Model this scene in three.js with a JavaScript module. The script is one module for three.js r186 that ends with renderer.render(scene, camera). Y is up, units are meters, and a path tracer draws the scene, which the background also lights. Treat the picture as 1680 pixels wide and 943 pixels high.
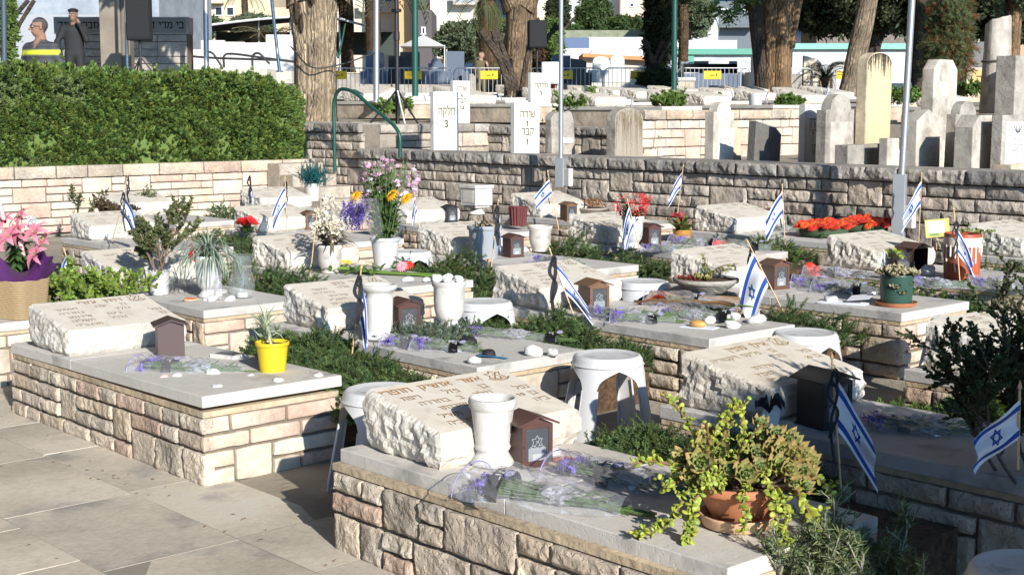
import * as THREE from 'three';
import { Sky } from 'three/addons/objects/Sky.js';
import { RoundedBoxGeometry } from 'three/addons/geometries/RoundedBoxGeometry.js';
import { MarchingCubes } from 'three/addons/objects/MarchingCubes.js';
import { mergeGeometries } from 'three/addons/utils/BufferGeometryUtils.js';

// ---------- camera, sky, sun, exposure ----------
// world axes: x runs along the rows of graves (head to foot), y is up, z = -v where v counts the rows away from the path
const scene = new THREE.Scene();
const camera = new THREE.PerspectiveCamera(23.19, 1680 / 943, 0.1, 900);
camera.position.set(0, 1.7, 0);
{
  const p = 7.278 * Math.PI / 180, f = new THREE.Vector3(-0.74138, 0, -0.67108);
  camera.lookAt(f.multiplyScalar(Math.cos(p)).add(new THREE.Vector3(0, 1.7 - Math.sin(p), 0)));
}
const sunDir = new THREE.Vector3(0.873, 0.407, 0.268).normalize();
const sky = new Sky();
sky.scale.setScalar(800);
Object.assign(sky.material.uniforms.sunPosition, { value: sunDir.clone() });
sky.material.uniforms.turbidity.value = 8;
sky.material.uniforms.rayleigh.value = 0.4;
sky.material.uniforms.mieCoefficient.value = 0.004;
sky.material.uniforms.mieDirectionalG.value = 0.75;
sky.name = 'sky'; sky.userData.kind = 'structure';
scene.add(sky);
scene.environmentIntensity = 0.15;
const sun = new THREE.DirectionalLight(new THREE.Color(1, 0.94, 0.855), 5);
sun.position.copy(sunDir).multiplyScalar(60).add(new THREE.Vector3(-8, 0, -8));
sun.target.position.set(-8, 0, -8);
sun.castShadow = true; sun.shadow.mapSize.set(2048, 2048);
Object.assign(sun.shadow.camera, { left: -40, right: 40, top: 40, bottom: -40, near: 1, far: 160 });
sun.name = 'sun';
scene.add(sun, sun.target);
const renderer = new THREE.WebGLRenderer();
renderer.toneMapping = THREE.LinearToneMapping;
renderer.toneMappingExposure = 1.42;
renderer.shadowMap.enabled = true;

// ---------- helpers ----------
let seedState = 1;
const seedTo = (s) => { seedState = (s * 2654435761) >>> 0 || 1; };
const rnd = () => { seedState = (seedState + 0x6d2b79f5) | 0; let t = Math.imul(seedState ^ (seedState >>> 15), 1 | seedState); t = (t + Math.imul(t ^ (t >>> 7), 61 | t)) ^ t; return ((t ^ (t >>> 14)) >>> 0) / 4294967296; };
const rr = (a, b) => a + (b - a) * rnd();
const pick = (a) => a[Math.floor(rnd() * a.length)];
const hash = (x, y, z) => { let h = Math.imul(x, 374761393) + Math.imul(y, 668265263) + Math.imul(z, 2147483647 ^ 0x5bd1e995); h = Math.imul(h ^ (h >>> 13), 1274126177); return ((h ^ (h >>> 16)) >>> 0) / 4294967296; };
const sm = (t) => t * t * (3 - 2 * t);
const lerp = (a, b, t) => a + (b - a) * t;
const clamp = (x, a = 0, b = 1) => Math.min(b, Math.max(a, x));
function noise3(x, y, z) {
  const i = Math.floor(x), j = Math.floor(y), k = Math.floor(z), a = sm(x - i), b = sm(y - j), c = sm(z - k);
  const L = (q) => lerp(lerp(hash(i, j, k + q), hash(i + 1, j, k + q), a), lerp(hash(i, j + 1, k + q), hash(i + 1, j + 1, k + q), a), b);
  return lerp(L(0), L(1), c) * 2 - 1;
}
const fbm3 = (x, y, z, n = 3) => { let s = 0, a = 0.5; for (let q = 0; q < n; q++) { s += a * noise3(x, y, z); x *= 2.03; y *= 2.03; z *= 2.03; a *= 0.5; } return s; };
function tileNoise(x, y, per, s) {
  const i = Math.floor(x), j = Math.floor(y), a = sm(x - i), b = sm(y - j), w = (n) => ((n % per) + per) % per;
  return lerp(lerp(hash(w(i), w(j), s), hash(w(i + 1), w(j), s), a), lerp(hash(w(i), w(j + 1), s), hash(w(i + 1), w(j + 1), s), a), b);
}
const tileFbm = (x, y, per, s, n) => { let t = 0, a = 0.5, m = 0; for (let q = 0; q < n; q++) { t += a * tileNoise(x * per, y * per, per, s + q * 17); m += a; per *= 2; a *= 0.55; } return t / m; };
function dataTex(n, fn, metres = 1, srgb = true) {
  const d = new Uint8Array(n * n * 4);
  for (let y = 0; y < n; y++) for (let x = 0; x < n; x++) { const c = fn(x / n, y / n), o = (y * n + x) * 4; for (let q = 0; q < 3; q++) d[o + q] = clamp(c[q]) * 255; d[o + 3] = 255; }
  const t = new THREE.DataTexture(d, n, n, THREE.RGBAFormat);
  t.wrapS = t.wrapT = THREE.RepeatWrapping; t.magFilter = THREE.LinearFilter; t.minFilter = THREE.LinearMipmapLinearFilter; t.generateMipmaps = true;
  if (srgb) t.colorSpace = THREE.SRGBColorSpace;
  t.repeat.set(1 / metres, 1 / metres); t.needsUpdate = true;
  return t;
}
const grey = (g) => [g, g, g];
const T = {
  lime: dataTex(512, (x, y) => { const a = tileFbm(x, y, 5, 3, 5), b = tileFbm(x, y, 40, 9, 3), g = 0.92 + 0.34 * (a - 0.5) + 0.16 * (b - 0.5), w = 0.05 * (tileFbm(x, y, 4, 31, 3) - 0.5); return [g + w, g, g - w * 1.6]; }, 0.9),
  limeBump: dataTex(512, (x, y) => { const a = tileFbm(x, y, 12, 5, 5), p = tileFbm(x, y, 60, 77, 2); return grey(0.5 + 0.7 * (a - 0.5) - (p > 0.68 ? 0.3 : 0)); }, 0.6, false),
  slab: dataTex(512, (x, y) => { const a = tileFbm(x, y, 3, 13, 5), b = tileFbm(x, y, 64, 19, 2), g = 0.95 + 0.16 * (a - 0.5) + 0.06 * (b - 0.5), s = tileFbm(x, y, 6, 91, 4); const k = s > 0.6 ? (s - 0.6) * 1.1 : 0; return [g - k, g - k * 0.98, g - k * 0.95]; }, 1.3),
  rough: dataTex(512, (x, y) => grey(0.15 + 0.7 * tileFbm(x, y, 14, 41, 5)), 0.35, false),
  pave: dataTex(1024, (x, y) => { const a = tileFbm(x, y, 4, 23, 6), b = tileFbm(x, y, 9, 29, 5), f = tileFbm(x, y, 130, 47, 2), k = clamp((b - 0.54) * 4.5), g = 0.95 + 0.32 * (a - 0.5) + 0.1 * (f - 0.5) - 0.16 * k; return [g, g * (0.985 + 0.01 * k), g * (0.95 + 0.05 * k)]; }, 2.3),
  bark: dataTex(512, (x, y) => { const s = tileFbm(x * 1, y * 0.12 + 0.3 * tileFbm(x, y, 3, 2, 2), 22, 55, 4), a = tileFbm(x, y, 5, 61, 4), g = 0.62 + 0.8 * (s - 0.5) + 0.3 * (a - 0.5); return [g, g * 0.96, g * 0.9]; }, 0.8),
  barkBump: dataTex(512, (x, y) => grey(tileFbm(x, y * 0.1 + 0.25 * tileFbm(x, y, 3, 2, 2), 26, 55, 4)), 0.8, false),
  weather: dataTex(512, (x, y) => { const a = tileFbm(x, y, 4, 7, 5), b = tileFbm(x, y, 9, 57, 5), c = tileFbm(x * 3 % 1, y, 5, 67, 4), g = 0.92 + 0.3 * (a - 0.5), k = clamp((b - 0.5) * 2.2) * 0.2 + clamp((c - 0.54) * 2.2) * 0.16 + 0.12 * (tileFbm(x, y, 40, 88, 3) - 0.5); return [g - k * 0.95, g - k, g - k * 1.05]; }, 1.1),
  soil: dataTex(256, (x, y) => { const g = 0.45 + 0.6 * tileFbm(x, y, 20, 71, 4); return [g, g * 0.9, g * 0.8]; }, 0.5),
  concrete: dataTex(256, (x, y) => { const g = 0.93 + 0.3 * (tileFbm(x, y, 6, 81, 5) - 0.5); return [g, g, g * 0.98]; }, 2),
};
const lin = (r, g, b) => new THREE.Color().setRGB(r, g, b);
function M(r, g, b, rough = 0.9, extra = {}) { return new THREE.MeshStandardMaterial({ color: lin(r, g, b), roughness: rough, side: THREE.DoubleSide, ...extra }); }
const stoneM = (r, g, b, bs = 0.011) => M(r, g, b, 0.95, { map: T.lime, bumpMap: T.limeBump, bumpScale: bs });
const mat = {
  slab: M(0.60, 0.56, 0.495, 0.8, { map: T.slab, bumpMap: T.limeBump, bumpScale: 0.0015 }),
  slabGrey: M(0.56, 0.53, 0.48, 0.85, { map: T.slab, bumpMap: T.limeBump, bumpScale: 0.002 }),
  mortar: M(0.55, 0.43, 0.28, 0.95, { map: T.lime, bumpMap: T.rough, bumpScale: 0.008 }),
  joint: M(0.20, 0.165, 0.125, 1, { map: T.lime, bumpMap: T.rough, bumpScale: 0.01 }),
  ashlar: [[0.58, 0.47, 0.345], [0.54, 0.43, 0.31], [0.60, 0.50, 0.38], [0.48, 0.40, 0.30], [0.54, 0.39, 0.29], [0.62, 0.51, 0.375], [0.56, 0.47, 0.355], [0.51, 0.42, 0.325]].map((c) => stoneM(...c)),
  dressed: [[0.66, 0.55, 0.41], [0.70, 0.60, 0.46], [0.66, 0.46, 0.35], [0.68, 0.50, 0.38], [0.62, 0.54, 0.44]].map((c) => stoneM(...c, 0.002)),
  worn: [[0.57, 0.485, 0.385], [0.49, 0.42, 0.335], [0.64, 0.54, 0.43], [0.43, 0.37, 0.30], [0.58, 0.465, 0.37], [0.36, 0.315, 0.26]].map((c) => stoneM(...c)),
  cope: [[0.36, 0.325, 0.28], [0.28, 0.255, 0.225], [0.44, 0.395, 0.335], [0.32, 0.29, 0.25]].map((c) => stoneM(...c)),
  nameStone: M(0.67, 0.615, 0.525, 0.92, { map: T.lime, bumpMap: T.rough, bumpScale: 0.012 }),
  pave: [[0.57, 0.52, 0.44], [0.56, 0.51, 0.435], [0.58, 0.525, 0.44], [0.55, 0.505, 0.43]].map((c) => M(...c, 0.85, { map: T.pave, bumpMap: T.limeBump, bumpScale: 0.002 })),
  soil: M(0.16, 0.115, 0.075, 1, { map: T.soil, bumpMap: T.rough, bumpScale: 0.03 }),
  ground: M(0.33, 0.29, 0.235, 1, { map: T.concrete, bumpMap: T.rough, bumpScale: 0.01 }),
};
const taken = {};
function numbered(n) { const k = taken[n] = (taken[n] ?? -1) + 1; return k ? n + '_' + String(k).padStart(3, '0') : n; }
function boxUV(g, ou = 0, ov = 0) {
  const p = g.attributes.position, n = g.attributes.normal, uv = new Float32Array(p.count * 2);
  for (let i = 0; i < p.count; i++) {
    const ax = Math.abs(n.getX(i)), ay = Math.abs(n.getY(i)), az = Math.abs(n.getZ(i)), x = p.getX(i), y = p.getY(i), z = p.getZ(i);
    if (ay > ax && ay > az) { uv[2 * i] = x + ou; uv[2 * i + 1] = z + ov; } else if (ax > az) { uv[2 * i] = z + ou; uv[2 * i + 1] = y + ov; } else { uv[2 * i] = x + ou; uv[2 * i + 1] = y + ov; }
  }
  return g.setAttribute('uv', new THREE.BufferAttribute(uv, 2));
}
function mk(name, g, m, parent, pos, rot) {
  const o = new THREE.Mesh(g, m); o.name = parent === scene ? numbered(name) : name; o.castShadow = o.receiveShadow = true;
  if (pos) o.position.set(...pos); if (rot) o.rotation.set(...rot);
  parent.add(o); return o;
}
const W = (u, v, h) => [u, h, -v];                          // row coordinates to world
function thing(name, label, category, pos = [0, 0, 0], turn = 0, group, kind) {
  const o = new THREE.Group(); o.name = numbered(name); scene.add(o); o.position.set(...pos); o.rotation.y = turn;
  o.userData.label = label; o.userData.category = category; if (group) o.userData.group = group; if (kind) o.userData.kind = kind;
  return o;
}
function tag(o, label, category, group, kind) { Object.assign(o.userData, { label, category }); if (group) o.userData.group = group; if (kind) o.userData.kind = kind; return o; }
const structure = (o, label) => { o.userData.kind = 'structure'; if (label) { o.userData.label = label; o.userData.category = 'ground'; } return o; };
const box = (w, h, d, x = 0, y = 0, z = 0, r = 0) => { const g = r ? new RoundedBoxGeometry(w, h, d, 2, r) : new THREE.BoxGeometry(w, h, d); return boxUV(g.translate(x, y, z), rnd(), rnd()); };
const cyl = (r0, r1, h, x = 0, y = 0, z = 0, n = 16) => new THREE.CylinderGeometry(r1, r0, h, n).translate(x, y + h / 2, z);
const merge = (a) => { const list = a.map((g) => (g.index ? g.toNonIndexed() : g)); for (const g of list) for (const k of Object.keys(g.attributes)) if (!['position', 'normal', 'uv', 'color'].includes(k)) g.deleteAttribute(k); const all = ['uv', 'color'].filter((k) => !list.every((g) => g.attributes[k])); for (const k of all) for (const g of list) g.deleteAttribute(k); return mergeGeometries(list); };
const tube = (pts, r, seg = 12, rad = 6) => new THREE.TubeGeometry(new THREE.CatmullRomCurve3(pts.map((p) => new THREE.Vector3(...p))), seg, r, rad);
const lathe = (pts, n = 28) => new THREE.LatheGeometry(pts.map((p) => new THREE.Vector2(p[0], p[1])), n);

// a rock-faced block: x 0..w, y 0..h, faceted face towards +z, back at z = -d
function rockBlock(w, h, d, amp, cell, seed) {
  const nx = Math.max(3, Math.round(w / cell)), ny = Math.max(3, Math.round(h / cell)), pos = [], idx = [], g = new THREE.BufferGeometry();
  const jit = 0.007, q = seed * 7.31, tx = rnd() * 0.5 - 0.25, ty = rnd() * 0.7 - 0.35;
  for (let j = 0; j <= ny; j++) for (let i = 0; i <= nx; i++) {
    const e = i === 0 || j === 0 || i === nx || j === ny;
    let x = w * i / nx, y = h * j / ny;
    const ed = Math.min(x, w - x, y, h - y), k = clamp(ed / 0.012 + 0.25);
    if (e) { x = clamp(x + (i === 0 ? 1 : i === nx ? -1 : 0) * (0.5 + 0.5 * noise3(y * 30, q, 1)) * jit, 0, w); y = clamp(y + (j === 0 ? 1 : j === ny ? -1 : 0) * (0.5 + 0.5 * noise3(x * 30, q, 4)) * jit, 0, h); } else { x += 0.42 * cell * noise3(x * 90, y * 90, q); y += 0.42 * cell * noise3(x * 90, y * 90, q + 5); }
    const step = Math.round((noise3(x * 9 + y * 5 + q, y * 3, q) + 1) * 2.2) / 2.2 - 1, cut = noise3(x * 30 + y * 6, y * 9, q + 8), fine = noise3(x * 70, y * 60, q + 3);
    pos.push(x, y, amp * ((e ? 0.55 : 1) * (0.5 + 0.38 * step + 0.3 * cut + 0.2 * fine + tx * (x / w - 0.5) + ty * (y / h - 0.5))));
  }
  const at = (i, j) => j * (nx + 1) + i;
  for (let j = 0; j < ny; j++) for (let i = 0; i < nx; i++) { const a = at(i, j), b = at(i + 1, j), c = at(i + 1, j + 1), e = at(i, j + 1); if (hash(i, j, seed) > 0.5) idx.push(a, b, c, a, c, e); else idx.push(a, b, e, b, c, e); }
  const ring = []; for (let i = 0; i < nx; i++) ring.push(at(i, 0)); for (let j = 0; j < ny; j++) ring.push(at(nx, j)); for (let i = nx; i > 0; i--) ring.push(at(i, ny)); for (let j = ny; j > 0; j--) ring.push(at(0, j));
  const base = pos.length / 3;
  ring.forEach((r) => pos.push(pos[r * 3], pos[r * 3 + 1], -d));
  ring.forEach((r, i) => { const n = (i + 1) % ring.length; idx.push(r, base + i, ring[n], ring[n], base + i, base + n); });
  g.setAttribute('position', new THREE.BufferAttribute(new Float32Array(pos), 3)); g.setIndex(idx); g.computeVertexNormals();
  const smooth = g.attributes.normal.clone(), flat = g.toNonIndexed(); flat.computeVertexNormals();
  const n = flat.attributes.normal;                          // half way between faceted and smooth
  for (let i = 0; i < n.count; i++) { const s = g.index.getX(i); n.setXYZ(i, n.getX(i) * 0.75 + smooth.getX(s) * 0.25, n.getY(i) * 0.75 + smooth.getY(s) * 0.25, n.getZ(i) * 0.75 + smooth.getZ(s) * 0.25); }
  return boxUV(flat, q % 3, (q * 1.7) % 3);
}
// coursed rubble: fills a len x height rectangle with blocks of one or two courses
function layout(len, height, unit, wmin, wmax, tall) {
  const n = Math.max(2, Math.round(height / unit)), uh = height / n, res = 0.02, m = Math.round(len / res), top = new Array(m).fill(0), out = [];
  for (let guard = 0; guard < 4000; guard++) {
    let lo = n; for (const t of top) lo = Math.min(lo, t); if (lo >= n) break;
    const i0 = top.indexOf(lo); let i1 = i0; while (i1 < m && top[i1] === lo) i1++;
    const span = i1 - i0; let wc = Math.round(rr(wmin, wmax) / res); const hi = rnd() < tall && lo + 2 <= n ? 2 : 1;
    if (span - wc < wmin / res) wc = span <= wmax * 1.35 / res ? span : Math.round(span / 2);
    wc = Math.min(wc, span);
    out.push([i0 * res, lo * uh, wc * res, hi * uh]);
    for (let i = i0; i < i0 + wc; i++) top[i] = lo + hi;
  }
  return out;
}
let stoneSeed = 1;
function stones(parent, len, height, opt) {                 // along local +x of its holder, facing +z
  const { pos, turn = 0, unit = 0.08, wmin = 0.14, wmax = 0.4, tall = 0.25, mats = mat.ashlar, amp = 0.022, cell = 0.02, flat = false, limit = 300, gap = 0.005 } = opt;
  const list = layout(len, height, unit, wmin, wmax, tall); let made = 0; const rest = [];
  const q = new THREE.Quaternion().setFromAxisAngle(new THREE.Vector3(0, 1, 0), turn), v = new THREE.Vector3();
  for (const [x, y, w, h] of list) {
    const bw = w - gap * 2, bh = h - gap * 2; if (bw < 0.02 || bh < 0.02) continue;
    const g = flat ? rockBlock(bw, bh, 0.05, 0.004, Math.max(0.05, cell), stoneSeed++) : rockBlock(bw, bh, 0.05, amp * rr(0.6, 1.25), cell, stoneSeed++);
    v.set(x + gap, y + gap, flat ? rr(-0.002, 0.002) : rr(-0.004, 0.008)).applyQuaternion(q);
    mk('stone', g, pick(mats), parent, [pos[0] + v.x, pos[1] + v.y, pos[2] + v.z], [0, turn, 0]); made++;
  }
  return made;
}

// ---------- terrain ----------
const fwd = (u, v) => -0.741 * u + 0.671 * v;
const V1 = 11.3, V2 = 13.6, UP = -16.7, UB = -12.5;          // faces of the retaining walls
const lowerH = (v) => 0.026 * Math.max(0, v - 3.05);
const upperH = (u, v) => { const d = fwd(u, v); return 1.45 + 0.022 * (Math.min(d, 45) - 20) + 0.004 * Math.max(0, d - 45); };
function groundH(u, v) {
  if (u > UP - 0.08 && v < V1 + 0.1) return lowerH(v);
  if (u > UP - 1.7 && u < -15.58 && v > V1 + 0.1 && v < V2 + 0.1) return 1.44;
  if (u > UP - 0.08 && v < V2 + 0.1) return 1.03;
  if (u > UB - 0.08 && v < 17.6) return 1.03;
  if (u > -18.4 && v < V1 + 0.1 && v > -30) return 0.93;
  return Math.min(upperH(u, v), 3.2) - (v > V2 && v < 16 && u < UB ? 0.03 : 0);
}
{
  const us = [-420, -250, -150, -100, -70, -55, -45, -38, -33, -29, -26, -23, -21, -19.5, -18.42, -18.38, -16.8, -16.76, -15.6, -15.56, -14, -13.5, UB - 0.1, UB - 0.06, -11, -9, -7, -5, -3, -1, 1, 4, 8, 15, 30, 60, 120, 300];
  const vs = [-300, -100, -40, -15, -6, -2, 0, 1.5, 3.05, 5, 7, 9, V1 + 0.06, V1 + 0.14, 12.5, V2 + 0.06, V2 + 0.14, 15, 17.56, 17.64, 20, 23, 26, 30, 35, 40, 48, 60, 80, 120, 200, 420];
  const pos = [], uv = [], idx = [];
  for (const v of vs) for (const u of us) { pos.push(u, groundH(u, v), -v); uv.push(u, v); }
  for (let j = 0; j < vs.length - 1; j++) for (let i = 0; i < us.length - 1; i++) { const a = j * us.length + i, b = a + 1, c = a + us.length, d = c + 1; idx.push(a, b, d, a, d, c); }
  const g = new THREE.BufferGeometry(); g.setAttribute('position', new THREE.BufferAttribute(new Float32Array(pos), 3)); g.setAttribute('uv', new THREE.BufferAttribute(new Float32Array(uv), 2)); g.setIndex(idx); g.computeVertexNormals();
  structure(mk('ground', g.toNonIndexed(), mat.ground, scene));
  scene.children.at(-1).geometry.computeVertexNormals();
}
// the paved path: every paving stone a piece of its own
{
  seedTo(11);
  const path = new THREE.Group(); path.name = 'pavement'; structure(path); scene.add(path);
  const joint = mk('joint_bed', box(16, 0.02, 4.6, 0, 0, 0), M(0.3, 0.265, 0.21, 1, { map: T.concrete }), path, [-7, 0.0002, -0.95]);
  const tile = [];
  for (let k = 0; k < 8; k++) { const g = new RoundedBoxGeometry(1, 0.024, 1, 1, 0.003); tile.push(g); }
  let v = -1.2;
  while (v < 3.2) {
    const dv = Math.min(pick([0.42, 0.5, 0.58]), 3.25 - v) ; if (dv < 0.06) break;
    let u = -14 + rr(0, 0.6);
    while (u < -0.6) {
      const du = pick([0.55, 0.72, 0.9, 1.05]);
      const g = boxUV(new RoundedBoxGeometry(du - rr(0.003, 0.006), 0.024, dv - rr(0.003, 0.006), 1, 0.0015), rr(0, 5), rr(0, 5));
      mk('paving_stone', g, pick(mat.pave), path, [u + du / 2, 0.0 + rr(-0.0015, 0.0015), -(v + dv / 2)], [rr(-0.002, 0.002), 0, rr(-0.002, 0.002)]);
      u += du;
    }
    v += dv;
  }
}
// ---------- retaining walls ----------
function retainingWall(name, label, pos, turn, len, height, opt = {}) {
  const w = thing(name, label, 'wall', pos, turn);
  const ch = opt.cope ?? 0.13, body = height - ch;
  mk('mortar_core', box(len, height - 0.02, 0.4, len / 2, (height - 0.02) / 2, -0.225), mat.joint, w);
  const n = stones(w, len, body, { pos: [0, 0, 0], unit: 0.115, wmin: 0.16, wmax: 0.5, tall: 0.22, amp: opt.amp ?? 0.03, cell: 0.035, mats: mat.worn, ...opt });
  let x = 0;
  while (x < len - 0.01) {
    let l = Math.min(rr(0.4, 0.75), len - x); if (len - x - l < 0.25) l = len - x;
    const g = opt.flatCope ? rockBlock(l - 0.012, ch, 0.45, 0.012, 0.05, stoneSeed++) : rockBlock(l - 0.012, ch - 0.004, 0.45, 0.04, 0.032, stoneSeed++);
    mk('coping_stone', g, pick(opt.copeMats ?? mat.cope), w, [x + 0.006, body + 0.004, 0.03]); x += l;
    mk('coping_top', box(l - 0.012, 0.02, 0.44, x - l / 2, height - 0.008, -0.2, 0.006), pick(opt.copeMats ?? mat.cope), w);
  }
  return w;
}
seedTo(21);
retainingWall('retaining_wall', 'long grey-brown rubble retaining wall with dark rock-faced coping behind the graves', W(-15.6, V1, 0.19), 0, 12.2, 0.97);
seedTo(22);
retainingWall('planter_wall', 'sunlit cream stone planter wall with flat coping beneath the clipped hedge', W(UP, 5.6, 0.16), Math.PI / 2, 5.75, 0.83, { mats: mat.dressed, flatCope: true, flat: true, amp: 0.006, copeMats: mat.ashlar, cell: 0.06, unit: 0.1, wmin: 0.18, wmax: 0.55, cope: 0.15 });
seedTo(23);
retainingWall('terrace_wall', 'low weathered rubble terrace wall behind the white plot marker boards', W(-20.5, V2, 0.95), 0, 8.0, 0.5, { cope: 0.12 });
seedTo(24);
retainingWall('terrace_side_wall', 'bright cream stone wall lit by sun behind old tombstones', W(UB, V2, 0.95), Math.PI / 2, 4.2, 0.73, { mats: mat.dressed, flat: true, amp: 0.006, copeMats: mat.ashlar, cell: 0.06, unit: 0.11, wmin: 0.18, wmax: 0.5, cope: 0.13 });
{ // steps at the end of the planter wall, descending along the rubble wall
  const s = thing('stone_steps', 'stone steps descending beside the green handrail', 'steps', W(-16.68, V1 - 0.02, 0.2));
  for (let k = 0; k < 5; k++) mk('step', box(0.32, 0.15 * (5 - k), 0.72, 0.16 + 0.32 * k, 0.075 * (5 - k), 0.4, 0.01), mat.worn[1], s);
}
seedTo(25);
retainingWall('stair_wall', 'tall weathered rubble wall behind the green handrail', W(-18.4, V1 + 0.02, 0.19), 0, 2.85, 1.31);
seedTo(26);
retainingWall('terrace_end_wall', 'short rubble wall end behind the plot 3 marker board', W(-15.54, V1 + 0.3, 0.95), Math.PI / 2, 2.0, 0.53, { cope: 0.12 });

// ---------- lettering ----------
const HEB = {
  א: [0.85, [[0, 0], [0.8, 1]], [[0.8, 0], [0.76, 0.35], [0.5, 0.58]], [[0.04, 1], [0.05, 0.7], [0.28, 0.4]]], ב: [0.85, [[0, 0], [0.62, 0], [0.62, 1]], [[0, 1], [0.85, 1]]],
  ג: [0.55, [[0.05, 0], [0.42, 0], [0.42, 0.65], [0.52, 1]], [[0.42, 0.68], [0.02, 1]]], ד: [0.8, [[0, 0], [0.8, 0]], [[0.64, 0], [0.64, 1]]],
  ה: [0.78, [[0, 0], [0.74, 0], [0.74, 1]], [[0.08, 0.4], [0.08, 1]]], ו: [0.32, [[0.02, 0], [0.28, 0], [0.28, 1]]], ז: [0.5, [[0, 0], [0.48, 0]], [[0.26, 0], [0.2, 1]]],
  ח: [0.8, [[0, 0], [0.74, 0], [0.74, 1]], [[0.08, 0], [0.08, 1]]], ט: [0.8, [[0.05, 0], [0.05, 1], [0.74, 1], [0.74, 0], [0.45, 0.04]]], י: [0.3, [[0.03, 0], [0.27, 0], [0.27, 0.42]]],
  כ: [0.7, [[0, 0], [0.64, 0], [0.64, 1], [0, 1]]], ך: [0.66, [[0, 0], [0.6, 0], [0.6, 1.35]]], ל: [0.66, [[0.02, -0.42], [0.02, 0], [0.62, 0], [0.6, 0.4], [0.25, 1]]],
  מ: [0.82, [[0, 1], [0.2, 0.15], [0.02, 0]], [[0.2, 0.15], [0.5, 0], [0.76, 0.12], [0.76, 1], [0.4, 1]]], ם: [0.78, [[0, 0], [0.72, 0], [0.72, 1], [0.07, 1], [0.07, 0]]],
  נ: [0.5, [[0.1, 0], [0.44, 0], [0.44, 1], [0, 1]]], ן: [0.34, [[0.04, 0], [0.28, 0], [0.28, 1.35]]], ס: [0.8, [[0, 0], [0.74, 0], [0.74, 0.6], [0.5, 1], [0.3, 1], [0.07, 0.6], [0.07, 0]]],
  ע: [0.74, [[0, 0], [0.14, 0.04], [0.36, 0.86]], [[0.7, 0], [0.6, 0.7], [0, 1]]], פ: [0.74, [[0, 1], [0.66, 1], [0.66, 0], [0.08, 0], [0.08, 0.46], [0.32, 0.46]]], ף: [0.7, [[0.64, 1.3], [0.64, 0], [0.08, 0], [0.08, 0.46], [0.3, 0.46]]],
  צ: [0.72, [[0, 0], [0.66, 0.82], [0.66, 1], [0, 1]], [[0.66, 0], [0.62, 0.26], [0.34, 0.45]]], ץ: [0.7, [[0, 0], [0.2, 0.5], [0.24, 1.35]], [[0.62, 0], [0.5, 0.4], [0.22, 0.6]]],
  ק: [0.76, [[0, 0], [0.7, 0], [0.66, 0.5], [0.42, 0.85]], [[0.08, 0.35], [0.08, 1.35]]], ר: [0.7, [[0, 0], [0.64, 0], [0.64, 1]]], ש: [0.9, [[0, 0], [0.14, 1], [0.62, 1], [0.86, 0]], [[0.44, 0], [0.4, 0.48], [0.1, 0.66]]],
  ת: [0.8, [[0, 0], [0.74, 0], [0.74, 1]], [[0.16, 0], [0.16, 0.82], [0, 1]]], '"': [0.3, [[0.05, 0], [0.05, 0.28]], [[0.22, 0], [0.22, 0.28]]], '־': [0.4, [[0, 0.3], [0.35, 0.3]]], "'": [0.15, [[0.08, 0], [0.08, 0.28]]],
};
function hebrew(c, text, right, top, size, colour, weight = 0.17) {   // drawn from right to left
  let x = right; c.strokeStyle = c.fillStyle = colour; c.lineWidth = size * weight; c.lineCap = 'square'; c.lineJoin = 'miter';
  const run = [];
  for (const ch of text) { if (/[0-9.]/.test(ch) && run.length && run.at(-1)[1]) run.at(-1)[0] += ch; else run.push([ch, /[0-9.]/.test(ch)]); }
  for (const [ch, digit] of run) {
    if (ch === ' ') { x -= size * 0.55; continue; }
    if (digit) { c.font = 'bold ' + size * 1.35 + 'px sans-serif'; const w = c.measureText(ch).width; c.fillText(ch, x - w, top + size); x -= w + size * 0.22; continue; }
    const [w, ...lines] = HEB[ch] ?? [0.4]; x -= w * size;
    for (const l of lines) { c.beginPath(); l.forEach(([px, py], i) => c[i ? 'lineTo' : 'moveTo'](x + px * size, top + py * size)); c.stroke(); }
    x -= size * 0.26;
  }
  return right - x;
}
const hebWidth = (text, size) => { let w = 0; for (const ch of text) w += ch === ' ' ? 0.55 : /[0-9.]/.test(ch) ? 0.85 : (HEB[ch]?.[0] ?? 0.4) + 0.26; return w * size; };
function canvasTex(w, h, draw) {
  const c = document.createElement('canvas'); c.width = w; c.height = h; const g = c.getContext('2d'); draw(g, w, h);
  const t = new THREE.CanvasTexture(c); t.colorSpace = THREE.SRGBColorSpace; t.anisotropy = 8; return t;
}
function mottle(g, w, h, n, a, b) { for (let i = 0; i < n; i++) { g.fillStyle = rnd() < 0.5 ? a : b; const s = rr(1, 5); g.fillRect(rnd() * w, rnd() * h, s, rr(1, 4)); } }
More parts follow.
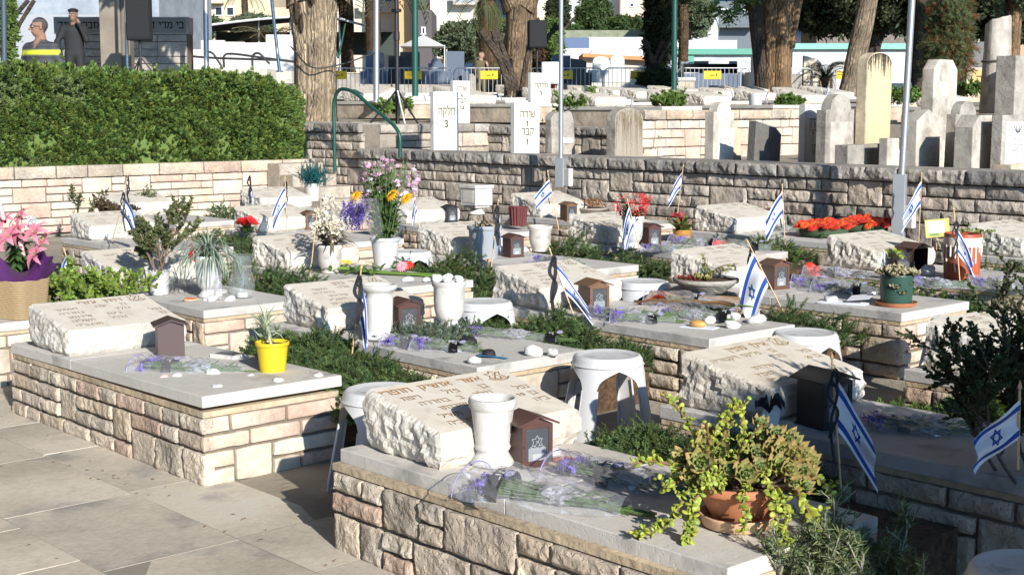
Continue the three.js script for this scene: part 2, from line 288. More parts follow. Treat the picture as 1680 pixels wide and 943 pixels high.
function emblem(g, x, y, s, colour) {                       // engraved star, sword-and-branch and ribbon badge
  g.strokeStyle = colour; g.lineWidth = s * 0.055; g.lineJoin = 'round';
  g.beginPath(); for (let k = 0; k <= 12; k++) { const r = k % 2 ? s * 0.3 : s * 0.52, a = k * Math.PI / 6 - Math.PI / 2; g[k ? 'lineTo' : 'moveTo'](x + r * Math.cos(a), y - s * 0.12 + r * Math.sin(a)); } g.stroke();
  g.beginPath(); g.moveTo(x + s * 0.28, y - s * 0.45); g.lineTo(x - s * 0.25, y + s * 0.25); g.moveTo(x - s * 0.1, y - s * 0.2); g.quadraticCurveTo(x + s * 0.2, y - s * 0.15, x + s * 0.22, y + s * 0.2); g.stroke();
  g.beginPath(); g.moveTo(x - s * 0.62, y + s * 0.2); g.quadraticCurveTo(x - s * 0.2, y + s * 0.55, x, y + s * 0.48); g.quadraticCurveTo(x + s * 0.3, y + s * 0.55, x + s * 0.62, y + s * 0.2); g.quadraticCurveTo(x + s * 0.3, y + s * 0.36, x, y + s * 0.34); g.quadraticCurveTo(x - s * 0.25, y + s * 0.36, x - s * 0.62, y + s * 0.2); g.stroke();
}
const faceBase = '#f1ece2';
function faceTex(style, relief) {                            // the text side of a name stone: width 640, depth 450; relief: the cut depth of the letters
  return canvasTex(640, 450, (g, w, h) => {
    g.fillStyle = relief ? '#fff' : faceBase; g.fillRect(0, 0, w, h); if (relief) mottle(g, w, h, 5000, 'rgba(150,150,150,0.25)', 'rgba(255,255,255,0.3)'); else { mottle(g, w, h, 2600, 'rgba(205,197,183,0.28)', 'rgba(240,236,228,0.3)'); for (let i = 0; i < 60; i++) { g.fillStyle = 'rgba(150,138,118,0.06)'; g.beginPath(); g.ellipse(rnd() * w, rnd() * h, rr(8, 60), rr(6, 40), rnd() * 3, 0, 7); g.fill(); } }
    const ink = relief ? '#000' : style.ink ?? '#a58a63', ink2 = relief ? '#000' : style.ink2 ?? '#b9793f';
    emblem(g, w - 82, 66, 84, ink);
    let y = 44; let x = w - 160;
    for (const word of style.title) { const s = style.titleSize ?? 34; hebrew(g, word, x, y, s, ink2, 0.2); x -= hebWidth(word, s) + s * 1.1; }
    style.lines.forEach((line, i) => line.forEach(([t, xr]) => hebrew(g, t, xr * w, 118 + i * 62, 27, i % 2 ? ink : ink, 0.16)));
  });
}
const TXT = {
  first: { title: ['אשר', 'אושיק', 'חופרי'], ink: '#a9793f', ink2: '#bf8236', lines: [[['בן', 0.72], ['פזל', 0.5], ['ויפת', 0.22]], [['נולד', 0.68], ['ב', 0.46], ['בחדרה', 0.36], ['נפל', 0.96]], [['בן 19', 0.95], ['שירותו', 0.42]], [['ב"ה', 0.96], ['תש"ל', 0.3]], [['תנצב"ה', 0.36]]] },
  second: { title: ['דודן', 'עזרי'], ink: '#a98768', ink2: '#b07a52', lines: [[['בן', 0.74], ['יפה', 0.56], ['ואסתר', 0.3]], [['נולד', 0.72], ['בחדרה', 0.32]], [['נפל', 0.96], ['בעת', 0.6], ['שירותו', 0.34]], [['בן', 0.96], ['צה"ל', 0.6], ['תשל"ה', 0.32]], [['תנצב"ה', 0.34]]] },
  third: { title: ['אילן', 'סופין'], ink: '#b3924f', ink2: '#b98a3c', lines: [[['בן', 0.7], ['פליקס', 0.54], ['ויקטוריה', 0.3]], [['נולד', 0.68], ['נפל', 0.96]], [['בן 20', 0.95], ['שירותו', 0.42]], [['תשמ"ו', 0.32]], [['תנצב"ה', 0.36]]] },
  plain: { title: ['דוד', 'כהן'], ink: '#ad9c84', ink2: '#ac8f70', lines: [[['בן', 0.72], ['שרה', 0.54], ['ומשה', 0.3]], [['נולד', 0.68], ['בחדרה', 0.32], ['נפל', 0.96]], [['בן 21', 0.95], ['שירותו', 0.4]], [['תשל"ג', 0.32]], [['תנצב"ה', 0.34]]] },
  faded: { title: ['יוסף', 'לוי'], ink: '#bcae98', ink2: '#b7a184', lines: [[['בן', 0.72], ['רבקה', 0.54], ['ויעקב', 0.3]], [['נולד', 0.7], ['נפל', 0.96]], [['בן 19', 0.95], ['בחדרה', 0.4]], [['שירותו', 0.32]], [['תנצב"ה', 0.34]]] },
};
seedTo(31);
const faceMat = {}; for (const k in TXT) faceMat[k] = M(0.68, 0.65, 0.595, 0.85, { map: faceTex(TXT[k]), bumpMap: Object.assign(faceTex(TXT[k], true), { colorSpace: THREE.NoColorSpace }), bumpScale: 0.004 });

// ---------- name stones ----------
// origin: front left bottom corner; x 0 (foot side) to -d (head side), z 0 to -w across; flat sloping face on top, quarry-rough flanks
function nameStoneGeo(w, d, hf, hb, seed) {
  const per = [], cell = 0.017, n1 = Math.round(w / cell), n2 = Math.round(d / cell);
  for (let i = 0; i < n1; i++) per.push([0, -w * i / n1, 1, 0]);             // foot side, outward +x
  for (let i = 0; i < n2; i++) per.push([-d * i / n2, -w, 0, -1]);
  for (let i = 0; i < n1; i++) per.push([-d, -w + w * i / n1, -1, 0]);
  for (let i = 0; i < n2; i++) per.push([-d + d * i / n2, 0, 0, 1]);         // path side, outward +z
  const lv = 12, pos = [], idx = [], N = per.length, q = seed * 3.7;
  const hAt = (x) => hf + (hb - hf) * (-x / d);
  for (let j = 0; j <= lv; j++) per.forEach(([x, z, nx, nz], i) => {
    const t = j / lv, y = hAt(x) * t, top = j === lv;
    const b = Math.pow(Math.sin(Math.PI * clamp(t * 0.8 + 0.12)), 0.7);
    const side = nz > 0 ? 0.95 : nx > 0 ? 0.4 : 1;
    const ridge = 1 - Math.abs(noise3(x * 13 + q, y * 9, z * 13));
    const step = Math.round((noise3(x * 8 + q, y * 7, z * 8) + 1) * 2) / 2 - 1;
    let o = side * (0.006 + 0.012 * b * (0.5 + step) + 0.012 * (ridge - 0.5) * b + 0.008 * noise3(x * 22 + y * 14, y * 6, z * 22 + q) * b + 0.009 * noise3(x * 45, y * 45 + q, z * 45) * b) - (j === 0 ? 0.022 : j === 1 ? 0.008 : 0);
    if (top) o = -0.006 + 0.005 * noise3(x * 30, q, z * 30);
    const cx = -d / 2, cz = -w / 2, k = 0.35; let ox = nx, oz = nz;         // corners lean outward on both sides
    const ex = Math.abs(x - cx) / (d / 2), ez = Math.abs(z - cz) / (w / 2);
    if (nx === 0 && ex > 0.85) ox = Math.sign(x - cx) * (ex - 0.85) / 0.15 * k * (1 - 0); if (nz === 0 && ez > 0.85) oz = Math.sign(z - cz) * (ez - 0.85) / 0.15 * k;
    pos.push(x + ox * o + (top ? 0 : 0.006 * noise3(y * 40, x * 40, q)), y + (top || j === 0 ? 0 : 0.01 * noise3(x * 25, z * 25, y * 25 + q)), z + oz * o);
  });
  for (let j = 0; j < lv; j++) for (let i = 0; i < N; i++) { const n = (i + 1) % N, a = j * N + i, b = j * N + n, c = b + N, e = a + N; idx.push(a, b, c, a, c, e); }
  let g = new THREE.BufferGeometry(); g.setAttribute('position', new THREE.BufferAttribute(new Float32Array(pos), 3)); g.setIndex(idx); g = g.toNonIndexed(); g.computeVertexNormals(); boxUV(g, q % 2, (q * 1.3) % 2);
  const tp = [], tuv = [], ti = []; const r0 = lv * N;
  tp.push(-d / 2, hAt(-d / 2), -w / 2); tuv.push(0.5, 0.5);
  for (let i = 0; i < N; i++) { const x = pos[(r0 + i) * 3], y = pos[(r0 + i) * 3 + 1], z = pos[(r0 + i) * 3 + 2]; tp.push(x, y, z); tuv.push(-z / w, -x / d); }
  for (let i = 0; i < N; i++) ti.push(0, 1 + i, 1 + (i + 1) % N);
  const f = new THREE.BufferGeometry(); f.setAttribute('position', new THREE.BufferAttribute(new Float32Array(tp), 3)); f.setAttribute('uv', new THREE.BufferAttribute(new Float32Array(tuv), 2)); f.setIndex(ti); f.computeVertexNormals();
  return [g, f];
}
const STONE_D = 0.45, STONE_W = 0.67;
function nameStone(label, u, v, h, face, seed, turn = 0, k = 1) {
  const o = thing('name_stone', label, 'gravestone', W(u, v, h), turn, 'sloping name stones');
  const [g, f] = nameStoneGeo(STONE_W * k, STONE_D * k, 0.138 * k, 0.235 * k, seed);
  mk('rock_body', g, mat.nameStone, o); mk('inscribed_face', f, faceMat[face], o);
  return o;
}
// ---------- grave plinths ----------
const rowH = (r) => 0.4 + 0.036 * r;
const GW = 0.76, SLAB = 0.055;
function plinth(label, uf, v0, r, opt = {}) {                 // uf: foot face of its name stone
  const ua = uf - (opt.back ?? 0.53), ub = opt.end ?? uf + 1.38, len = ub - ua, gh = lowerH(v0), top = rowH(r) - gh, wallH = top - SLAB - 0.022, out = opt.out ?? 0.0;
  const o = thing('grave_plinth', label, 'grave', W(ua, v0, gh), 0, 'stone grave plinths');
  const tilt = opt.tilt ?? 0;
  const slab = new THREE.Group(); slab.name = 'top_slab'; o.add(slab); slab.position.set(0, top - SLAB, 0); slab.rotation.z = tilt;
  const cut = len * (opt.cut ?? 0.5), sm_ = opt.grey ? mat.slabGrey : mat.slab;
  mk('slab_piece', box(cut - 0.001, SLAB, GW, cut / 2, SLAB / 2, -GW / 2, 0.005), sm_, slab);
  mk('slab_piece', box(len - cut - 0.001, SLAB, GW, cut + (len - cut) / 2, SLAB / 2 - 0.001, -GW / 2, 0.005), sm_, slab);
  mk('mortar_bed', box(len - 0.02 + out, 0.026, GW - 0.02 + out, len / 2, wallH + 0.011, -GW / 2 + 0.006 + out / 2), mat.mortar, o);
  mk('core', box(len - 0.03 + out, wallH - 0.004, GW - 0.03 + out, len / 2, wallH / 2, -GW / 2 + 0.004 + out / 2), mat.joint, o);
  const cell = opt.cell ?? 0.03;
  stones(o, len + out, wallH, { pos: [0, 0, out], unit: opt.unit ?? 0.082, tall: opt.tall ?? 0.25, wmin: 0.12, wmax: 0.38, amp: 0.02, cell, mats: opt.mats ?? mat.ashlar });
  stones(o, GW + out, wallH, { pos: [len + out, 0, out], turn: Math.PI / 2, unit: 0.075, tall: 0.12, wmin: 0.13, wmax: opt.pink ? 0.3 : 0.36, amp: 0.005, flat: opt.rockFoot ? false : true, cell: 0.05, mats: opt.rockFoot ? mat.ashlar : opt.pink ? [mat.dressed[0], mat.dressed[1], mat.dressed[2], mat.dressed[3], mat.dressed[2]] : mat.dressed });
  if (opt.head) stones(o, GW, wallH, { pos: [0, 0, -GW], turn: -Math.PI / 2, unit: 0.08, amp: 0.015, cell, mats: mat.ashlar });
  return o;
}
const ROWS = [3.05, 4.43, 5.78, 7.17, 8.55, 9.85];
const GRAVES = [ // row, foot face of name stone, face text, key words for the labels
  [0, -3.83, 'first', 'with clear ochre lettering behind the tapered urn', 'carrying the big terracotta bowl of trailing succulents'],
  [0, -6.94, 'second', 'behind the unglazed brown lantern back', 'carrying the yellow pot, with pinkish stones in its end wall'],
  [0, -9.75, 'plain', 'beside the woven basket of lilies', 'carrying the woven basket of pink lilies'],
  [1, -3.42, 'third', 'half shaded, with gold lettering, behind the black lantern', 'half in shade beside the flag with a bold blue star'],
  [1, -6.53, 'plain', 'between two white urns and the lavender bouquet', 'carrying the two white urns and a black cap'],
  [1, -9.18, 'faded', 'behind the clear hurricane vase and white pedestal planter', 'carrying the clear glass hurricane vase'],
  [2, -3.08, 'plain', 'above the dense thyme bed, beside the dark thorny shrub', 'under the dark thorny shrub, with the slab edge in shade'],
  [2, -6.18, 'plain', 'behind the bronze lantern and orange gerbera bouquet', 'carrying the kraft paper bouquet of orange gerberas'],
  [2, -9.02, 'faded', 'shaded by the dried hydrangea pot', 'carrying cut lilies and the tall white bucket of mixed flowers'],
  [2, -12.33, 'faded', 'beside two hanging flags under the cream wall', 'beneath the bushy potted myrtle near the cream wall'],
  [3, -5.88, 'faded', 'behind the shallow stone bowl of succulents', 'carrying the dark green pot of pale succulents'],
  [3, -8.68, 'faded', 'behind the grey plastic bucket', 'carrying the grey bucket and squat cream urn'],
  [3, -11.63, 'faded', 'beside the dry cream hydrangeas, with a lantern', 'next to the red poinsettia'],
  [4, -5.6, 'faded', 'behind the open-sided dark lantern, with rough grey flank', 'beside the red glazed drum pot'],
  [4, -8.3, 'faded', 'behind the white urn of red geraniums', 'carrying the white urn of red geraniums'],
  [4, -11.1, 'faded', 'behind the tall mixed bouquet', 'behind the tall mixed bouquet near the square stone urn'],
  [4, -13.8, 'faded', 'beside the turquoise dyed plant', 'under the turquoise dyed plant at the wall corner'],
  [5, -5.2, 'faded', 'beside the galvanised post, behind red glazed pot', 'closest to the galvanised post base'],
  [5, -7.97, 'faded', 'in front of the rubble wall, beside red wreaths', 'carrying the two red flower wreaths'],
  [5, -10.52, 'faded', 'in front of the rubble wall, beside dry brown plant', 'carrying the maroon fluted pot'],
  [3, -14.55, 'faded', 'low and pale at the foot of the cream planter wall', 'at the foot of the cream planter wall'],
];
let gi = 0;
for (const [r, uf, face, sl, pl] of GRAVES) {
  seedTo(100 + gi);
  const v0 = ROWS[r] + (gi === 1 ? 0.05 : 0);
  plinth('stone-walled grave ' + pl, uf, v0, r, { cell: r === 0 ? 0.016 : r <= 2 ? 0.024 : 0.04, out: gi === 0 ? 0.035 : 0, tilt: gi === 1 ? 0.011 : 0, grey: r >= 1, head: gi === 0, cut: [0.5, 0.36, 0.5, 0.45, 0.45, 0.5, 0.5, 0.42][gi] ?? 0.5, unit: r === 0 ? 0.088 : 0.082, tall: r === 0 ? 0.34 : 0.25, rockFoot: gi === 0, pink: gi === 1, back: gi === 1 ? 0.66 : 0.53, end: gi === 1 ? -5.49 : undefined });
  nameStone('sloping limestone name stone ' + sl, uf, v0 + (gi === 1 ? 0.04 : 0.07), rowH(r) + (gi === 1 ? 0.004 : 0), face, gi + 1, rr(-0.03, 0.03));
  gi++;
}
// planted beds between neighbouring graves
{
  seedTo(51);
  for (const [r, uf] of GRAVES.map((g) => [g[0], g[1]])) { if (r > 4) continue;
    const v = ROWS[r] + GW + 0.01, w = ROWS[r + 1] - v - 0.03, g = lowerH(v);
    const m = mk('soil_bed', box(1.75, 0.22, w, 0, 0, 0), mat.soil, scene, [uf + 0.45, g + 0.1, -(v + w / 2)]); m.userData.kind = 'structure';
  }
}

// ---------- builders for the things on and between the graves ----------
const plastic = M(0.66, 0.66, 0.655, 0.38, { map: T.slab }), white = M(0.63, 0.62, 0.59, 0.6, { map: T.slab }), brownMetal = M(0.085, 0.04, 0.032, 0.42), blackCloth = M(0.012, 0.012, 0.014, 0.75);
const bronzeMetal = M(0.16, 0.085, 0.045, 0.4), darkMetal = M(0.02, 0.02, 0.022, 0.5), steel = M(0.55, 0.56, 0.57, 0.35, { metalness: 0.75 }), greenPaint = M(0.012, 0.075, 0.055, 0.4), wood = M(0.62, 0.42, 0.22, 0.7);
const film = new THREE.MeshPhysicalMaterial({ color: lin(0.96, 0.96, 0.98), roughness: 0.05, transmission: 0.9, thickness: 0, ior: 1.45, side: THREE.DoubleSide });
const glassM = new THREE.MeshPhysicalMaterial({ color: lin(0.95, 0.97, 0.97), roughness: 0.02, transmission: 0.93, thickness: 0, ior: 1.5, side: THREE.DoubleSide });
const leafM = (r, g, b, t = 0.25) => new THREE.MeshPhysicalMaterial({ color: lin(r, g, b), roughness: 0.6, transmission: t, thickness: 0, side: THREE.DoubleSide, specularIntensity: 0.5 });
const vtx = new THREE.MeshStandardMaterial({ vertexColors: true, roughness: 0.62, side: THREE.DoubleSide });
const petalVtx = new THREE.MeshPhysicalMaterial({ vertexColors: true, roughness: 0.65, transmission: 0.15, thickness: 0, side: THREE.DoubleSide });
function paint(g, r, gg, b, j = 0) { const n = g.attributes.position.count, c = new Float32Array(n * 3), k = 1 + j * (rnd() * 2 - 1); for (let i = 0; i < n; i++) { c[3 * i] = r * k; c[3 * i + 1] = gg * k; c[3 * i + 2] = b * k; } return g.setAttribute('color', new THREE.BufferAttribute(c, 3)); }
const mtx = new THREE.Matrix4(), qt = new THREE.Quaternion(), eu = new THREE.Euler(), v3 = new THREE.Vector3(), UPV = new THREE.Vector3(0, 1, 0);
const place = (g, x, y, z, rx = 0, ry = 0, rz = 0, s = 1) => g.clone().applyMatrix4(mtx.compose(new THREE.Vector3(x, y, z), qt.setFromEuler(eu.set(rx, ry, rz, 'YXZ')), new THREE.Vector3(s, s, s)));
const along = (g, p, dir, s = 1, spin = 0) => g.clone().applyMatrix4(new THREE.Matrix4().compose(new THREE.Vector3(...p), new THREE.Quaternion().setFromUnitVectors(UPV, new THREE.Vector3(...dir).normalize()).multiply(new THREE.Quaternion().setFromAxisAngle(UPV, spin)), new THREE.Vector3(s, s, s)));
// a bent leaf: root at 0, tip at y = len, curling towards +z
function leaf(len, wid, curl = 0.3, shape = 0.5, seg = 3, cup = 0.12) {
  const pos = [], idx = [];
  for (let i = 0; i <= seg; i++) {
    const t = i / seg, w = wid / 2 * (i === seg ? 0.08 : Math.pow(Math.sin(Math.PI * clamp(Math.pow(t, shape + 0.5) * 0.92 + 0.08)), 0.8)), a = curl * t * t, y = len * t * Math.cos(a * 0.8), z = len * t * Math.sin(a);
    pos.push(-w, y, z + cup * w, 0, y, z, w, y, z + cup * w);
    if (i < seg) { const b = i * 3; idx.push(b, b + 1, b + 4, b, b + 4, b + 3, b + 1, b + 2, b + 5, b + 1, b + 5, b + 4); }
  }
  const g = new THREE.BufferGeometry(); g.setAttribute('position', new THREE.BufferAttribute(new Float32Array(pos), 3)); g.setIndex(idx); g.computeVertexNormals(); return g;
}
const disc = (() => { const pos = [0, 0, 0], idx = []; for (let k = 0; k < 7; k++) { const a = k / 7 * Math.PI * 2; pos.push(Math.sin(a) * 0.5, 0.5 - Math.cos(a) * 0.5, 0.12); } pos[1] = 0.5; for (let k = 0; k < 7; k++) idx.push(0, 1 + k, 1 + (k + 1) % 7); const g = new THREE.BufferGeometry(); g.setAttribute('position', new THREE.BufferAttribute(new Float32Array(pos), 3)); g.setIndex(idx); g.computeVertexNormals(); return g; })();

// --- plastic stool
const stoolParts = (() => {
  const H = 0.5, rt = 0.165, arch = 0.15, seat = lathe([[0.0001, H - 0.012], [0.1, H - 0.011], [0.135, H - 0.008], [0.15, H], [0.162, H - 0.004], [0.172, H - 0.02], [0.178, H - 0.05]], 40);
  const rad = (y) => 0.176 + (H - 0.05 - y) * 0.17;
  const sheet = (a0, a1, n, yt, ybf) => { const pos = [], idx = [], m = 10; for (let i = 0; i <= n; i++) { const a = lerp(a0, a1, i / n), yb = ybf(a); for (let j = 0; j <= m; j++) { const y = lerp(yt, yb, j / m), r = rad(y); pos.push(r * Math.sin(a), y, r * Math.cos(a)); } } for (let i = 0; i < n; i++) for (let j = 0; j < m; j++) { const p = i * (m + 1) + j; idx.push(p, p + 1, p + m + 1, p + 1, p + m + 2, p + m + 1); } const g = new THREE.BufferGeometry(); g.setAttribute('position', new THREE.BufferAttribute(new Float32Array(pos), 3)); g.setIndex(idx); g.computeVertexNormals(); return g; };
  const hw = 0.21, legs = [], lips = [];
  const bottom = (a) => { const m = ((a % (Math.PI / 2)) + Math.PI / 2) % (Math.PI / 2), d = Math.min(m, Math.PI / 2 - m); return d < hw ? 0 : H - arch - 0.02 + 0.105 * Math.pow(clamp((d - hw) / (Math.PI / 4 - hw)), 0.42); };
  const skirt = sheet(0, Math.PI * 2, 96, H - 0.05, (a) => Math.max(bottom(a), H - arch - 0.02));
  const edge = (a) => tube(Array.from({ length: 5 }, (_, i) => { const y = (H - arch - 0.02) * (1 - i / 4), r = rad(y) - 0.004; return [r * Math.sin(a), y, r * Math.cos(a)]; }), 0.006, 6, 5);
  for (let k = 0; k < 4; k++) { const c = k * Math.PI / 2; legs.push(merge([sheet(c - hw, c + hw, 10, H - arch - 0.02, () => 0), edge(c - hw), edge(c + hw)])); }
  const lip = new THREE.TorusGeometry(0.179, 0.004, 6, 48).rotateX(Math.PI / 2).translate(0, H - 0.05, 0);
  return { seat, skirt, legs, lip };
})();
function stool(u, v, h, turn, label, k = 1) {
  const o = thing('plastic_stool', label, 'stool', W(u, v, h), turn, 'white plastic stools in the aisles'); o.scale.set(k, k * 0.9, k);
  mk('seat', stoolParts.seat, plastic, o); mk('skirt', stoolParts.skirt, plastic, o); mk('rim', stoolParts.lip, plastic, o);
  for (const l of stoolParts.legs) mk('leg', l, plastic, o);
  return o;
}
// --- memorial lantern: gabled metal box, glazed door towards +x
const badgeTex = canvasTex(160, 200, (g, w, h) => { g.fillStyle = '#4a4c4e'; g.fillRect(0, 0, w, h); g.fillStyle = '#8b8f90'; g.fillRect(20, 120, 120, 80); g.strokeStyle = g.fillStyle = '#a9adad'; emblem(g, w / 2, 96, 80, '#939898'); g.fillRect(50, 158, 60, 36); });
const badgePane = new THREE.MeshPhysicalMaterial({ map: badgeTex, roughness: 0.08, clearcoat: 1, clearcoatRoughness: 0.03 });
function lantern(u, v, h, turn, label, m = brownMetal, k = 1, open = false) {
  const o = thing('memorial_lantern', label, 'lantern', W(u, v, h), turn, 'metal memorial candle lanterns'); o.scale.setScalar(k);
  const w = 0.062, H = 0.15, t = 0.004, gable = 0.03;
  mk('body', merge([box(t, H, 2 * w, -w, H / 2 + 0.006, 0), box(2 * w, H, t, 0, H / 2 + 0.006, w - t / 2), box(2 * w, H, t, 0, H / 2 + 0.006, -w + t / 2), box(2 * w + 0.012, 0.008, 2 * w + 0.012, 0, 0.004, 0)]), m, o);
  const r = []; for (const s of [-1, 1]) { const len = Math.hypot(w + 0.02, gable); r.push(new THREE.BoxGeometry(2 * w + 0.036, 0.006, len).rotateX(s * Math.atan2(gable, w + 0.02)).translate(0, H + 0.006 + gable / 2 + 0.001, s * (w + 0.02) / 2)); }
  mk('roof', merge(r), m, o);
  const tri = new THREE.Shape([new THREE.Vector2(-w, 0), new THREE.Vector2(w, 0), new THREE.Vector2(0, gable * 0.92)]);
  for (const x of [-w, w - 0.003]) mk('gable', new THREE.ExtrudeGeometry(tri, { depth: 0.003, bevelEnabled: false }).rotateY(Math.PI / 2).translate(x, H + 0.004, 0), m, o);
  const d = new THREE.Group(); d.name = 'door'; o.add(d); d.position.set(w, 0.006, 0);
  if (open) { d.rotation.y = 1.9; d.position.z = w; d.translateZ(-w); }
  mk('door_frame', merge([box(0.005, H, 0.016, 0, H / 2, w - 0.008), box(0.005, H, 0.016, 0, H / 2, -w + 0.008), box(0.005, 0.018, 2 * w - 0.032, 0, 0.009, 0), box(0.005, 0.014, 2 * w - 0.032, 0, H - 0.007, 0)]), m, d);
  mk('door_pane', new THREE.PlaneGeometry(2 * w - 0.03, H - 0.03).rotateY(Math.PI / 2).translate(-0.001, H / 2 + 0.002, 0), badgePane, d);
  mk('knob', new THREE.SphereGeometry(0.004, 8, 6).translate(0.006, H * 0.5, w - 0.008), m, d);
  mk('candle', cyl(0.018, 0.018, 0.06, -0.01, 0.008, 0), white, o);
  return o;
}
// --- urns and pots
const profiles = {
  tapered: [[0.0001, 0.002], [0.07, 0], [0.078, 0.012], [0.062, 0.034], [0.054, 0.05], [0.06, 0.056], [0.064, 0.066], [0.06, 0.074], [0.06, 0.082], [0.067, 0.14], [0.074, 0.195], [0.077, 0.2], [0.082, 0.206], [0.085, 0.222], [0.082, 0.236], [0.075, 0.238], [0.07, 0.228], [0.055, 0.1], [0.0001, 0.09]],
  pedestal: [[0.0001, 0.002], [0.062, 0], [0.066, 0.012], [0.05, 0.03], [0.042, 0.044], [0.052, 0.052], [0.066, 0.07], [0.074, 0.1], [0.077, 0.15], [0.077, 0.215], [0.085, 0.222], [0.087, 0.238], [0.082, 0.246], [0.074, 0.244], [0.068, 0.2], [0.05, 0.08], [0.0001, 0.075]],
  column: [[0.0001, 0.002], [0.085, 0], [0.085, 0.02], [0.066, 0.035], [0.062, 0.05], [0.066, 0.19], [0.06, 0.21], [0.072, 0.224], [0.085, 0.236], [0.086, 0.25], [0.078, 0.256], [0.066, 0.25], [0.05, 0.2], [0.0001, 0.19]],
  squat: [[0.0001, 0.002], [0.052, 0], [0.056, 0.012], [0.05, 0.02], [0.066, 0.05], [0.074, 0.09], [0.072, 0.14], [0.082, 0.155], [0.084, 0.172], [0.078, 0.178], [0.07, 0.172], [0.06, 0.06], [0.0001, 0.05]],
  bucket: [[0.0001, 0.002], [0.06, 0], [0.064, 0.004], [0.08, 0.15], [0.087, 0.152], [0.088, 0.17], [0.083, 0.172], [0.078, 0.165], [0.062, 0.02], [0.0001, 0.015]],
  bowl: [[0.0001, 0.002], [0.075, 0], [0.085, 0.008], [0.15, 0.105], [0.168, 0.125], [0.178, 0.128], [0.18, 0.15], [0.172, 0.154], [0.16, 0.146], [0.15, 0.125], [0.0001, 0.12]],
  dish: [[0.0001, 0.002], [0.1, 0], [0.13, 0.012], [0.2, 0.07], [0.218, 0.078], [0.22, 0.1], [0.208, 0.104], [0.19, 0.09], [0.0001, 0.075]],
  saucer: [[0.0001, 0.002], [0.1, 0], [0.108, 0.006], [0.118, 0.04], [0.122, 0.044], [0.116, 0.045], [0.104, 0.012], [0.0001, 0.01]],
  straight: [[0.0001, 0.002], [0.056, 0], [0.06, 0.006], [0.066, 0.15], [0.068, 0.156], [0.063, 0.157], [0.06, 0.15], [0.05, 0.02], [0.0001, 0.015]],
};
const potG = {}; for (const k in profiles) potG[k] = lathe(profiles[k], 32);
function pot(u, v, h, kind, m, name, label, category, k = 1, soil = true) {
  const o = thing(name, label, category, W(u, v, h)); o.scale.setScalar(k);
  mk('vessel', potG[kind], m, o);
  if (soil) { const p = profiles[kind], r = Math.max(...p.map((q) => q[0])) * 0.86, y = Math.max(...p.map((q) => q[1])) * 0.9; mk('soil', new THREE.CircleGeometry(r, 20).rotateX(-Math.PI / 2).translate(0, y, 0), mat.soil, o); }
  return o;
}
// --- flags
const flagTex = canvasTex(330, 240, (g, w, h) => {
  g.fillStyle = '#f4f6fa'; g.fillRect(0, 0, w, h); g.fillStyle = '#1c4fa6'; g.fillRect(0, 24, w, 38); g.fillRect(0, h - 62, w, 38);
  g.strokeStyle = '#1c4fa6'; g.lineWidth = 9; for (const s of [0, Math.PI]) { g.beginPath(); for (let k = 0; k < 4; k++) { const a = s - Math.PI / 2 + k * Math.PI * 2 / 3; g[k ? 'lineTo' : 'moveTo'](w / 2 + 38 * Math.cos(a), h / 2 + 38 * Math.sin(a)); } g.closePath(); g.stroke(); }
});
const flagM = new THREE.MeshPhysicalMaterial({ map: flagTex, roughness: 0.8, transmission: 0.25, thickness: 0, side: THREE.DoubleSide });
function ribbonGeo(pts, wid, wdir) { const c = new THREE.CatmullRomCurve3(pts.map((p) => new THREE.Vector3(...p))), n = 14, pos = [], idx = []; for (let i = 0; i <= n; i++) { const p = c.getPoint(i / n); pos.push(p.x - wdir[0] * wid / 2, p.y - wdir[1] * wid / 2, p.z - wdir[2] * wid / 2, p.x + wdir[0] * wid / 2, p.y + wdir[1] * wid / 2, p.z + wdir[2] * wid / 2); if (i < n) { const b = i * 2; idx.push(b, b + 1, b + 3, b, b + 3, b + 2); } } const g = new THREE.BufferGeometry(); g.setAttribute('position', new THREE.BufferAttribute(new Float32Array(pos), 3)); g.setIndex(idx); g.computeVertexNormals(); return g; }
const VIEW_R = [0.671, 0, -0.741];
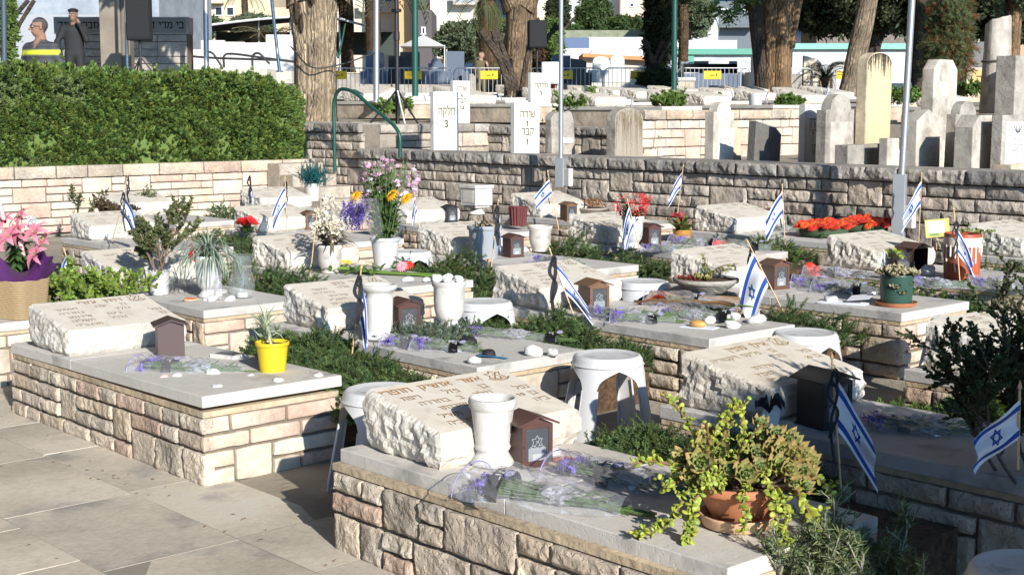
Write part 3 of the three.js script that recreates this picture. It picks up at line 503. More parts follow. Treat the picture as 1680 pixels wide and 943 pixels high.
// base and tip in row coordinates; side: -1 or 1 along the aisle-facing diagonal; droop in radians; hoist length
function flag(b, t, side, droop, hoist, label, ribbon = true, from = 0.1, pinch = 0.4) {
  const B = new THREE.Vector3(...W(...b)), Tp = new THREE.Vector3(...W(...t)), o = thing('flag', label, 'flag', B.toArray(), 0, 'small blue and white flags on sticks'), d = Tp.clone().sub(B), L = d.length(), ax = d.clone().normalize();
  mk('stick', along(cyl(0.0045, 0.004, L, 0, 0, 0, 8), [0, 0, 0], ax.toArray()), wood, o);
  mk('tip', along(lathe([[0.0001, 0], [0.006, 0.004], [0.007, 0.012], [0.0001, 0.032]], 8), d.toArray(), ax.toArray()), wood, o);
  const n = 16, m = 12, fl = hoist * 1.4, pos = [], uv = [], idx = [], q = rnd() * 9, sx = VIEW_R[0] * side, sz = VIEW_R[2] * side, nx = -sz * side, nz = sx * side;
  const start = d.clone().addScaledVector(ax, -from);
  for (let i = 0; i <= n; i++) for (let j = 0; j <= m; j++) {
    const a = i / n, s = j / m, al = droop * (1 - 0.25 * Math.exp(-a * 3)), c = Math.cos(al), dn = Math.sin(al);
    const hp = start.clone().addScaledVector(ax, -hoist * lerp(s, 0.3 + 0.35 * s, pinch * a));
    const wv = (0.018 + 0.03 * a) * Math.sin(s * 9 + a * 3 + q) * (0.35 + pinch) + 0.02 * a * Math.sin(a * 6 + q);
    pos.push(hp.x + sx * fl * a * c + nx * wv, hp.y - fl * a * dn * (1 - 0.12 * pinch), hp.z + sz * fl * a * c + nz * wv); uv.push(a, 1 - s);
    if (i < n && j < m) { const p = i * (m + 1) + j; idx.push(p, p + 1, p + m + 1, p + 1, p + m + 2, p + m + 1); }
  }
  const g = new THREE.BufferGeometry(); g.setAttribute('position', new THREE.BufferAttribute(new Float32Array(pos), 3)); g.setAttribute('uv', new THREE.BufferAttribute(new Float32Array(uv), 2)); g.setIndex(idx); g.computeVertexNormals();
  mk('cloth', g, flagM, o);
  if (ribbon) {
    const s = start.toArray(), w = hoist * (pinch > 0.55 ? 0.1 : 0.055), e = 0.016;
    const at = (x, y) => [s[0] + VIEW_R[0] * x + nx * 0.03 * Math.sign(side), s[1] + y, s[2] + VIEW_R[2] * x + nz * 0.03 * Math.sign(side)];
    for (const [a, c, l] of [[-0.025, 0.035, 0.9], [0.01, -0.03, 1.25]]) mk('ribbon', ribbonGeo([at(0, 0.03), at(a, -hoist * 0.3), at(c * 0.4, -hoist * 0.7 * l), at(a * 0.6, -hoist * 1.25 * l)], w, VIEW_R), blackCloth, o);
    mk('ribbon_knot', new THREE.TorusGeometry(hoist * 0.09, 0.006, 6, 14).scale(0.7, 1.5, 1).rotateY(0.83).translate(...at(0, 0.0)), blackCloth, o);
  }
  return o;
}
// --- pebbles
const pebG = Array.from({ length: 6 }, (_, k) => { const g = new THREE.IcosahedronGeometry(1, 3), p = g.attributes.position; for (let i = 0; i < p.count; i++) { v3.fromBufferAttribute(p, i).normalize(); const n = 1 + 0.3 * noise3(v3.x * 1.3 + k * 5, v3.y * 1.3, v3.z * 1.3) + 0.05 * noise3(v3.x * 4, v3.y * 4 + k, v3.z * 4); p.setXYZ(i, v3.x * n, Math.max(-0.62, v3.y * n) , v3.z * n); } g.computeVertexNormals(); return boxUV(g); });
const pebWhite = M(0.66, 0.65, 0.62, 0.8, { map: T.slab }), pebTan = M(0.6, 0.5, 0.36, 0.8, { map: T.lime }), pebPink = M(0.8, 0.42, 0.42, 0.7), pebGrey = M(0.52, 0.5, 0.46, 0.85, { map: T.lime });
function pebble(u, v, h, s, label, m = pebWhite, group = 'pebbles left on the graves', flat = 0.7) {
  const o = mk('pebble', pick(pebG), m, scene, W(u, v, h + s * flat * 0.6), [rr(-0.15, 0.15), rr(0, 6), rr(-0.15, 0.15)]); s *= 1.02; o.scale.set(s * rr(1, 1.3), s * flat * 1.15, s);
  return tag(o, label, 'pebble', group);
}
// --- plants
const needle = (len, wid) => { const g = new THREE.BufferGeometry(); g.setAttribute('position', new THREE.BufferAttribute(new Float32Array([-wid / 2, 0, 0, wid / 2, 0, 0, wid * 0.4, len * 0.6, len * 0.12, -wid / 2, 0, 0, wid * 0.4, len * 0.6, len * 0.12, -wid * 0.4, len * 0.6, len * 0.12, -wid * 0.4, len * 0.6, len * 0.12, wid * 0.4, len * 0.6, len * 0.12, 0, len, len * 0.3]), 3)); g.computeVertexNormals(); return g; };
function sprig(len, n, nl, nw, open = 0.9) { const a = [], b = needle(nl, nw); for (let i = 0; i < n; i++) { const t = 0.1 + 0.9 * i / n; a.push(b.clone().rotateX(open * (1.25 - 0.7 * t)).rotateY(i * 2.4 + rnd()).translate(0, len * t, 0)); } a.push(new THREE.CylinderGeometry(0.0012, 0.002, len, 4, 1).translate(0, len / 2, 0)); return merge(a); }
seedTo(61);
const sprigG = [sprig(0.075, 30, 0.015, 0.0052, 1.15), sprig(0.095, 36, 0.014, 0.0055, 1.15)];
const rosemaryM = leafM(0.09, 0.14, 0.045), thymeM = leafM(0.10, 0.165, 0.04), greyleafM = leafM(0.15, 0.19, 0.13);
function instanced(name, g, m, list, parent, tint) {
  const o = new THREE.InstancedMesh(g, m, list.length); o.name = parent === scene ? numbered(name) : name; o.castShadow = o.receiveShadow = true; const c = new THREE.Color();
  list.forEach((a, i) => { o.setMatrixAt(i, a); if (tint) { const k = rr(tint[0], tint[1]), w = rr(-1, 1) * (tint[2] ?? 0.1); o.setColorAt(i, c.setRGB(k * (1 + w), k, k * (1 - w))); } });
  parent.add(o); return o;
}
const orient = (p, dir, s, spin = rnd() * 6.3) => new THREE.Matrix4().compose(new THREE.Vector3(...p), new THREE.Quaternion().setFromUnitVectors(UPV, new THREE.Vector3(...dir).normalize()).multiply(new THREE.Quaternion().setFromAxisAngle(UPV, spin)), new THREE.Vector3(s, s, s));
function groundCover(u0, u1, v0, v1, h, tall, n, label, m = rosemaryM, k = 1) {
  const a = [], b = [];
  for (let i = 0; i < n; i++) {
    const x = rnd(), z = rnd(), bump = (0.55 + 0.6 * noise3(lerp(u0, u1, x) * 5, lerp(v0, v1, z) * 5, n)) * Math.pow(Math.sin(Math.PI * clamp(z * 0.9 + 0.05)) * Math.sin(Math.PI * clamp(x * 0.94 + 0.03)), 0.35);
    const y = h + tall * clamp(bump, 0.05, 1) * Math.pow(rnd(), 0.5), out = (z - 0.5) * 1.6;
    (i % 2 ? a : b).push(orient(W(lerp(u0, u1, x), lerp(v0, v1, z), y), [rr(-1, 1) + (x - 0.5) * 0.8, rr(0.0, 0.9), rr(-1, 1) - out], k * rr(0.7, 1.2)));
  }
  const o = thing('ground_cover', label, 'ground cover', [0, 0, 0], 0, undefined, 'stuff');
  instanced('sprigs', sprigG[0], m, a, o, [0.6, 1.35, 0.14]); instanced('sprigs', sprigG[1], m, b, o, [0.6, 1.3, 0.14]);
  return o;
}
// a woody shrub grown by branching; leaves are real faces
function grow(start, dir, len, r, depth, opt, tubes, leaves) {
  const pts = [start.clone()], d = dir.clone(), p = start.clone(), n = 4;
  for (let i = 0; i < n; i++) { d.x += rr(-1, 1) * opt.wob; d.y += rr(-1, 1) * opt.wob + opt.lift; d.z += rr(-1, 1) * opt.wob; d.normalize(); p.addScaledVector(d, len / n); pts.push(p.clone()); }
  tubes.push(new THREE.TubeGeometry(new THREE.CatmullRomCurve3(pts), 5, r, depth > 1 ? 6 : 4).toNonIndexed());
  if (depth <= opt.leafFrom) { const c = new THREE.CatmullRomCurve3(pts); for (let i = 0; i < opt.leaves; i++) { const t = 0.1 + 0.9 * (i + rnd()) / opt.leaves, q = c.getPoint(Math.min(1, t)); leaves.push([q.toArray(), [rr(-1, 1) + d.x * 0.6, rr(-0.6, 1) + d.y * 0.5, rr(-1, 1) + d.z * 0.6], rr(0.7, 1.25)]); } }
  if (depth > 0) for (let k = 0; k < opt.kids; k++) { const t = k / opt.kids * 0.7 + 0.3, c = new THREE.CatmullRomCurve3(pts).getPoint(t), nd = d.clone().add(new THREE.Vector3(rr(-1, 1), rr(-0.6, 0.8), rr(-1, 1)).multiplyScalar(opt.spread)).normalize(); grow(c, nd, len * opt.shrink * rr(0.7, 1.15), r * 0.62, depth - 1, opt, tubes, leaves); }
}
function shrub(name, label, category, pos, opt, leafGeo, lm, bm, group) {
  const o = thing(name, label, category, pos, 0, group), tubes = [], leaves = [];
  for (let k = 0; k < (opt.stems ?? 1); k++) grow(new THREE.Vector3(rr(-1, 1) * (opt.base ?? 0.02), 0, rr(-1, 1) * (opt.base ?? 0.02)), new THREE.Vector3(rr(-1, 1) * (opt.fan ?? 0.3) + (opt.lean?.[0] ?? 0), 1, rr(-1, 1) * (opt.fan ?? 0.3) + (opt.lean?.[1] ?? 0)).normalize(), opt.len * rr(0.75, 1.15), opt.r, opt.depth, opt, tubes, leaves);
  mk('branches', merge(tubes), bm, o);
  instanced('foliage', leafGeo, lm, leaves.map(([p, d, s]) => orient(p, d, s * opt.leaf)), o, [0.6, 1.3, 0.12]).userData.kind = 'stuff';
  return o;
}
const twigM = M(0.17, 0.115, 0.075, 0.9), stemGreen = M(0.1, 0.17, 0.045, 0.7), dryM = M(0.32, 0.26, 0.17, 0.9);
// --- flower heads, painted per petal
function daisy(r, n, pc, cc, layers = 2, curl = 0.5) { const a = []; for (let l = 0; l < layers; l++) for (let k = 0; k < n; k++) { const ang = (k + l * 0.5) / n * 6.283; a.push(paint(leaf(r * (1 - 0.22 * l), r * 0.3, -curl, 0.9, 3).rotateX(-1.25 + 0.32 * l).rotateY(ang).toNonIndexed().rotateX(0), pc[0], pc[1], pc[2], 0.22)); } const c = new THREE.SphereGeometry(r * 0.24, 8, 5).scale(1, 0.5, 1).translate(0, r * 0.03, 0).toNonIndexed(); a.push(paint(c, cc[0], cc[1], cc[2])); return merge(a.map((g) => g)); }
function ball(r, n, pc, j = 0.2, pet = 0.45) { const a = []; for (let i = 0; i < n; i++) { const y = 1 - 2 * (i + 0.5) / n, ph = i * 2.4, q = Math.sqrt(1 - y * y); a.push(paint(along(leaf(r * pet, r * pet * 0.9, 0.6, 0.5, 2), [q * Math.cos(ph) * r * 0.62, y * r * 0.55, q * Math.sin(ph) * r * 0.62], [q * Math.cos(ph), y + 0.3, q * Math.sin(ph)], 1, rnd() * 6).toNonIndexed(), pc[0], pc[1], pc[2], j)); } return merge(a); }
function lily(r, pc, oc) { const a = []; for (let k = 0; k < 6; k++) { const g = leaf(r, r * (k % 2 ? 0.36 : 0.48), -1.15, 0.75, 5, 0.3).rotateX(-0.45 - (k % 2) * 0.12).rotateY(k * 1.047 + rr(-0.1, 0.1)).toNonIndexed(), p = g.attributes.position, n = p.count, c = new Float32Array(n * 3); for (let i = 0; i < n; i++) { const t = clamp(Math.hypot(p.getX(i), p.getY(i), p.getZ(i)) / r), e = Math.abs(noise3(p.getX(i) * 60, k, 2)); for (let q = 0; q < 3; q++) c[3 * i + q] = lerp(pc[q], oc[q], clamp(t * 0.9 - 0.1 + 0.2 * e)); } g.setAttribute('color', new THREE.BufferAttribute(c, 3)); a.push(g); } for (let k = 0; k < 5; k++) a.push(paint(along(cyl(0.0015, 0.0015, r * 0.5, 0, 0, 0, 4), [0, 0, 0], [Math.sin(k * 1.25) * 0.3, 1, Math.cos(k * 1.25) * 0.3]).toNonIndexed(), 0.5, 0.55, 0.2)); return merge(a.map((g) => { g.deleteAttribute('uv'); return g; })); }

// ---------- stools ----------
seedTo(71);
const stoolAt = (u, v, h, turn, label, k) => stool(u, v, lowerH(v) + 0.002, turn, label, k);
stoolAt(-4.844,3.626,0.48, 0.55, 'white plastic stool in the aisle, its shadow on the pinkish end wall', 1.04);
stoolAt(-4.731,4.919,0.52, 0.3, 'white plastic stool in the aisle behind the trailing succulents', 1.0);
stoolAt(-4.381,6.06,0.54, 0.6, 'white plastic stool with a small grey print on its rim', 1.0);
stoolAt(-6.332,6.929,0.62, 0.2, 'white plastic stool beside the shallow stone bowl of succulents', 1.0);
stoolAt(-3.974,6.931,0.6, 0.4, 'white plastic stool tucked behind the name stone near dark shrub', 1.0);
stoolAt(-1.778,3.531,0.53, 0.1, 'white plastic stool in deep shade below the dark shrub', 1.0);
stoolAt(-8.951,6.988,0.64, 0.5, 'white plastic stool behind the tall white flower bucket', 1.0);
stoolAt(-6.488,5.644,0.6, 0.5, 'white plastic stool behind the white urn with shells', 1.0);
// ---------- lanterns ----------
lantern(-3.702,3.436,0.4, -0.25, 'reddish brown lantern with gabled roof beside the tapered urn', brownMetal, 1.02);
lantern(-6.62,3.555,0.4, 2.75, 'scuffed brown lantern turned backwards in front of its name stone', M(0.075, 0.045, 0.04, 0.5), 1.1);
lantern(-6.205,4.794,0.436, -0.2, 'brown lantern with emblem door between two white urns', brownMetal, 1.1);
lantern(-3.254,4.641,0.436, -0.2, 'black lantern in shade behind the star flag', darkMetal, 1.22);
lantern(-5.898,6.007,0.472, -0.25, 'light bronze lantern with emblem door beside orange gerberas', bronzeMetal, 1.1);
lantern(-5.703,7.535,0.508, -0.2, 'dark bronze lantern behind the leaning striped flag', M(0.12, 0.06, 0.04, 0.4), 1.05);
lantern(-5.418,8.75,0.544, -0.2, 'brown lantern with its door swung open', brownMetal, 1.15, true);
lantern(-8.374,7.593,0.508, -0.2, 'brown lantern beside the grey bucket', brownMetal, 1.0);
lantern(-7.962,8.786,0.544, -0.2, 'brown lantern beside the urn of red geraniums', brownMetal, 1.05);
lantern(-10.106,9.922,0.58, -0.2, 'brown lantern beside the dry brown plant under the rubble wall', bronzeMetal, 1.0);
lantern(-11.081,9.168,0.544, -0.2, 'black brown lantern beside the square stone urn', darkMetal, 0.95);
lantern(-11.663,7.839,0.508, -0.2, 'brown lantern beside the dried hydrangeas', bronzeMetal, 1.0);
lantern(-8.134,10.688,0.58, -0.2, 'brown lantern behind a flag near the red wreaths', bronzeMetal, 1.0);
// ---------- urns, pots and their plants ----------
const cream = M(0.62, 0.57, 0.49, 0.6, { map: T.slab }), stoneWhite = M(0.66, 0.635, 0.58, 0.7, { map: T.lime }), terracotta = M(0.50, 0.19, 0.085, 0.75, { map: T.lime }), paleTerra = M(0.62, 0.40, 0.24, 0.8, { map: T.lime });
pot(-3.779,3.324,0.4, 'tapered', stoneWhite, 'urn', 'tapered cream stone urn with a rolled rim beside brown lantern', 'urn', 1.06, false);
pot(-6.163,4.588,0.436, 'column', stoneWhite, 'urn', 'white column-shaped urn behind a hanging flag', 'urn', 1.2, false);
pot(-6.152,5.081,0.436, 'pedestal', stoneWhite, 'urn', 'white pedestal urn holding white shells', 'urn', 1.16, false);
pot(-8.512,8.022,0.508, 'squat', cream, 'urn', 'squat cream urn on a foot beside small bronze lantern', 'urn', 1.25, false);
const grass = (o, n, y, len, wid, m, spread = 0.9, curl = 1.2, name = 'blades') => { const a = []; for (let i = 0; i < n; i++) { const g = leaf(len * rr(0.6, 1.1), wid, curl * rr(0.5, 1.3), 0.2, 5, 0.3).rotateX(rr(0.05, spread)).rotateY(rnd() * 6.3).translate(rr(-0.02, 0.02), y, rr(-0.02, 0.02)); a.push(g); } return mk(name, merge(a), m, o); };
{
  seedTo(72);
  let o = pot(-8.339,4.783,0.436, 'pedestal', white, 'planter', 'white pedestal planter overflowing with silvery narrow leaves', 'planter', 1.15);
  grass(o, 150, 0.22, 0.27, 0.011, leafM(0.25, 0.31, 0.22, 0.2), 1.1, 1.6);
  o = pot(-8.679,4.594,0.436, 'straight', white, 'planter', 'plain white cylindrical pot holding the tall bushy myrtle', 'planter', 1.05);
  const mp = o.position.clone().add(new THREE.Vector3(0, 0.14, 0));
  shrub('potted_myrtle', 'tall bushy myrtle with tiny leaves rising from white cylindrical pot', 'plant', mp.toArray(), { stems: 5, base: 0.03, fan: 0.34, len: 0.36, r: 0.006, depth: 3, kids: 4, leaves: 17, leafFrom: 2, wob: 0.22, lift: 0.06, spread: 0.75, shrink: 0.55, leaf: 0.022 }, leaf(1, 0.55, 0.4), leafM(0.12, 0.14, 0.05), twigM);
  // yellow pot
  o = pot(-5.832,3.686,0.4, 'bucket', M(0.82, 0.58, 0.02, 0.5, { map: T.slab }), 'flower_pot', 'bright yellow plastic pot with a narrow-leaved succulent', 'flower pot', 0.96);
  mk('stem', tube([[0, 0.13, 0], [-0.012, 0.19, 0.01], [-0.03, 0.235, 0.02]], 0.008, 8, 7), M(0.42, 0.38, 0.24), o);
  { const a = []; for (let i = 0; i < 46; i++) { const up = rnd(); a.push(leaf(rr(0.09, 0.16), 0.012, rr(0.2, 0.7), 0.15, 4, 0.5).rotateX(lerp(0.05, 1.5, up * up)).rotateY(rnd() * 6.3).translate(-0.03 + rr(-0.006, 0.006), 0.215 + rr(0, 0.03), 0.02)); } for (let i = 0; i < 10; i++) a.push(leaf(rr(0.11, 0.16), 0.011, -0.5, 0.15, 4, 0.5).rotateX(rr(1.2, 1.7)).rotateY(rnd() * 6.3).translate(-0.02, rr(0.17, 0.2), 0.012)); mk('leaves', merge(a), leafM(0.42, 0.48, 0.32, 0.15), o); }
  mk('drain_notch', box(0.016, 0.008, 0.004, 0.045, 0.006, 0.046), blackCloth, o);
  // grey bucket
  o = pot(-8.356,7.269,0.508, 'bucket', M(0.30, 0.32, 0.33, 0.5), 'bucket', 'grey plastic bucket with withered brown plant', 'bucket', 1.6);
  grass(o, 30, 0.15, 0.09, 0.02, dryM, 1.2, 1.5, 'withered_leaves');
  // white urn with geraniums
  o = pot(-7.955,8.56,0.544, 'pedestal', white, 'urn', 'white urn crowded with red geraniums behind a leaning flag', 'urn', 1.1);
  { const a = []; for (let i = 0; i < 34; i++) { const y = 0.27 + rr(0, 0.16), r = 0.13 * Math.sqrt(rnd()); const t = rnd() * 6.3; a.push(place(ball(0.03, 12, [0.75, 0.03, 0.03], 0.3), r * Math.cos(t), y - r * 0.25, r * Math.sin(t))); } mk('blossoms', merge(a), petalVtx, o); grass(o, 36, 0.22, 0.15, 0.03, leafM(0.06, 0.11, 0.03), 1.1, 0.6, 'leaves'); }
  // maroon fluted pot
  o = thing('fluted_pot', 'maroon fluted plastic pot beside a name stone under rubble wall', 'flower pot', W(-9.955,9.09,0.58));
  { const a = [cyl(0.07, 0.085, 0.18, 0, 0, 0, 24)]; for (let k = 0; k < 16; k++) a.push(along(cyl(0.011, 0.012, 0.18, 0, 0, 0, 5), [0.068 * Math.cos(k * 0.3927), 0, 0.068 * Math.sin(k * 0.3927)], [0.083 * Math.cos(k * 0.3927) - 0.068 * Math.cos(k * 0.3927), 0.18, 0.015 * Math.sin(k * 0.3927)])); mk('vessel', merge(a), M(0.13, 0.03, 0.03, 0.6), o); mk('rim', new THREE.TorusGeometry(0.086, 0.008, 6, 24).rotateX(Math.PI / 2).translate(0, 0.18, 0), M(0.13, 0.03, 0.03, 0.6), o); }
  // square stone urn
  o = thing('square_urn', 'square stone urn with panelled sides on a round foot', 'urn', W(-11.292,9.713,0.58));
  mk('bowl', box(0.24, 0.2, 0.24, 0, 0.2, 0, 0.006), stoneWhite, o); mk('rim', box(0.265, 0.035, 0.265, 0, 0.3, 0, 0.006), stoneWhite, o); mk('lower_moulding', box(0.2, 0.03, 0.2, 0, 0.09, 0, 0.01), stoneWhite, o); mk('foot', lathe([[0.0001, 0], [0.09, 0], [0.09, 0.02], [0.06, 0.05], [0.08, 0.08], [0.0001, 0.085]], 20), stoneWhite, o);
  for (const [x, z, t] of [[0.1215, 0, 0], [0, 0.1215, Math.PI / 2]]) mk('panel', box(0.004, 0.13, 0.17, 0, 0.2, 0), cream, o, [t ? 0 : x, 0, t ? z : 0], [0, t, 0]);
  // green pot with pale succulent on a terracotta saucer
  o = pot(-4.702,7.422,0.508, 'straight', M(0.03, 0.075, 0.055, 0.35), 'flower_pot', 'dark green glazed pot of pale pointed succulents on a saucer', 'flower pot', 1.0, true); o.scale.set(1.55, 1.15, 1.55); o.position.y += 0.014;
  mk('saucer', potG.saucer, terracotta, o, [0, -0.012, 0], [0, 0, 0]).scale.set(0.68, 0.5, 0.68);
  const rosetteS = (r, n, c1, c2) => { const a = []; for (let i = 0; i < n; i++) { const t = i / n, g = leaf(r * (0.35 + 0.68 * t), r * (0.3 + 0.3 * t), -0.5, 1.1, 4, 0.5).rotateX(0.35 + 1.15 * Math.sqrt(t)).rotateY(i * 2.4).toNonIndexed(), p = g.attributes.position, c = new Float32Array(p.count * 3); for (let k = 0; k < p.count; k++) { const e = clamp(Math.hypot(p.getX(k), p.getZ(k)) / r * 1.1 - 0.15); for (let q = 0; q < 3; q++) c[3 * k + q] = lerp(c1[q], c2[q], Math.pow(e, 1.5)); } g.setAttribute('color', new THREE.BufferAttribute(c, 3)); a.push(g); } return merge(a); };
  for (let i = 0; i < 15; i++) { const t = i * 2.4, r = 0.075 * Math.sqrt((i + 0.5) / 15); mk('rosette', rosetteS(0.036, 18, [0.30, 0.30, 0.16], [0.50, 0.36, 0.24]), vtx, o, [r * Math.cos(t), 0.165 + rr(0, 0.025) - r * 0.2, r * Math.sin(t)], [rr(-0.4, 0.4), 0, rr(-0.4, 0.4)]); }
  for (const [x, y, z] of [[0.03, 0.1, 0.05], [0.045, 0.07, 0.03], [0.05, 0.115, -0.01]]) mk('rosette', rosetteS(0.036, 18, [0.34, 0.32, 0.18], [0.52, 0.38, 0.26]), vtx, o, [x, y, z], [0.9, 0.6, -0.4]);
  { const a = []; for (let i = 0; i < 30; i++) a.push(place(disc, rr(-0.03, 0.03), 0.25 + rr(-0.02, 0.03), rr(-0.03, 0.03), rr(-2, 2), rr(0, 6), 0, 0.018)); mk('yellow_green_tuft', merge(a), leafM(0.30, 0.38, 0.06), o); mk('stem', tube([[0, 0.14, 0], [0.005, 0.2, 0.005], [0, 0.26, 0]], 0.003), twigM, o); }
  // red drum pot with poured white glaze
  o = thing('glazed_pot', 'red glazed drum pot with dripping white glaze and black ribbon', 'flower pot', W(-4.996,8.68,0.544)); o.scale.setScalar(1.05);
  mk('vessel', lathe([[0.0001, 0], [0.105, 0], [0.112, 0.02], [0.118, 0.15], [0.116, 0.27], [0.12, 0.29], [0.114, 0.3], [0.104, 0.29], [0.1, 0.03], [0.0001, 0.03]], 30), M(0.42, 0.09, 0.04, 0.35, { map: T.lime }), o);
  mk('glaze_band', cyl(0.1215, 0.1205, 0.06, 0, 0.215, 0, 30), M(0.72, 0.62, 0.5, 0.35), o);
  for (let k = 0; k < 22; k++) { const t = k / 22 * 6.283, l = rr(0.03, 0.12); mk('glaze_drip', along(new THREE.CapsuleGeometry(0.007, l, 3, 6).translate(0, -l / 2, 0), [0.1195 * Math.cos(t), 0.22, 0.1195 * Math.sin(t)], [0, 1, 0]), M(0.74, 0.66, 0.55, 0.35), o); }
  mk('soil', new THREE.CircleGeometry(0.1, 20).rotateX(-Math.PI / 2).translate(0, 0.27, 0), mat.soil, o);
  { const a = []; for (let i = 0; i < 90; i++) a.push(place(disc, rr(-0.1, 0.12), 0.3 + rr(-0.14, 0.04) * (i % 2), rr(-0.16, 0.02) - 0.06, rr(-2, 2), rr(0, 6), 0, 0.02)); mk('trailing_leaves', merge(a), leafM(0.20, 0.24, 0.06), o); }
  // shallow stone dish with succulents
  o = pot(-5.852,6.999,0.508, 'dish', M(0.47, 0.43, 0.36, 0.95, { map: T.lime, bumpMap: T.rough, bumpScale: 0.01 }), 'planter', 'shallow rough stone bowl of mixed succulents before a name stone', 'planter', 0.98);
  grass(o, 26, 0.08, 0.15, 0.008, leafM(0.2, 0.24, 0.1), 0.5, 0.3, 'grassy_blades');
  for (const [x, z] of [[-0.06, 0.02], [0.0, 0.08], [-0.02, -0.05], [0.05, 0.04]]) mk('rosette', rosetteS(0.041, 22, [0.22, 0.25, 0.07], [0.42, 0.28, 0.1]), vtx, o, [x, 0.1 + rr(0, 0.03), z], [rr(-0.3, 0.3), 0, rr(-0.3, 0.3)]);
  { const a = []; for (let i = 0; i < 120; i++) a.push(place(disc, rr(-0.15, 0.02), 0.085 + rr(0, 0.03), rr(0.02, 0.15), rr(-2, 2), rr(0, 6), 0, 0.016)); mk('red_stonecrop', merge(a), leafM(0.30, 0.05, 0.03), o); const st = []; for (const [dx, dy, dz] of [[0.12, 0.1, -0.16], [0.18, 0.08, -0.1], [-0.05, 0.16, -0.02]]) st.push(tube([[0, 0.08, 0], [dx * 0.5, 0.1 + dy * 0.8, dz * 0.5], [dx, 0.08 + dy, dz]], 0.004)); mk('twigs', merge(st), twigM, o); const b = []; for (let i = 0; i < 70; i++) { const t = rnd(), k = i % 3, d = [[0.12, 0.1, -0.16], [0.18, 0.08, -0.1], [-0.05, 0.16, -0.02]][k]; b.push(place(disc, d[0] * t + rr(-0.01, 0.01), 0.09 + d[1] * Math.sqrt(t), d[2] * t + rr(-0.01, 0.01), rr(-2, 2), rr(0, 6), 0, 0.02)); } mk('twig_leaves', merge(b), leafM(0.24, 0.27, 0.07), o); }
  // ochre pot with red flowers and a dry plant in a low pot
  o = pot(-8.034,9.275,0.544, 'straight', M(0.45, 0.2, 0.04, 0.35), 'flower_pot', 'small ochre glazed pot with red kalanchoe and a broad leaf', 'flower pot', 1.0); o.scale.set(1.25, 0.7, 1.25);
  { const a = []; for (let i = 0; i < 10; i++) a.push(place(ball(0.025, 10, [0.7, 0.03, 0.05], 0.3), rr(-0.07, 0.02), 0.3 + rr(-0.05, 0.05), rr(-0.05, 0.05))); mk('blossoms', merge(a), petalVtx, o); grass(o, 20, 0.13, 0.22, 0.05, leafM(0.16, 0.26, 0.05), 0.7, 0.5, 'leaves'); grass(o, 16, 0.14, 0.26, 0.03, M(0.25, 0.1, 0.05), 0.5, 0.7, 'brown_leaves'); }
  o = pot(-10.464,10.627,0.58, 'dish', M(0.3, 0.25, 0.2, 0.9), 'planter', 'low planter with a dry russet plant against the rubble wall', 'planter', 0.75);
  { const a = []; for (let i = 0; i < 150; i++) { const t = rnd() * 6.3, r = 0.2 * Math.sqrt(rnd()); a.push(leaf(0.05, 0.03, 0.5).rotateX(rr(0, 1.6)).rotateY(rnd() * 6).translate(r * Math.cos(t), 0.12 + rr(0, 0.12) * (1 - r * 3), r * Math.sin(t))); } mk('russet_leaves', merge(a), M(0.30, 0.15, 0.06), o); }
  // glass hurricane vase with a candle
  o = thing('glass_vase', 'clear waisted glass hurricane vase with a white candle inside', 'vase', W(-8.136,4.916,0.436)); o.scale.setScalar(1.12);
  mk('glass', lathe([[0.0001, 0.004], [0.05, 0.004], [0.066, 0.012], [0.078, 0.06], [0.076, 0.1], [0.06, 0.15], [0.054, 0.18], [0.06, 0.215], [0.076, 0.255], [0.08, 0.262]], 40), glassM, o);
  mk('candle', cyl(0.035, 0.034, 0.03, 0, 0.008, 0, 20), white, o);
  o = thing('water_bottle', 'small clear plastic bottle beside the hurricane vase', 'bottle', W(-8.163,4.751,0.436));
  mk('bottle_shell', lathe([[0.0001, 0.002], [0.022, 0.002], [0.026, 0.01], [0.026, 0.1], [0.018, 0.13], [0.012, 0.14], [0.012, 0.16]], 20), film, o); mk('label_sleeve', cyl(0.0265, 0.0265, 0.03, 0, 0.03, 0, 20), white, o);
  o = thing('red_candle_jar', 'red glass memorial candle jar behind the pedestal planter', 'candle', W(-10.264,5.739,0.436));
  mk('jar', lathe([[0.0001, 0], [0.032, 0], [0.034, 0.01], [0.034, 0.09], [0.026, 0.1], [0.012, 0.125], [0.0001, 0.13]], 20), M(0.55, 0.02, 0.02, 0.2), o); mk('handle', new THREE.TorusGeometry(0.014, 0.003, 6, 14).translate(0, 0.135, 0), M(0.55, 0.02, 0.02, 0.3), o);
  // ---- terracotta bowl with trailing succulents
  seedTo(73);
  o = thing('succulent_bowl', 'large terracotta bowl of trailing jade and orange-tipped rosettes on a saucer', 'potted plant', W(-2.692,3.393,0.4));
  mk('saucer', lathe([[0.0001, 0.002], [0.092, 0], [0.104, 0.006], [0.112, 0.034], [0.117, 0.04], [0.11, 0.043], [0.1, 0.012], [0.0001, 0.01]], 40), paleTerra, o);
  mk('bowl', lathe([[0.0001, 0.014], [0.062, 0.012], [0.068, 0.018], [0.118, 0.1], [0.13, 0.112], [0.138, 0.114], [0.14, 0.136], [0.132, 0.14], [0.122, 0.132], [0.112, 0.11], [0.0001, 0.105]], 44), terracotta, o);
  mk('soil', new THREE.CircleGeometry(0.122, 24).rotateX(-Math.PI / 2).translate(0, 0.122, 0), mat.soil, o);
  const R = (a, b) => [VIEW_R[0] * a + 0.741 * b, VIEW_R[2] * a + 0.671 * b];   // across and towards the path corner
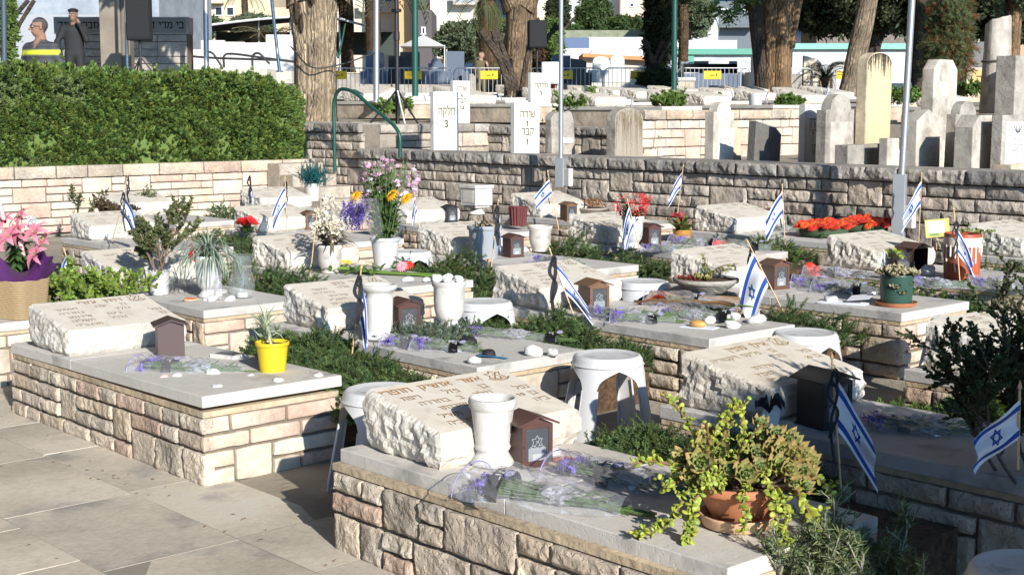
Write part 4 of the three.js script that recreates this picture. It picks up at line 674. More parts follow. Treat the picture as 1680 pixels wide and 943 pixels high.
  const jadeLeaf = new THREE.SphereGeometry(0.5, 7, 5).scale(0.85, 1, 0.28).translate(0, 0.5, 0), jadeM = new THREE.MeshPhysicalMaterial({ color: lin(0.29, 0.335, 0.05), roughness: 0.4, side: THREE.DoubleSide, specularIntensity: 0.6 }), jadeStem = M(0.2, 0.1, 0.06, 0.8);
  const branch = (pts, n, s = 0.017) => {
    const w = pts.map(([a, y, b]) => { const [x, z] = R(a, b); return new THREE.Vector3(x, y, z); }), c = new THREE.CatmullRomCurve3(w);
    const st = mk('trailing_branch', new THREE.TubeGeometry(c, 20, 0.0035, 5), jadeStem, o), list = [], side = [];
    for (let i = 0; i < n; i++) { const t = 0.12 + 0.88 * (i + 0.5 * rnd()) / n, p = c.getPoint(Math.min(1, t)), d = c.getTangent(Math.min(1, t)); for (const k of [-1, 1]) { const q = new THREE.Vector3(rr(-1, 1), rr(-1, 1), rr(-1, 1)).cross(d).normalize().multiplyScalar(k); list.push(orient(p.toArray(), [q.x + d.x * 0.7, q.y + d.y * 0.7 + 0.25, q.z + d.z * 0.7], s * rr(0.7, 1.25))); }
      if (i % 3 === 1) { const q = new THREE.Vector3(rr(-1, 1), rr(-0.3, 1), rr(-1, 1)).normalize(), L = rr(0.015, 0.045); for (let m = 0; m < 6; m++) list.push(orient(p.clone().addScaledVector(q, L * (m + 1) / 6).toArray(), [rr(-1, 1), rr(-0.5, 1), rr(-1, 1)], s * rr(0.6, 1))); } }
    instanced('jade_leaves', jadeLeaf, jadeM, list, st, [0.6, 1.2, 0.16]).userData.kind = 'stuff';
  };
  branch([[-0.08, 0.13, 0], [-0.1, 0.2, 0.02], [-0.13, 0.27, 0.0], [-0.2, 0.36, 0.02]], 24); branch([[-0.06, 0.13, 0.03], [-0.07, 0.25, 0.03], [-0.02, 0.31, 0.02], [0.0, 0.33, 0.03]], 20);
  branch([[0.0, 0.13, 0], [0.01, 0.24, 0], [0.005, 0.29, 0.0], [-0.02, 0.34, 0.01]], 18, 0.015); branch([[-0.1, 0.13, 0.03], [-0.17, 0.17, 0.04], [-0.23, 0.185, 0.05], [-0.28, 0.18, 0.05]], 16);
  branch([[-0.09, 0.13, 0.06], [-0.15, 0.11, 0.1], [-0.18, 0.06, 0.12], [-0.24, 0.02, 0.13], [-0.27, 0.01, 0.12]], 26, 0.019); branch([[-0.08, 0.13, 0.07], [-0.13, 0.1, 0.12], [-0.14, 0.04, 0.14], [-0.15, 0.0, 0.16]], 22, 0.02);
  branch([[-0.02, 0.13, 0.1], [-0.01, 0.11, 0.15], [-0.005, 0.06, 0.155], [-0.01, 0.03, 0.15]], 16); branch([[0.07, 0.13, 0.09], [0.09, 0.1, 0.15], [0.095, 0.03, 0.17], [0.1, -0.03, 0.18]], 28, 0.018);
  branch([[0.06, 0.14, 0.08], [0.06, 0.12, 0.15], [0.07, 0.07, 0.17], [0.085, 0.02, 0.18]], 20, 0.018); branch([[0.1, 0.13, 0.06], [0.15, 0.09, 0.1], [0.17, 0.05, 0.12], [0.18, 0.01, 0.12]], 18, 0.022);
  branch([[0.12, 0.13, 0.0], [0.2, 0.13, 0.0], [0.23, 0.11, 0.02], [0.25, 0.09, 0.03]], 12); branch([[-0.12, 0.14, 0.02], [-0.18, 0.13, 0.06], [-0.2, 0.12, 0.08]], 16, 0.018);
  for (let i = 0; i < 9; i++) { const a = rr(-0.11, 0.12), b = rr(-0.02, 0.12); branch([[a * 0.7, 0.12, b * 0.6], [a, 0.15 + rr(0, 0.03), b], [a * 1.3, 0.13 + rr(-0.02, 0.05), b * 1.25 + 0.02]], 12, 0.016); }
  for (let i = 0; i < 14; i++) { const a = rr(-0.13, 0.15), b = rr(-0.04, 0.1), y = rr(0.2, 0.27); branch([[a * 0.5, 0.12, b * 0.5], [a * 0.9, y - 0.04, b], [a * 1.2 + rr(-0.03, 0.03), y + rr(-0.02, 0.05), b * 1.2 + 0.03]], 9, 0.014); }
  const roseSpots = [[-0.08, 0.235, 0], [-0.1, 0.22, 0.05], [-0.15, 0.185, 0.03], [-0.13, 0.15, 0.07], [-0.04, 0.17, 0.08], [0.0, 0.165, 0.1], [0.035, 0.21, 0.05], [0.06, 0.24, 0.0], [0.09, 0.25, 0.02], [0.12, 0.24, 0.03], [0.1, 0.215, 0.06], [0.13, 0.205, 0.06], [0.155, 0.2, 0.04], [0.15, 0.165, 0.07], [0.17, 0.155, 0.05], [0.12, 0.145, 0.1], [0.155, 0.13, 0.09], [0.09, 0.18, 0.09], [0.18, 0.18, 0.02], [-0.06, 0.205, 0.03], [0.075, 0.215, 0.04], [0.04, 0.18, 0.09], [0.11, 0.175, 0.1], [0.135, 0.225, 0.0], [0.06, 0.265, -0.03], [-0.11, 0.19, 0.08]];
  const roseG = [rosetteS(0.046, 24, [0.19, 0.25, 0.07], [0.42, 0.21, 0.085]), rosetteS(0.041, 22, [0.24, 0.25, 0.07], [0.46, 0.24, 0.10]), rosetteS(0.034, 20, [0.17, 0.24, 0.08], [0.44, 0.19, 0.08])];
  const rosStems = [];
  for (const [a, y, b] of roseSpots) { const [x, z] = R(a, b); mk('rosette', pick(roseG), vtx, o, [x, y, z]).quaternion.setFromUnitVectors(UPV, new THREE.Vector3(x * 3 + 0.45 + rr(-0.3, 0.3), 0.55 + rr(-0.2, 0.3), z * 3 + 0.4 + rr(-0.3, 0.3)).normalize()); rosStems.push(tube([[x * 0.5, 0.12, z * 0.5], [x * 0.85, 0.12 + (y - 0.12) * 0.5, z * 0.85], [x, y, z]], 0.005, 6, 5)); }
  mk('rosette_stems', merge(rosStems), M(0.26, 0.17, 0.11, 0.9), o);
  o.scale.setScalar(1.2); for (const c of o.children) if (['saucer', 'bowl', 'soil'].includes(c.name)) c.scale.setScalar(0.88);
}
// ---------- flags ----------
seedTo(74);
flag([-6.048,4.3,0.264], [-5.929,4.3,0.865], 1, 1.42, 0.2, 'limp flag with black ribbons and white lettering beside column-shaped urn', true, 0.06, 0.85);
flag([-5.654,5.68,0.352], [-5.938,5.68,0.866], 1, 0.95, 0.22, 'limp flag with a long black ribbon loop beside bronze lantern', true, 0.06, 0.6);
flag([-5.251,7.07,0.396], [-5.569,7.07,0.854], -1, 1.3, 0.24, 'leaning flag with broad blue stripes above the stool with print', true, 0.07, 0.15);
flag([-2.897,4.25,0.321], [-2.951,4.25,0.79], 1, 1.02, 0.2, 'shaded flag with a bold blue star beside black lantern', true, 0.06, 0.1);
flag([-2.083,4,0.592], [-2.089,4,0.841], -1, 0.75, 0.125, 'shaded flag hanging by the dark thorny shrub', false, 0.03, 0.1);
flag([-4.858,8.45,0.448], [-4.938,8.45,1.027], 1, 1.1, 0.2, 'flag with black ribbon before the red glazed pot', true, 0.1, 0.4);
flag([-7.241,9.7,0.484], [-7.29,9.7,1.042], -1, 1.05, 0.2, 'upright flag beside the red flower wreaths', true, 0.04, 0.1);
flag([-6.608,10.75,0.556], [-6.603,10.75,1.131], -1, 1.1, 0.22, 'upright flag in front of the galvanised post and rubble wall', true, 0.05, 0.3);
flag([-9.374,10.75,0.647], [-9.311,10.75,1.117], -1, 1.05, 0.18, 'flag with black ribbon over the ochre pot', true, 0.05, 0.4);
flag([-10.039,9.72,0.491], [-10.201,9.72,1.063], -1, 0.85, 0.16, 'flag leaning across a name stone below the rubble wall', true, 0.07, 0.25);
flag([-7.736,8.45,0.452], [-7.913,8.45,0.943], -1, 1.35, 0.18, 'flag leaning before the urn of red geraniums', true, 0.05, 0.3);
flag([-8.033,7.05,0.451], [-7.947,7.05,0.994], 1, 1.45, 0.18, 'limp flag wrapped in black ribbon beside grey bucket', true, 0.05, 0.8);
flag([-8.471,5.68,0.44], [-8.353,5.68,0.978], -1, 1.4, 0.07, 'bare flag stick with a scrap of cloth by the hydrangeas', false, 0.38, 0.5);
flag([-10.943,7.1,0.574], [-10.955,7.1,1.056], -1, 1.12, 0.2, 'flag with crisp star before a name stone and dried hydrangeas', true, 0.05, 0.25);
flag([-13.794,8.45,0.539], [-13.75,8.45,0.948], 1, 1.45, 0.18, 'limp flag with black ribbon near the turquoise plant', true, 0.03, 0.7);
flag([-11.617,5.7,0.525], [-11.327,5.7,0.978], 1, 1.15, 0.2, 'flag in front of the bushy myrtle below the cream wall', true, 0.04, 0.4);
flag([-13.32,6.6,0.449], [-13.064,6.6,1.031], -1, 1.45, 0.16, 'narrow flag against the cream planter wall', true, 0.03, 0.6);
flag([-9.32,4.3,0.382], [-9.508,4.3,0.692], -1, 1.35, 0.17, 'flag with knotted black ribbon beside the bright green bush', true, 0.03, 0.4);
flag([-10.66,8.45,0.483], [-10.75,8.45,0.876], -1, 1.4, 0.15, 'flag half hidden behind the tall mixed bouquet', false, 0.03, 0.5);

// ---------- bouquets and flowers ----------
seedTo(81);
const violet = [0.16, 0.1, 0.42], bandTex = canvasTex(256, 64, (g, w, h) => { g.fillStyle = '#0c0c0e'; g.fillRect(0, 0, w, h); hebrew(g, 'זכור', 168, 18, 28, '#e8e8e8', 0.2); });
const bandM = M(1, 1, 1, 0.5, { map: bandTex }), sealTex = canvasTex(128, 128, (g, w, h) => { g.fillStyle = '#e4e2ee'; g.fillRect(0, 0, w, h); g.strokeStyle = '#5a4bb0'; g.lineWidth = 8; g.beginPath(); g.arc(64, 64, 54, 0, 7); g.stroke(); g.lineWidth = 6; for (const x of [44, 64, 84]) { g.beginPath(); g.moveTo(x, 40); g.lineTo(x - 6, 90); g.stroke(); } g.beginPath(); g.moveTo(30, 64); g.quadraticCurveTo(64, 30, 98, 70); g.stroke(); });
const sealM = M(0.6, 0.6, 0.66, 0.4, { map: sealTex });
const tissueM = new THREE.MeshPhysicalMaterial({ color: lin(0.6, 0.6, 0.63), roughness: 0.5, transmission: 0.62, thickness: 0, side: THREE.DoubleSide }), wrapEdgeM = M(0.3, 0.26, 0.55, 0.4);
// a bunch lying on a slab, flowers at the start, stems trailing along dir; wrapped in clear film with a black band and a printed seal
function wrapped(u, v, h, ang, len, wid, label, opt = {}) {
  const o = thing(opt.name ?? 'wrapped_bouquet', label, 'bouquet', W(u, v, h), ang), st = [], fl = [];
  for (let i = 0; i < (opt.n ?? 34); i++) {
    const a = rr(-1, 1), x0 = rr(0, 0.1) * len, z0 = a * wid * 0.42 + rr(-0.01, 0.01), y0 = rr(0.02, 0.055), p = [[x0, y0, z0], [len * 0.45, rr(0.012, 0.035), a * wid * 0.2], [len * rr(0.8, 1.05), rr(0.006, 0.018), -a * wid * 0.12 + rr(-0.02, 0.02)]];
    st.push(tube(p, opt.stemR ?? 0.0022, 8, 4));
    const leafN = opt.leafy ?? 5; for (let k = 0; k < leafN; k++) { const t = rr(0.1, 0.8); st.push(leaf(0.05, 0.005, 0.3, 0.2, 2).rotateZ(-1.4 + rr(-0.5, 0.5)).rotateY(rr(-0.4, 0.4)).translate(len * t, rr(0.01, 0.045), a * wid * 0.35 * (1 - t))); }
    fl.push([x0, y0, z0]);
  }
  mk('stems', merge(st), opt.stemM ?? stemGreen, o);
  const b = opt.flower ?? paintedSpike(); mk('blossoms', merge(fl.filter((_, i) => i % (opt.every ?? 1) === 0).map(([x, y, z]) => place(b, x, y, z, rr(-0.4, 0.4), rr(0, 6), opt.flower ? rr(0.2, 0.9) : Math.PI / 2 + rr(-0.3, 0.3), rr(0.8, 1.2)))), petalVtx, o);
  if (opt.film !== false) {
    const n = 26, m = 20, pos = [], idx = [], q = rnd() * 9;
    for (let i = 0; i <= n; i++) for (let j = 0; j <= m; j++) { const t = i / n, a = j / m * Math.PI, r = wid * 0.56 * (t < 0.5 ? 1 : 1 - 0.8 * (t - 0.5) * 1.8) + 0.004, cr = 1 + 0.16 * noise3(t * 9 + q, a * 3, 1) + 0.08 * noise3(t * 26, a * 9, q); pos.push(-0.08 * len + t * len * 0.95, 0.004 + 0.075 * Math.sin(a) * cr * (t < 0.5 ? 1 : 1.2 - t * 0.6) * (wid / 0.2), Math.cos(a) * r * cr); if (i < n && j < m) { const p = i * (m + 1) + j; idx.push(p, p + 1, p + m + 1, p + 1, p + m + 2, p + m + 1); } }
    const g = new THREE.BufferGeometry(); g.setAttribute('position', new THREE.BufferAttribute(new Float32Array(pos), 3)); g.setIndex(idx); mk('clear_wrap', (() => { const f = g.toNonIndexed(); f.computeVertexNormals(); return f; })(), film, o);
    const ts = new THREE.IcosahedronGeometry(1, 4), tp = ts.attributes.position; for (let i = 0; i < tp.count; i++) { v3.fromBufferAttribute(tp, i).normalize(); const k = 1 + 0.35 * noise3(v3.x * 3 + q, v3.y * 3, v3.z * 3) + 0.2 * noise3(v3.x * 9, v3.y * 9 + q, v3.z * 9); tp.setXYZ(i, len * 0.46 + v3.x * k * len * 0.12, 0.026 + Math.max(-0.024, v3.y * k * 0.03), v3.z * k * wid * 0.2); } ts.computeVertexNormals(); if (opt.tissue !== false) mk('tissue', ts, tissueM, o);
    mk('wrap_edge', tube(Array.from({ length: 13 }, (_, j) => { const a = Math.PI * j / 12; return [-0.075 * len, 0.006 + 0.075 * Math.sin(a) * (wid / 0.2), Math.cos(a) * wid * 0.57]; }), 0.0022, 24, 5), wrapEdgeM, o);
    const bt = opt.band ?? 0.22, c = []; for (let j = 0; j <= 12; j++) { const a = Math.PI * j / 12; c.push([bt * len + 0.02 * Math.cos(a), 0.006 + 0.064 * Math.sin(a) * (wid / 0.2), Math.cos(a) * wid * 0.5]); }
    const rg = ribbonGeo(c, 0.05, [1, 0, 0]), uvb = []; for (let i = 0; i <= 14; i++) uvb.push(i / 14, 0, i / 14, 1); rg.setAttribute('uv', new THREE.BufferAttribute(new Float32Array(uvb), 2)); mk('black_band', rg, bandM, o);
    mk('printed_seal', new THREE.CircleGeometry(0.018, 20).rotateX(-Math.PI / 2 + 0.35).translate(bt * len + 0.06, 0.01 + 0.07 * (wid / 0.2), wid * 0.24), sealM, o);
  }
  return o;
}
function paintedSpike() { const a = []; for (let i = 0; i < 16; i++) a.push(paint(leaf(0.012, 0.009, 0.5, 0.5, 2).rotateX(rr(0.4, 1.3)).rotateY(i * 2.4).translate(0, i * 0.0035 - 0.02, 0).toNonIndexed(), violet[0], violet[1], violet[2], 0.4)); return merge(a); }
wrapped(-6.343,3.267,0.4, 0.62, 0.62, 0.2, 'film-wrapped lavender bunch with black band on the slab with yellow pot', { leafy: 6 });
wrapped(-3.524,3.063,0.4, 0.3, 0.62, 0.24, 'film-wrapped lavender bunch hanging over the slab edge below the urn', { leafy: 5, band: 0.12 });
wrapped(-3.497,3.43,0.4, 0.25, 0.6, 0.2, 'second film-wrapped lavender bunch in the shade of the succulent bowl', { leafy: 8, band: 0.3 });
wrapped(-5.946,4.499,0.436, 0.55, 0.42, 0.16, 'crumpled film-wrapped lavender bunch below the column-shaped urn', { n: 26 });
wrapped(-5.892,5.012,0.436, 0.5, 0.6, 0.14, 'rolled film bouquet lying behind the black caps', { n: 22, band: 0.8 });
wrapped(-5.773,5.885,0.472, 0.55, 0.5, 0.16, 'film-wrapped bunch with a black label beside the bronze lantern', { n: 30 });
wrapped(-5.657,7.73,0.508, 0.5, 0.5, 0.2, 'film-wrapped dark bouquet beside the dark green pot', { n: 26 });
wrapped(-3.094,4.736,0.436, 0.5, 0.5, 0.16, 'film-wrapped bunch in shade behind the star flag', { n: 24 });
wrapped(-7.709,8.456,0.544, 0.6, 0.45, 0.16, 'film-wrapped bunch with blue lettering below the geranium urn', { n: 22 });
wrapped(-8.018,10.418,0.58, 0.6, 0.4, 0.16, 'film-wrapped lavender bunch behind the upright flag', { n: 20 });
wrapped(-4.71,8.354,0.544, 0.5, 0.5, 0.18, 'film-wrapped bunch at the foot of the red glazed pot', { n: 22 });
wrapped(-5.761,4.56,0.436, 0.45, 0.4, 0.14, 'flat film-wrapped bunch with a silver sheen before the column-shaped urn', { n: 18, leafy: 8, band: 0.5 });
wrapped(-5.555,5.84,0.472, 0.7, 0.4, 0.14, 'second film-wrapped bunch on the gerbera slab with pale paper', { n: 20, band: 0.5 });
wrapped(-5.409,7.625,0.508, 0.35, 0.45, 0.2, 'crumpled film and dark leaves bunch before the dark green pot', { n: 26, leafy: 9, band: 0.55, stemM: M(0.05, 0.06, 0.035) });
wrapped(-7.956,9.113,0.544, 0.3, 0.5, 0.2, 'grey-green wrapped bunch lying between the ochre pot and geranium urn', { n: 24, leafy: 9, band: 0.7 });
wrapped(-7.886,7.393,0.508, 0.5, 0.4, 0.16, 'film-wrapped bunch with blue print below the squat urn', { n: 20 });
wrapped(-4.978,8.059,0.544, 0.5, 0.4, 0.16, 'film-wrapped bunch on the slab beyond the dark green pot', { n: 20 });
wrapped(-9.479,5.168,0.436, 0.6, 0.45, 0.18, 'film-wrapped lavender bunch in shade behind the white cylindrical pot', { n: 24 });
wrapped(-5.494,6.193,0.472, 0.35, 0.42, 0.2, 'white tissue-wrapped bunch under the coral ornament', { n: 16, leafy: 10, band: 0.9 });
const gerberaO = daisy(0.05, 16, [0.85, 0.13, 0.02], [0.25, 0.05, 0.01], 3), gerberaR = daisy(0.055, 18, [0.78, 0.05, 0.02], [0.2, 0.02, 0.01], 3), gerberaP = daisy(0.05, 16, [0.85, 0.35, 0.4], [0.6, 0.25, 0.1], 3), sunY = daisy(0.05, 16, [0.95, 0.5, 0.01], [0.35, 0.15, 0.01], 2);
{
  const o = wrapped(-5.918,6.583,0.472, 0.45, 0.62, 0.22, 'kraft paper bouquet of orange gerberas with a black band', { name: 'gerbera_bouquet', flower: gerberaO, every: 4, n: 24, band: 0.42, leafy: 3 });
  const c = []; for (let i = 0; i <= 10; i++) for (let j = 0; j <= 8; j++) c.push([i, j]); const pos = [], idx = []; for (const [i, j] of c) { const t = i / 10, a = j / 8 * Math.PI; pos.push(-0.09 + t * 0.62, 0.003 + 0.045 * Math.pow(Math.abs(Math.cos(a)), 3) + 0.012 * noise3(i, j, 5), Math.cos(a) * (0.17 - 0.09 * t)); if (i < 10 && j < 8) { const p = i * 9 + j; idx.push(p, p + 1, p + 9, p + 1, p + 10, p + 9); } } const g = new THREE.BufferGeometry(); g.setAttribute('position', new THREE.BufferAttribute(new Float32Array(pos), 3)); g.setIndex(idx); g.computeVertexNormals(); mk('kraft_paper', g, M(0.3, 0.17, 0.08, 0.8), o);
  const r = wrapped(-7.437,9.056,0.544, 0.5, 0.5, 0.2, 'green-wrapped bouquet of red roses with a black cap', { name: 'rose_bouquet', flower: gerberaR, every: 4, n: 20, band: 0.6, leafy: 8 });
  const k = wrapped(-5.978,8.309,0.508, 0.4, 0.5, 0.18, 'dark wrapped bouquet with red petals leaning on a paper cone', { name: 'rose_bouquet', flower: gerberaR, every: 6, n: 20, band: 0.3, stemM: M(0.06, 0.05, 0.04) });
  // cut lilies on the slab below the white bucket
  const l = thing('cut_lilies', 'bundle of cut lilies and thick green stems on a slab', 'flowers', W(-8.699,6.043,0.472), 0.5), st = [];
  for (let i = 0; i < 26; i++) st.push(tube([[0, 0.03 + rnd() * 0.02, rr(-0.06, 0.06)], [0.35, 0.02, rr(-0.04, 0.04)], [0.85, 0.012, rr(-0.07, 0.07)]], rr(0.004, 0.008), 8, 6)); mk('stems', merge(st), M(0.14, 0.25, 0.04, 0.5), l);
  const lv = []; for (let i = 0; i < 60; i++) lv.push(leaf(rr(0.08, 0.16), 0.03, 0.4, 0.4, 4).rotateX(rr(0.6, 1.5)).rotateY(rnd() * 6.3).translate(rr(-0.05, 0.4), 0.02, rr(-0.1, 0.1))); mk('leaves', merge(lv), leafM(0.13, 0.22, 0.05), l);
  for (const [x, z] of [[0.06, -0.05], [0.12, -0.03], [0.09, -0.09]]) mk('yellow_bloom', daisy(0.028, 10, [0.8, 0.5, 0.03], [0.5, 0.3, 0.02]), petalVtx, l, [x, 0.08, z], [0.6, 0.6, -0.4]);
  mk('pink_gerbera', gerberaP, petalVtx, l, [0.5, 0.05, -0.16], [0.9, 0.8, 0]); mk('pink_gerbera', gerberaR, petalVtx, l, [0.53, 0.055, -0.2], [0.5, 0.8, 0]);
  mk('pale_bud', along(new THREE.CapsuleGeometry(0.016, 0.07, 4, 10), [0.0, 0.05, 0.02], [-0.6, 0.6, 0.2]), M(0.75, 0.75, 0.6), l);
  // two red wreaths
  for (const [p, lab] of [[[-7.281,10.304,0.58], 'red gerbera wreath with dark green leaves propped under the rubble wall'], [[-7.253,10.881,0.58], 'second red gerbera wreath tipped with orange at the post side']]) {
    const w = thing('flower_wreath', lab, 'wreath', W(...p), 0, 'red flower wreaths'); const a = [];
    for (let i = 0; i < 40; i++) { const t = i * 2.4, r = 0.24 * Math.sqrt((i + 0.5) / 40); mk('gerbera', pick([gerberaR, gerberaR, gerberaO]), petalVtx, w, [r * Math.cos(t), 0.09 + 0.05 * (1 - r * 4) + rr(-0.01, 0.015), r * Math.sin(t)], [rr(-0.3, 0.3) + 0.3, rnd() * 6, rr(-0.3, 0.3)]); }
    for (let i = 0; i < 70; i++) a.push(leaf(0.16, 0.035, 0.6, 0.4, 3).rotateX(rr(1.1, 1.6)).rotateY(rnd() * 6.3).translate(rr(-0.1, 0.1), 0.06, rr(-0.1, 0.1))); mk('leaves', merge(a), leafM(0.04, 0.08, 0.025), w);
    mk('base_ring', new THREE.TorusGeometry(0.17, 0.045, 8, 26).rotateX(Math.PI / 2).translate(0, 0.045, 0), M(0.04, 0.07, 0.03), w);
  }
  // tall mixed bouquet in the white bucket
  const o2 = pot(-8.726,6.563,0.472, 'bucket', white, 'flower_bucket', 'white bucket with a tall bouquet of pink, yellow and violet flowers', 'bouquet', 1.36, false);
  const stm = [], lvs = [], pinks = [], ys = [], vi = [];
  for (let i = 0; i < 60; i++) { const t = rnd() * 6.3, r = rr(0.02, 0.17), y = rr(0.45, 0.62); stm.push(tube([[0, 0.05, 0], [r * 0.4 * Math.cos(t), 0.28, r * 0.4 * Math.sin(t)], [r * Math.cos(t), y, r * Math.sin(t)]], 0.0025, 6, 4)); }
  for (let i = 0; i < 210; i++) { const t = rnd() * 6.3, y = rr(0.18, 0.5), r = 0.14 * rnd() * (y + 0.3); lvs.push(leaf(rr(0.06, 0.12), 0.03, 0.6, 0.4, 3).rotateX(rr(0.2, 1.2)).rotateY(rnd() * 6.3).translate(r * Math.cos(t), y, r * Math.sin(t))); }
  for (let i = 0; i < 95; i++) { const a = rr(-0.14, 0.2), b = rr(-0.1, 0.1), y = 0.5 + rr(-0.06, 0.13) - Math.abs(a) * 0.3, c = i % 3 ? [0.78, 0.45, 0.6] : [0.85, 0.82, 0.84]; pinks.push(place(daisy(0.02, 8, c, [0.6, 0.35, 0.4], 2), VIEW_R[0] * a + 0.74 * b, y, VIEW_R[2] * a + 0.67 * b, rr(-0.7, 0.9), rnd() * 6, rr(-0.7, 0.7))); }
  mk('stems', merge(stm), stemGreen, o2); mk('leaves', merge(lvs), leafM(0.085, 0.15, 0.035), o2); mk('pink_blossoms', merge(pinks), petalVtx, o2);
  for (const [a, y, b] of [[-0.16, 0.41, 0.05], [0.05, 0.42, 0.1], [0.13, 0.40, 0.08]]) mk('yellow_bloom', daisy(0.045, 16, [0.95, 0.5, 0.01], [0.5, 0.2, 0.01], 3), petalVtx, o2, [VIEW_R[0] * a + 0.74 * b, y, VIEW_R[2] * a + 0.67 * b], [0.9, 0.8, 0]);
  for (let i = 0; i < 60; i++) vi.push(place(paintedSpike(), VIEW_R[0] * (-0.17 + rr(-0.045, 0.05)) + 0.74 * rr(0, 0.12), 0.28 + rr(-0.05, 0.08), VIEW_R[2] * (-0.17 + rr(-0.045, 0.05)) + 0.67 * rr(0, 0.12), rr(-0.5, 0.5), rnd() * 6, rr(-0.5, 0.5), 1.3)); mk('violet_spikes', merge(vi), petalVtx, o2);
  { const n = 10, m = 16, pos = [], idx = []; for (let i = 0; i <= n; i++) for (let j = 0; j <= m; j++) { const t = i / n, a = j / m * 4.2 + 0.8, r = (0.05 + 0.16 * t) * (1 + 0.15 * Math.sin(a * 5 + t * 3)); pos.push(r * Math.cos(a), 0.13 + t * 0.28, r * Math.sin(a)); if (i < n && j < m) { const p = i * (m + 1) + j; idx.push(p, p + 1, p + m + 1, p + 1, p + m + 2, p + m + 1); } } const g = new THREE.BufferGeometry(); g.setAttribute('position', new THREE.BufferAttribute(new Float32Array(pos), 3)); g.setIndex(idx); const f = g.toNonIndexed(); f.computeVertexNormals(); mk('clear_wrap', f, film, o2); }
  // dried hydrangeas in a cream pot
  const o3 = pot(-8.679,6.007,0.472, 'squat', cream, 'flower_pot', 'cream round pot with dried cream hydrangeas and brown leaves', 'flower pot', 1.22);
  const hy = []; for (const [a, y, b] of [[0, 0.27, 0], [-0.03, 0.33, 0], [0.02, 0.39, 0.02], [-0.05, 0.36, 0.03], [0.05, 0.30, 0.02], [0.03, 0.24, 0.05], [-0.06, 0.28, 0.04], [0.0, 0.44, 0]]) hy.push(place(ball(0.055, 46, [0.66, 0.6, 0.46], 0.25, 0.4), VIEW_R[0] * a + 0.74 * b, y, VIEW_R[2] * a + 0.67 * b)); mk('hydrangea_heads', merge(hy), petalVtx, o3);
  grass(o3, 40, 0.16, 0.2, 0.04, M(0.14, 0.11, 0.06), 0.8, 0.9, 'brown_leaves'); mk('stem', tube([[0, 0.12, 0], [0.0, 0.2, 0.01], [0, 0.3, 0]], 0.006), twigM, o3);
  // poinsettia
  const o4 = thing('poinsettia', 'red poinsettia with a few green leaves low beside grave', 'plant', W(-11.556,7.047,0.508)); const po = []; for (let i = 0; i < 46; i++) { const t = i * 2.4, r = 0.13 * Math.sqrt(i / 46); po.push(paint(leaf(0.09, 0.04, -0.4, 0.5, 3).rotateX(1.2).rotateY(t).translate(r * Math.cos(t), 0.1 + rr(-0.01, 0.02), r * Math.sin(t)).toNonIndexed(), 0.7, 0.015, 0.02, 0.25)); } mk('bracts', merge(po), petalVtx, o4); grass(o4, 24, 0.02, 0.13, 0.05, leafM(0.05, 0.1, 0.03), 1.0, 0.4, 'leaves');
  // turquoise dyed plant
  const o5 = thing('dyed_plant', 'turquoise dyed feathery plant in a pale pot by steps', 'plant', W(-14.747,9.956,0.544)), tq = []; for (let i = 0; i < 170; i++) { const t = rnd() * 6.3, up = rr(0.1, 1.3), g = sprig(rr(0.1, 0.16), 14, 0.02, 0.005); tq.push(g.rotateX(up).rotateY(t).translate(rr(-0.08, 0.08), 0.12 + rr(0, 0.1), rr(-0.08, 0.08))); } mk('feathery_sprays', merge(tq), leafM(0.015, 0.13, 0.13), o5); mk('pot', potG.straight, cream, o5); o5.scale.setScalar(1.45);
  // basket of lilies
  const b = thing('lily_basket', 'woven straw basket of pink lilies wrapped in purple paper', 'flower basket', W(-8.531,3.556,0.4), 0.35), rings = [];
  const sq = (w, y, r) => { const pts = []; for (let k = 0; k <= 40; k++) { const a = k / 40 * 6.2832, c = Math.cos(a), s = Math.sin(a), q = Math.pow(Math.abs(c), 5) + Math.pow(Math.abs(s), 5), m = w / Math.pow(q, 0.2); pts.push(new THREE.Vector3(m * c, y + 0.0015 * Math.sin(k * 3 + y * 900), m * s)); } return new THREE.TubeGeometry(new THREE.CatmullRomCurve3(pts), 60, r, 5); };
  for (let k = 0; k < 22; k++) { const y = 0.008 + k * 0.0125; rings.push(sq(0.135 + 0.0012 * k, y, 0.0072)); } mk('woven_rings', merge(rings), M(0.50, 0.36, 0.19, 0.9, { map: T.lime }), b); mk('lining', new THREE.CylinderGeometry(0.15, 0.13, 0.26, 4, 1).rotateY(Math.PI / 4).translate(0, 0.14, 0), M(0.4, 0.28, 0.15), b);
  const wrapG = (r0, r1, y0, y1, n0) => { const n = 8, m = 40, pos = [], idx = []; for (let i = 0; i <= n; i++) for (let j = 0; j <= m; j++) { const t = i / n, a = j / m * 6.2832, r = lerp(r0, r1, t) * (1 + 0.09 * t * Math.sin(a * 7 + n0) + 0.1 * t * noise3(a * 2, n0, t * 2)); pos.push(r * Math.cos(a), lerp(y0, y1, t) + 0.05 * t * Math.sin(a * 4 + n0), r * Math.sin(a)); if (i < n && j < m) { const p = i * (m + 1) + j; idx.push(p, p + 1, p + m + 1, p + 1, p + m + 2, p + m + 1); } } const g = new THREE.BufferGeometry(); g.setAttribute('position', new THREE.BufferAttribute(new Float32Array(pos), 3)); g.setIndex(idx); g.computeVertexNormals(); return g; };
  mk('purple_paper', wrapG(0.15, 0.25, 0.24, 0.40, 2), new THREE.MeshPhysicalMaterial({ color: lin(0.13, 0.03, 0.17), roughness: 0.35, transmission: 0.3, thickness: 0, side: THREE.DoubleSide }), b);
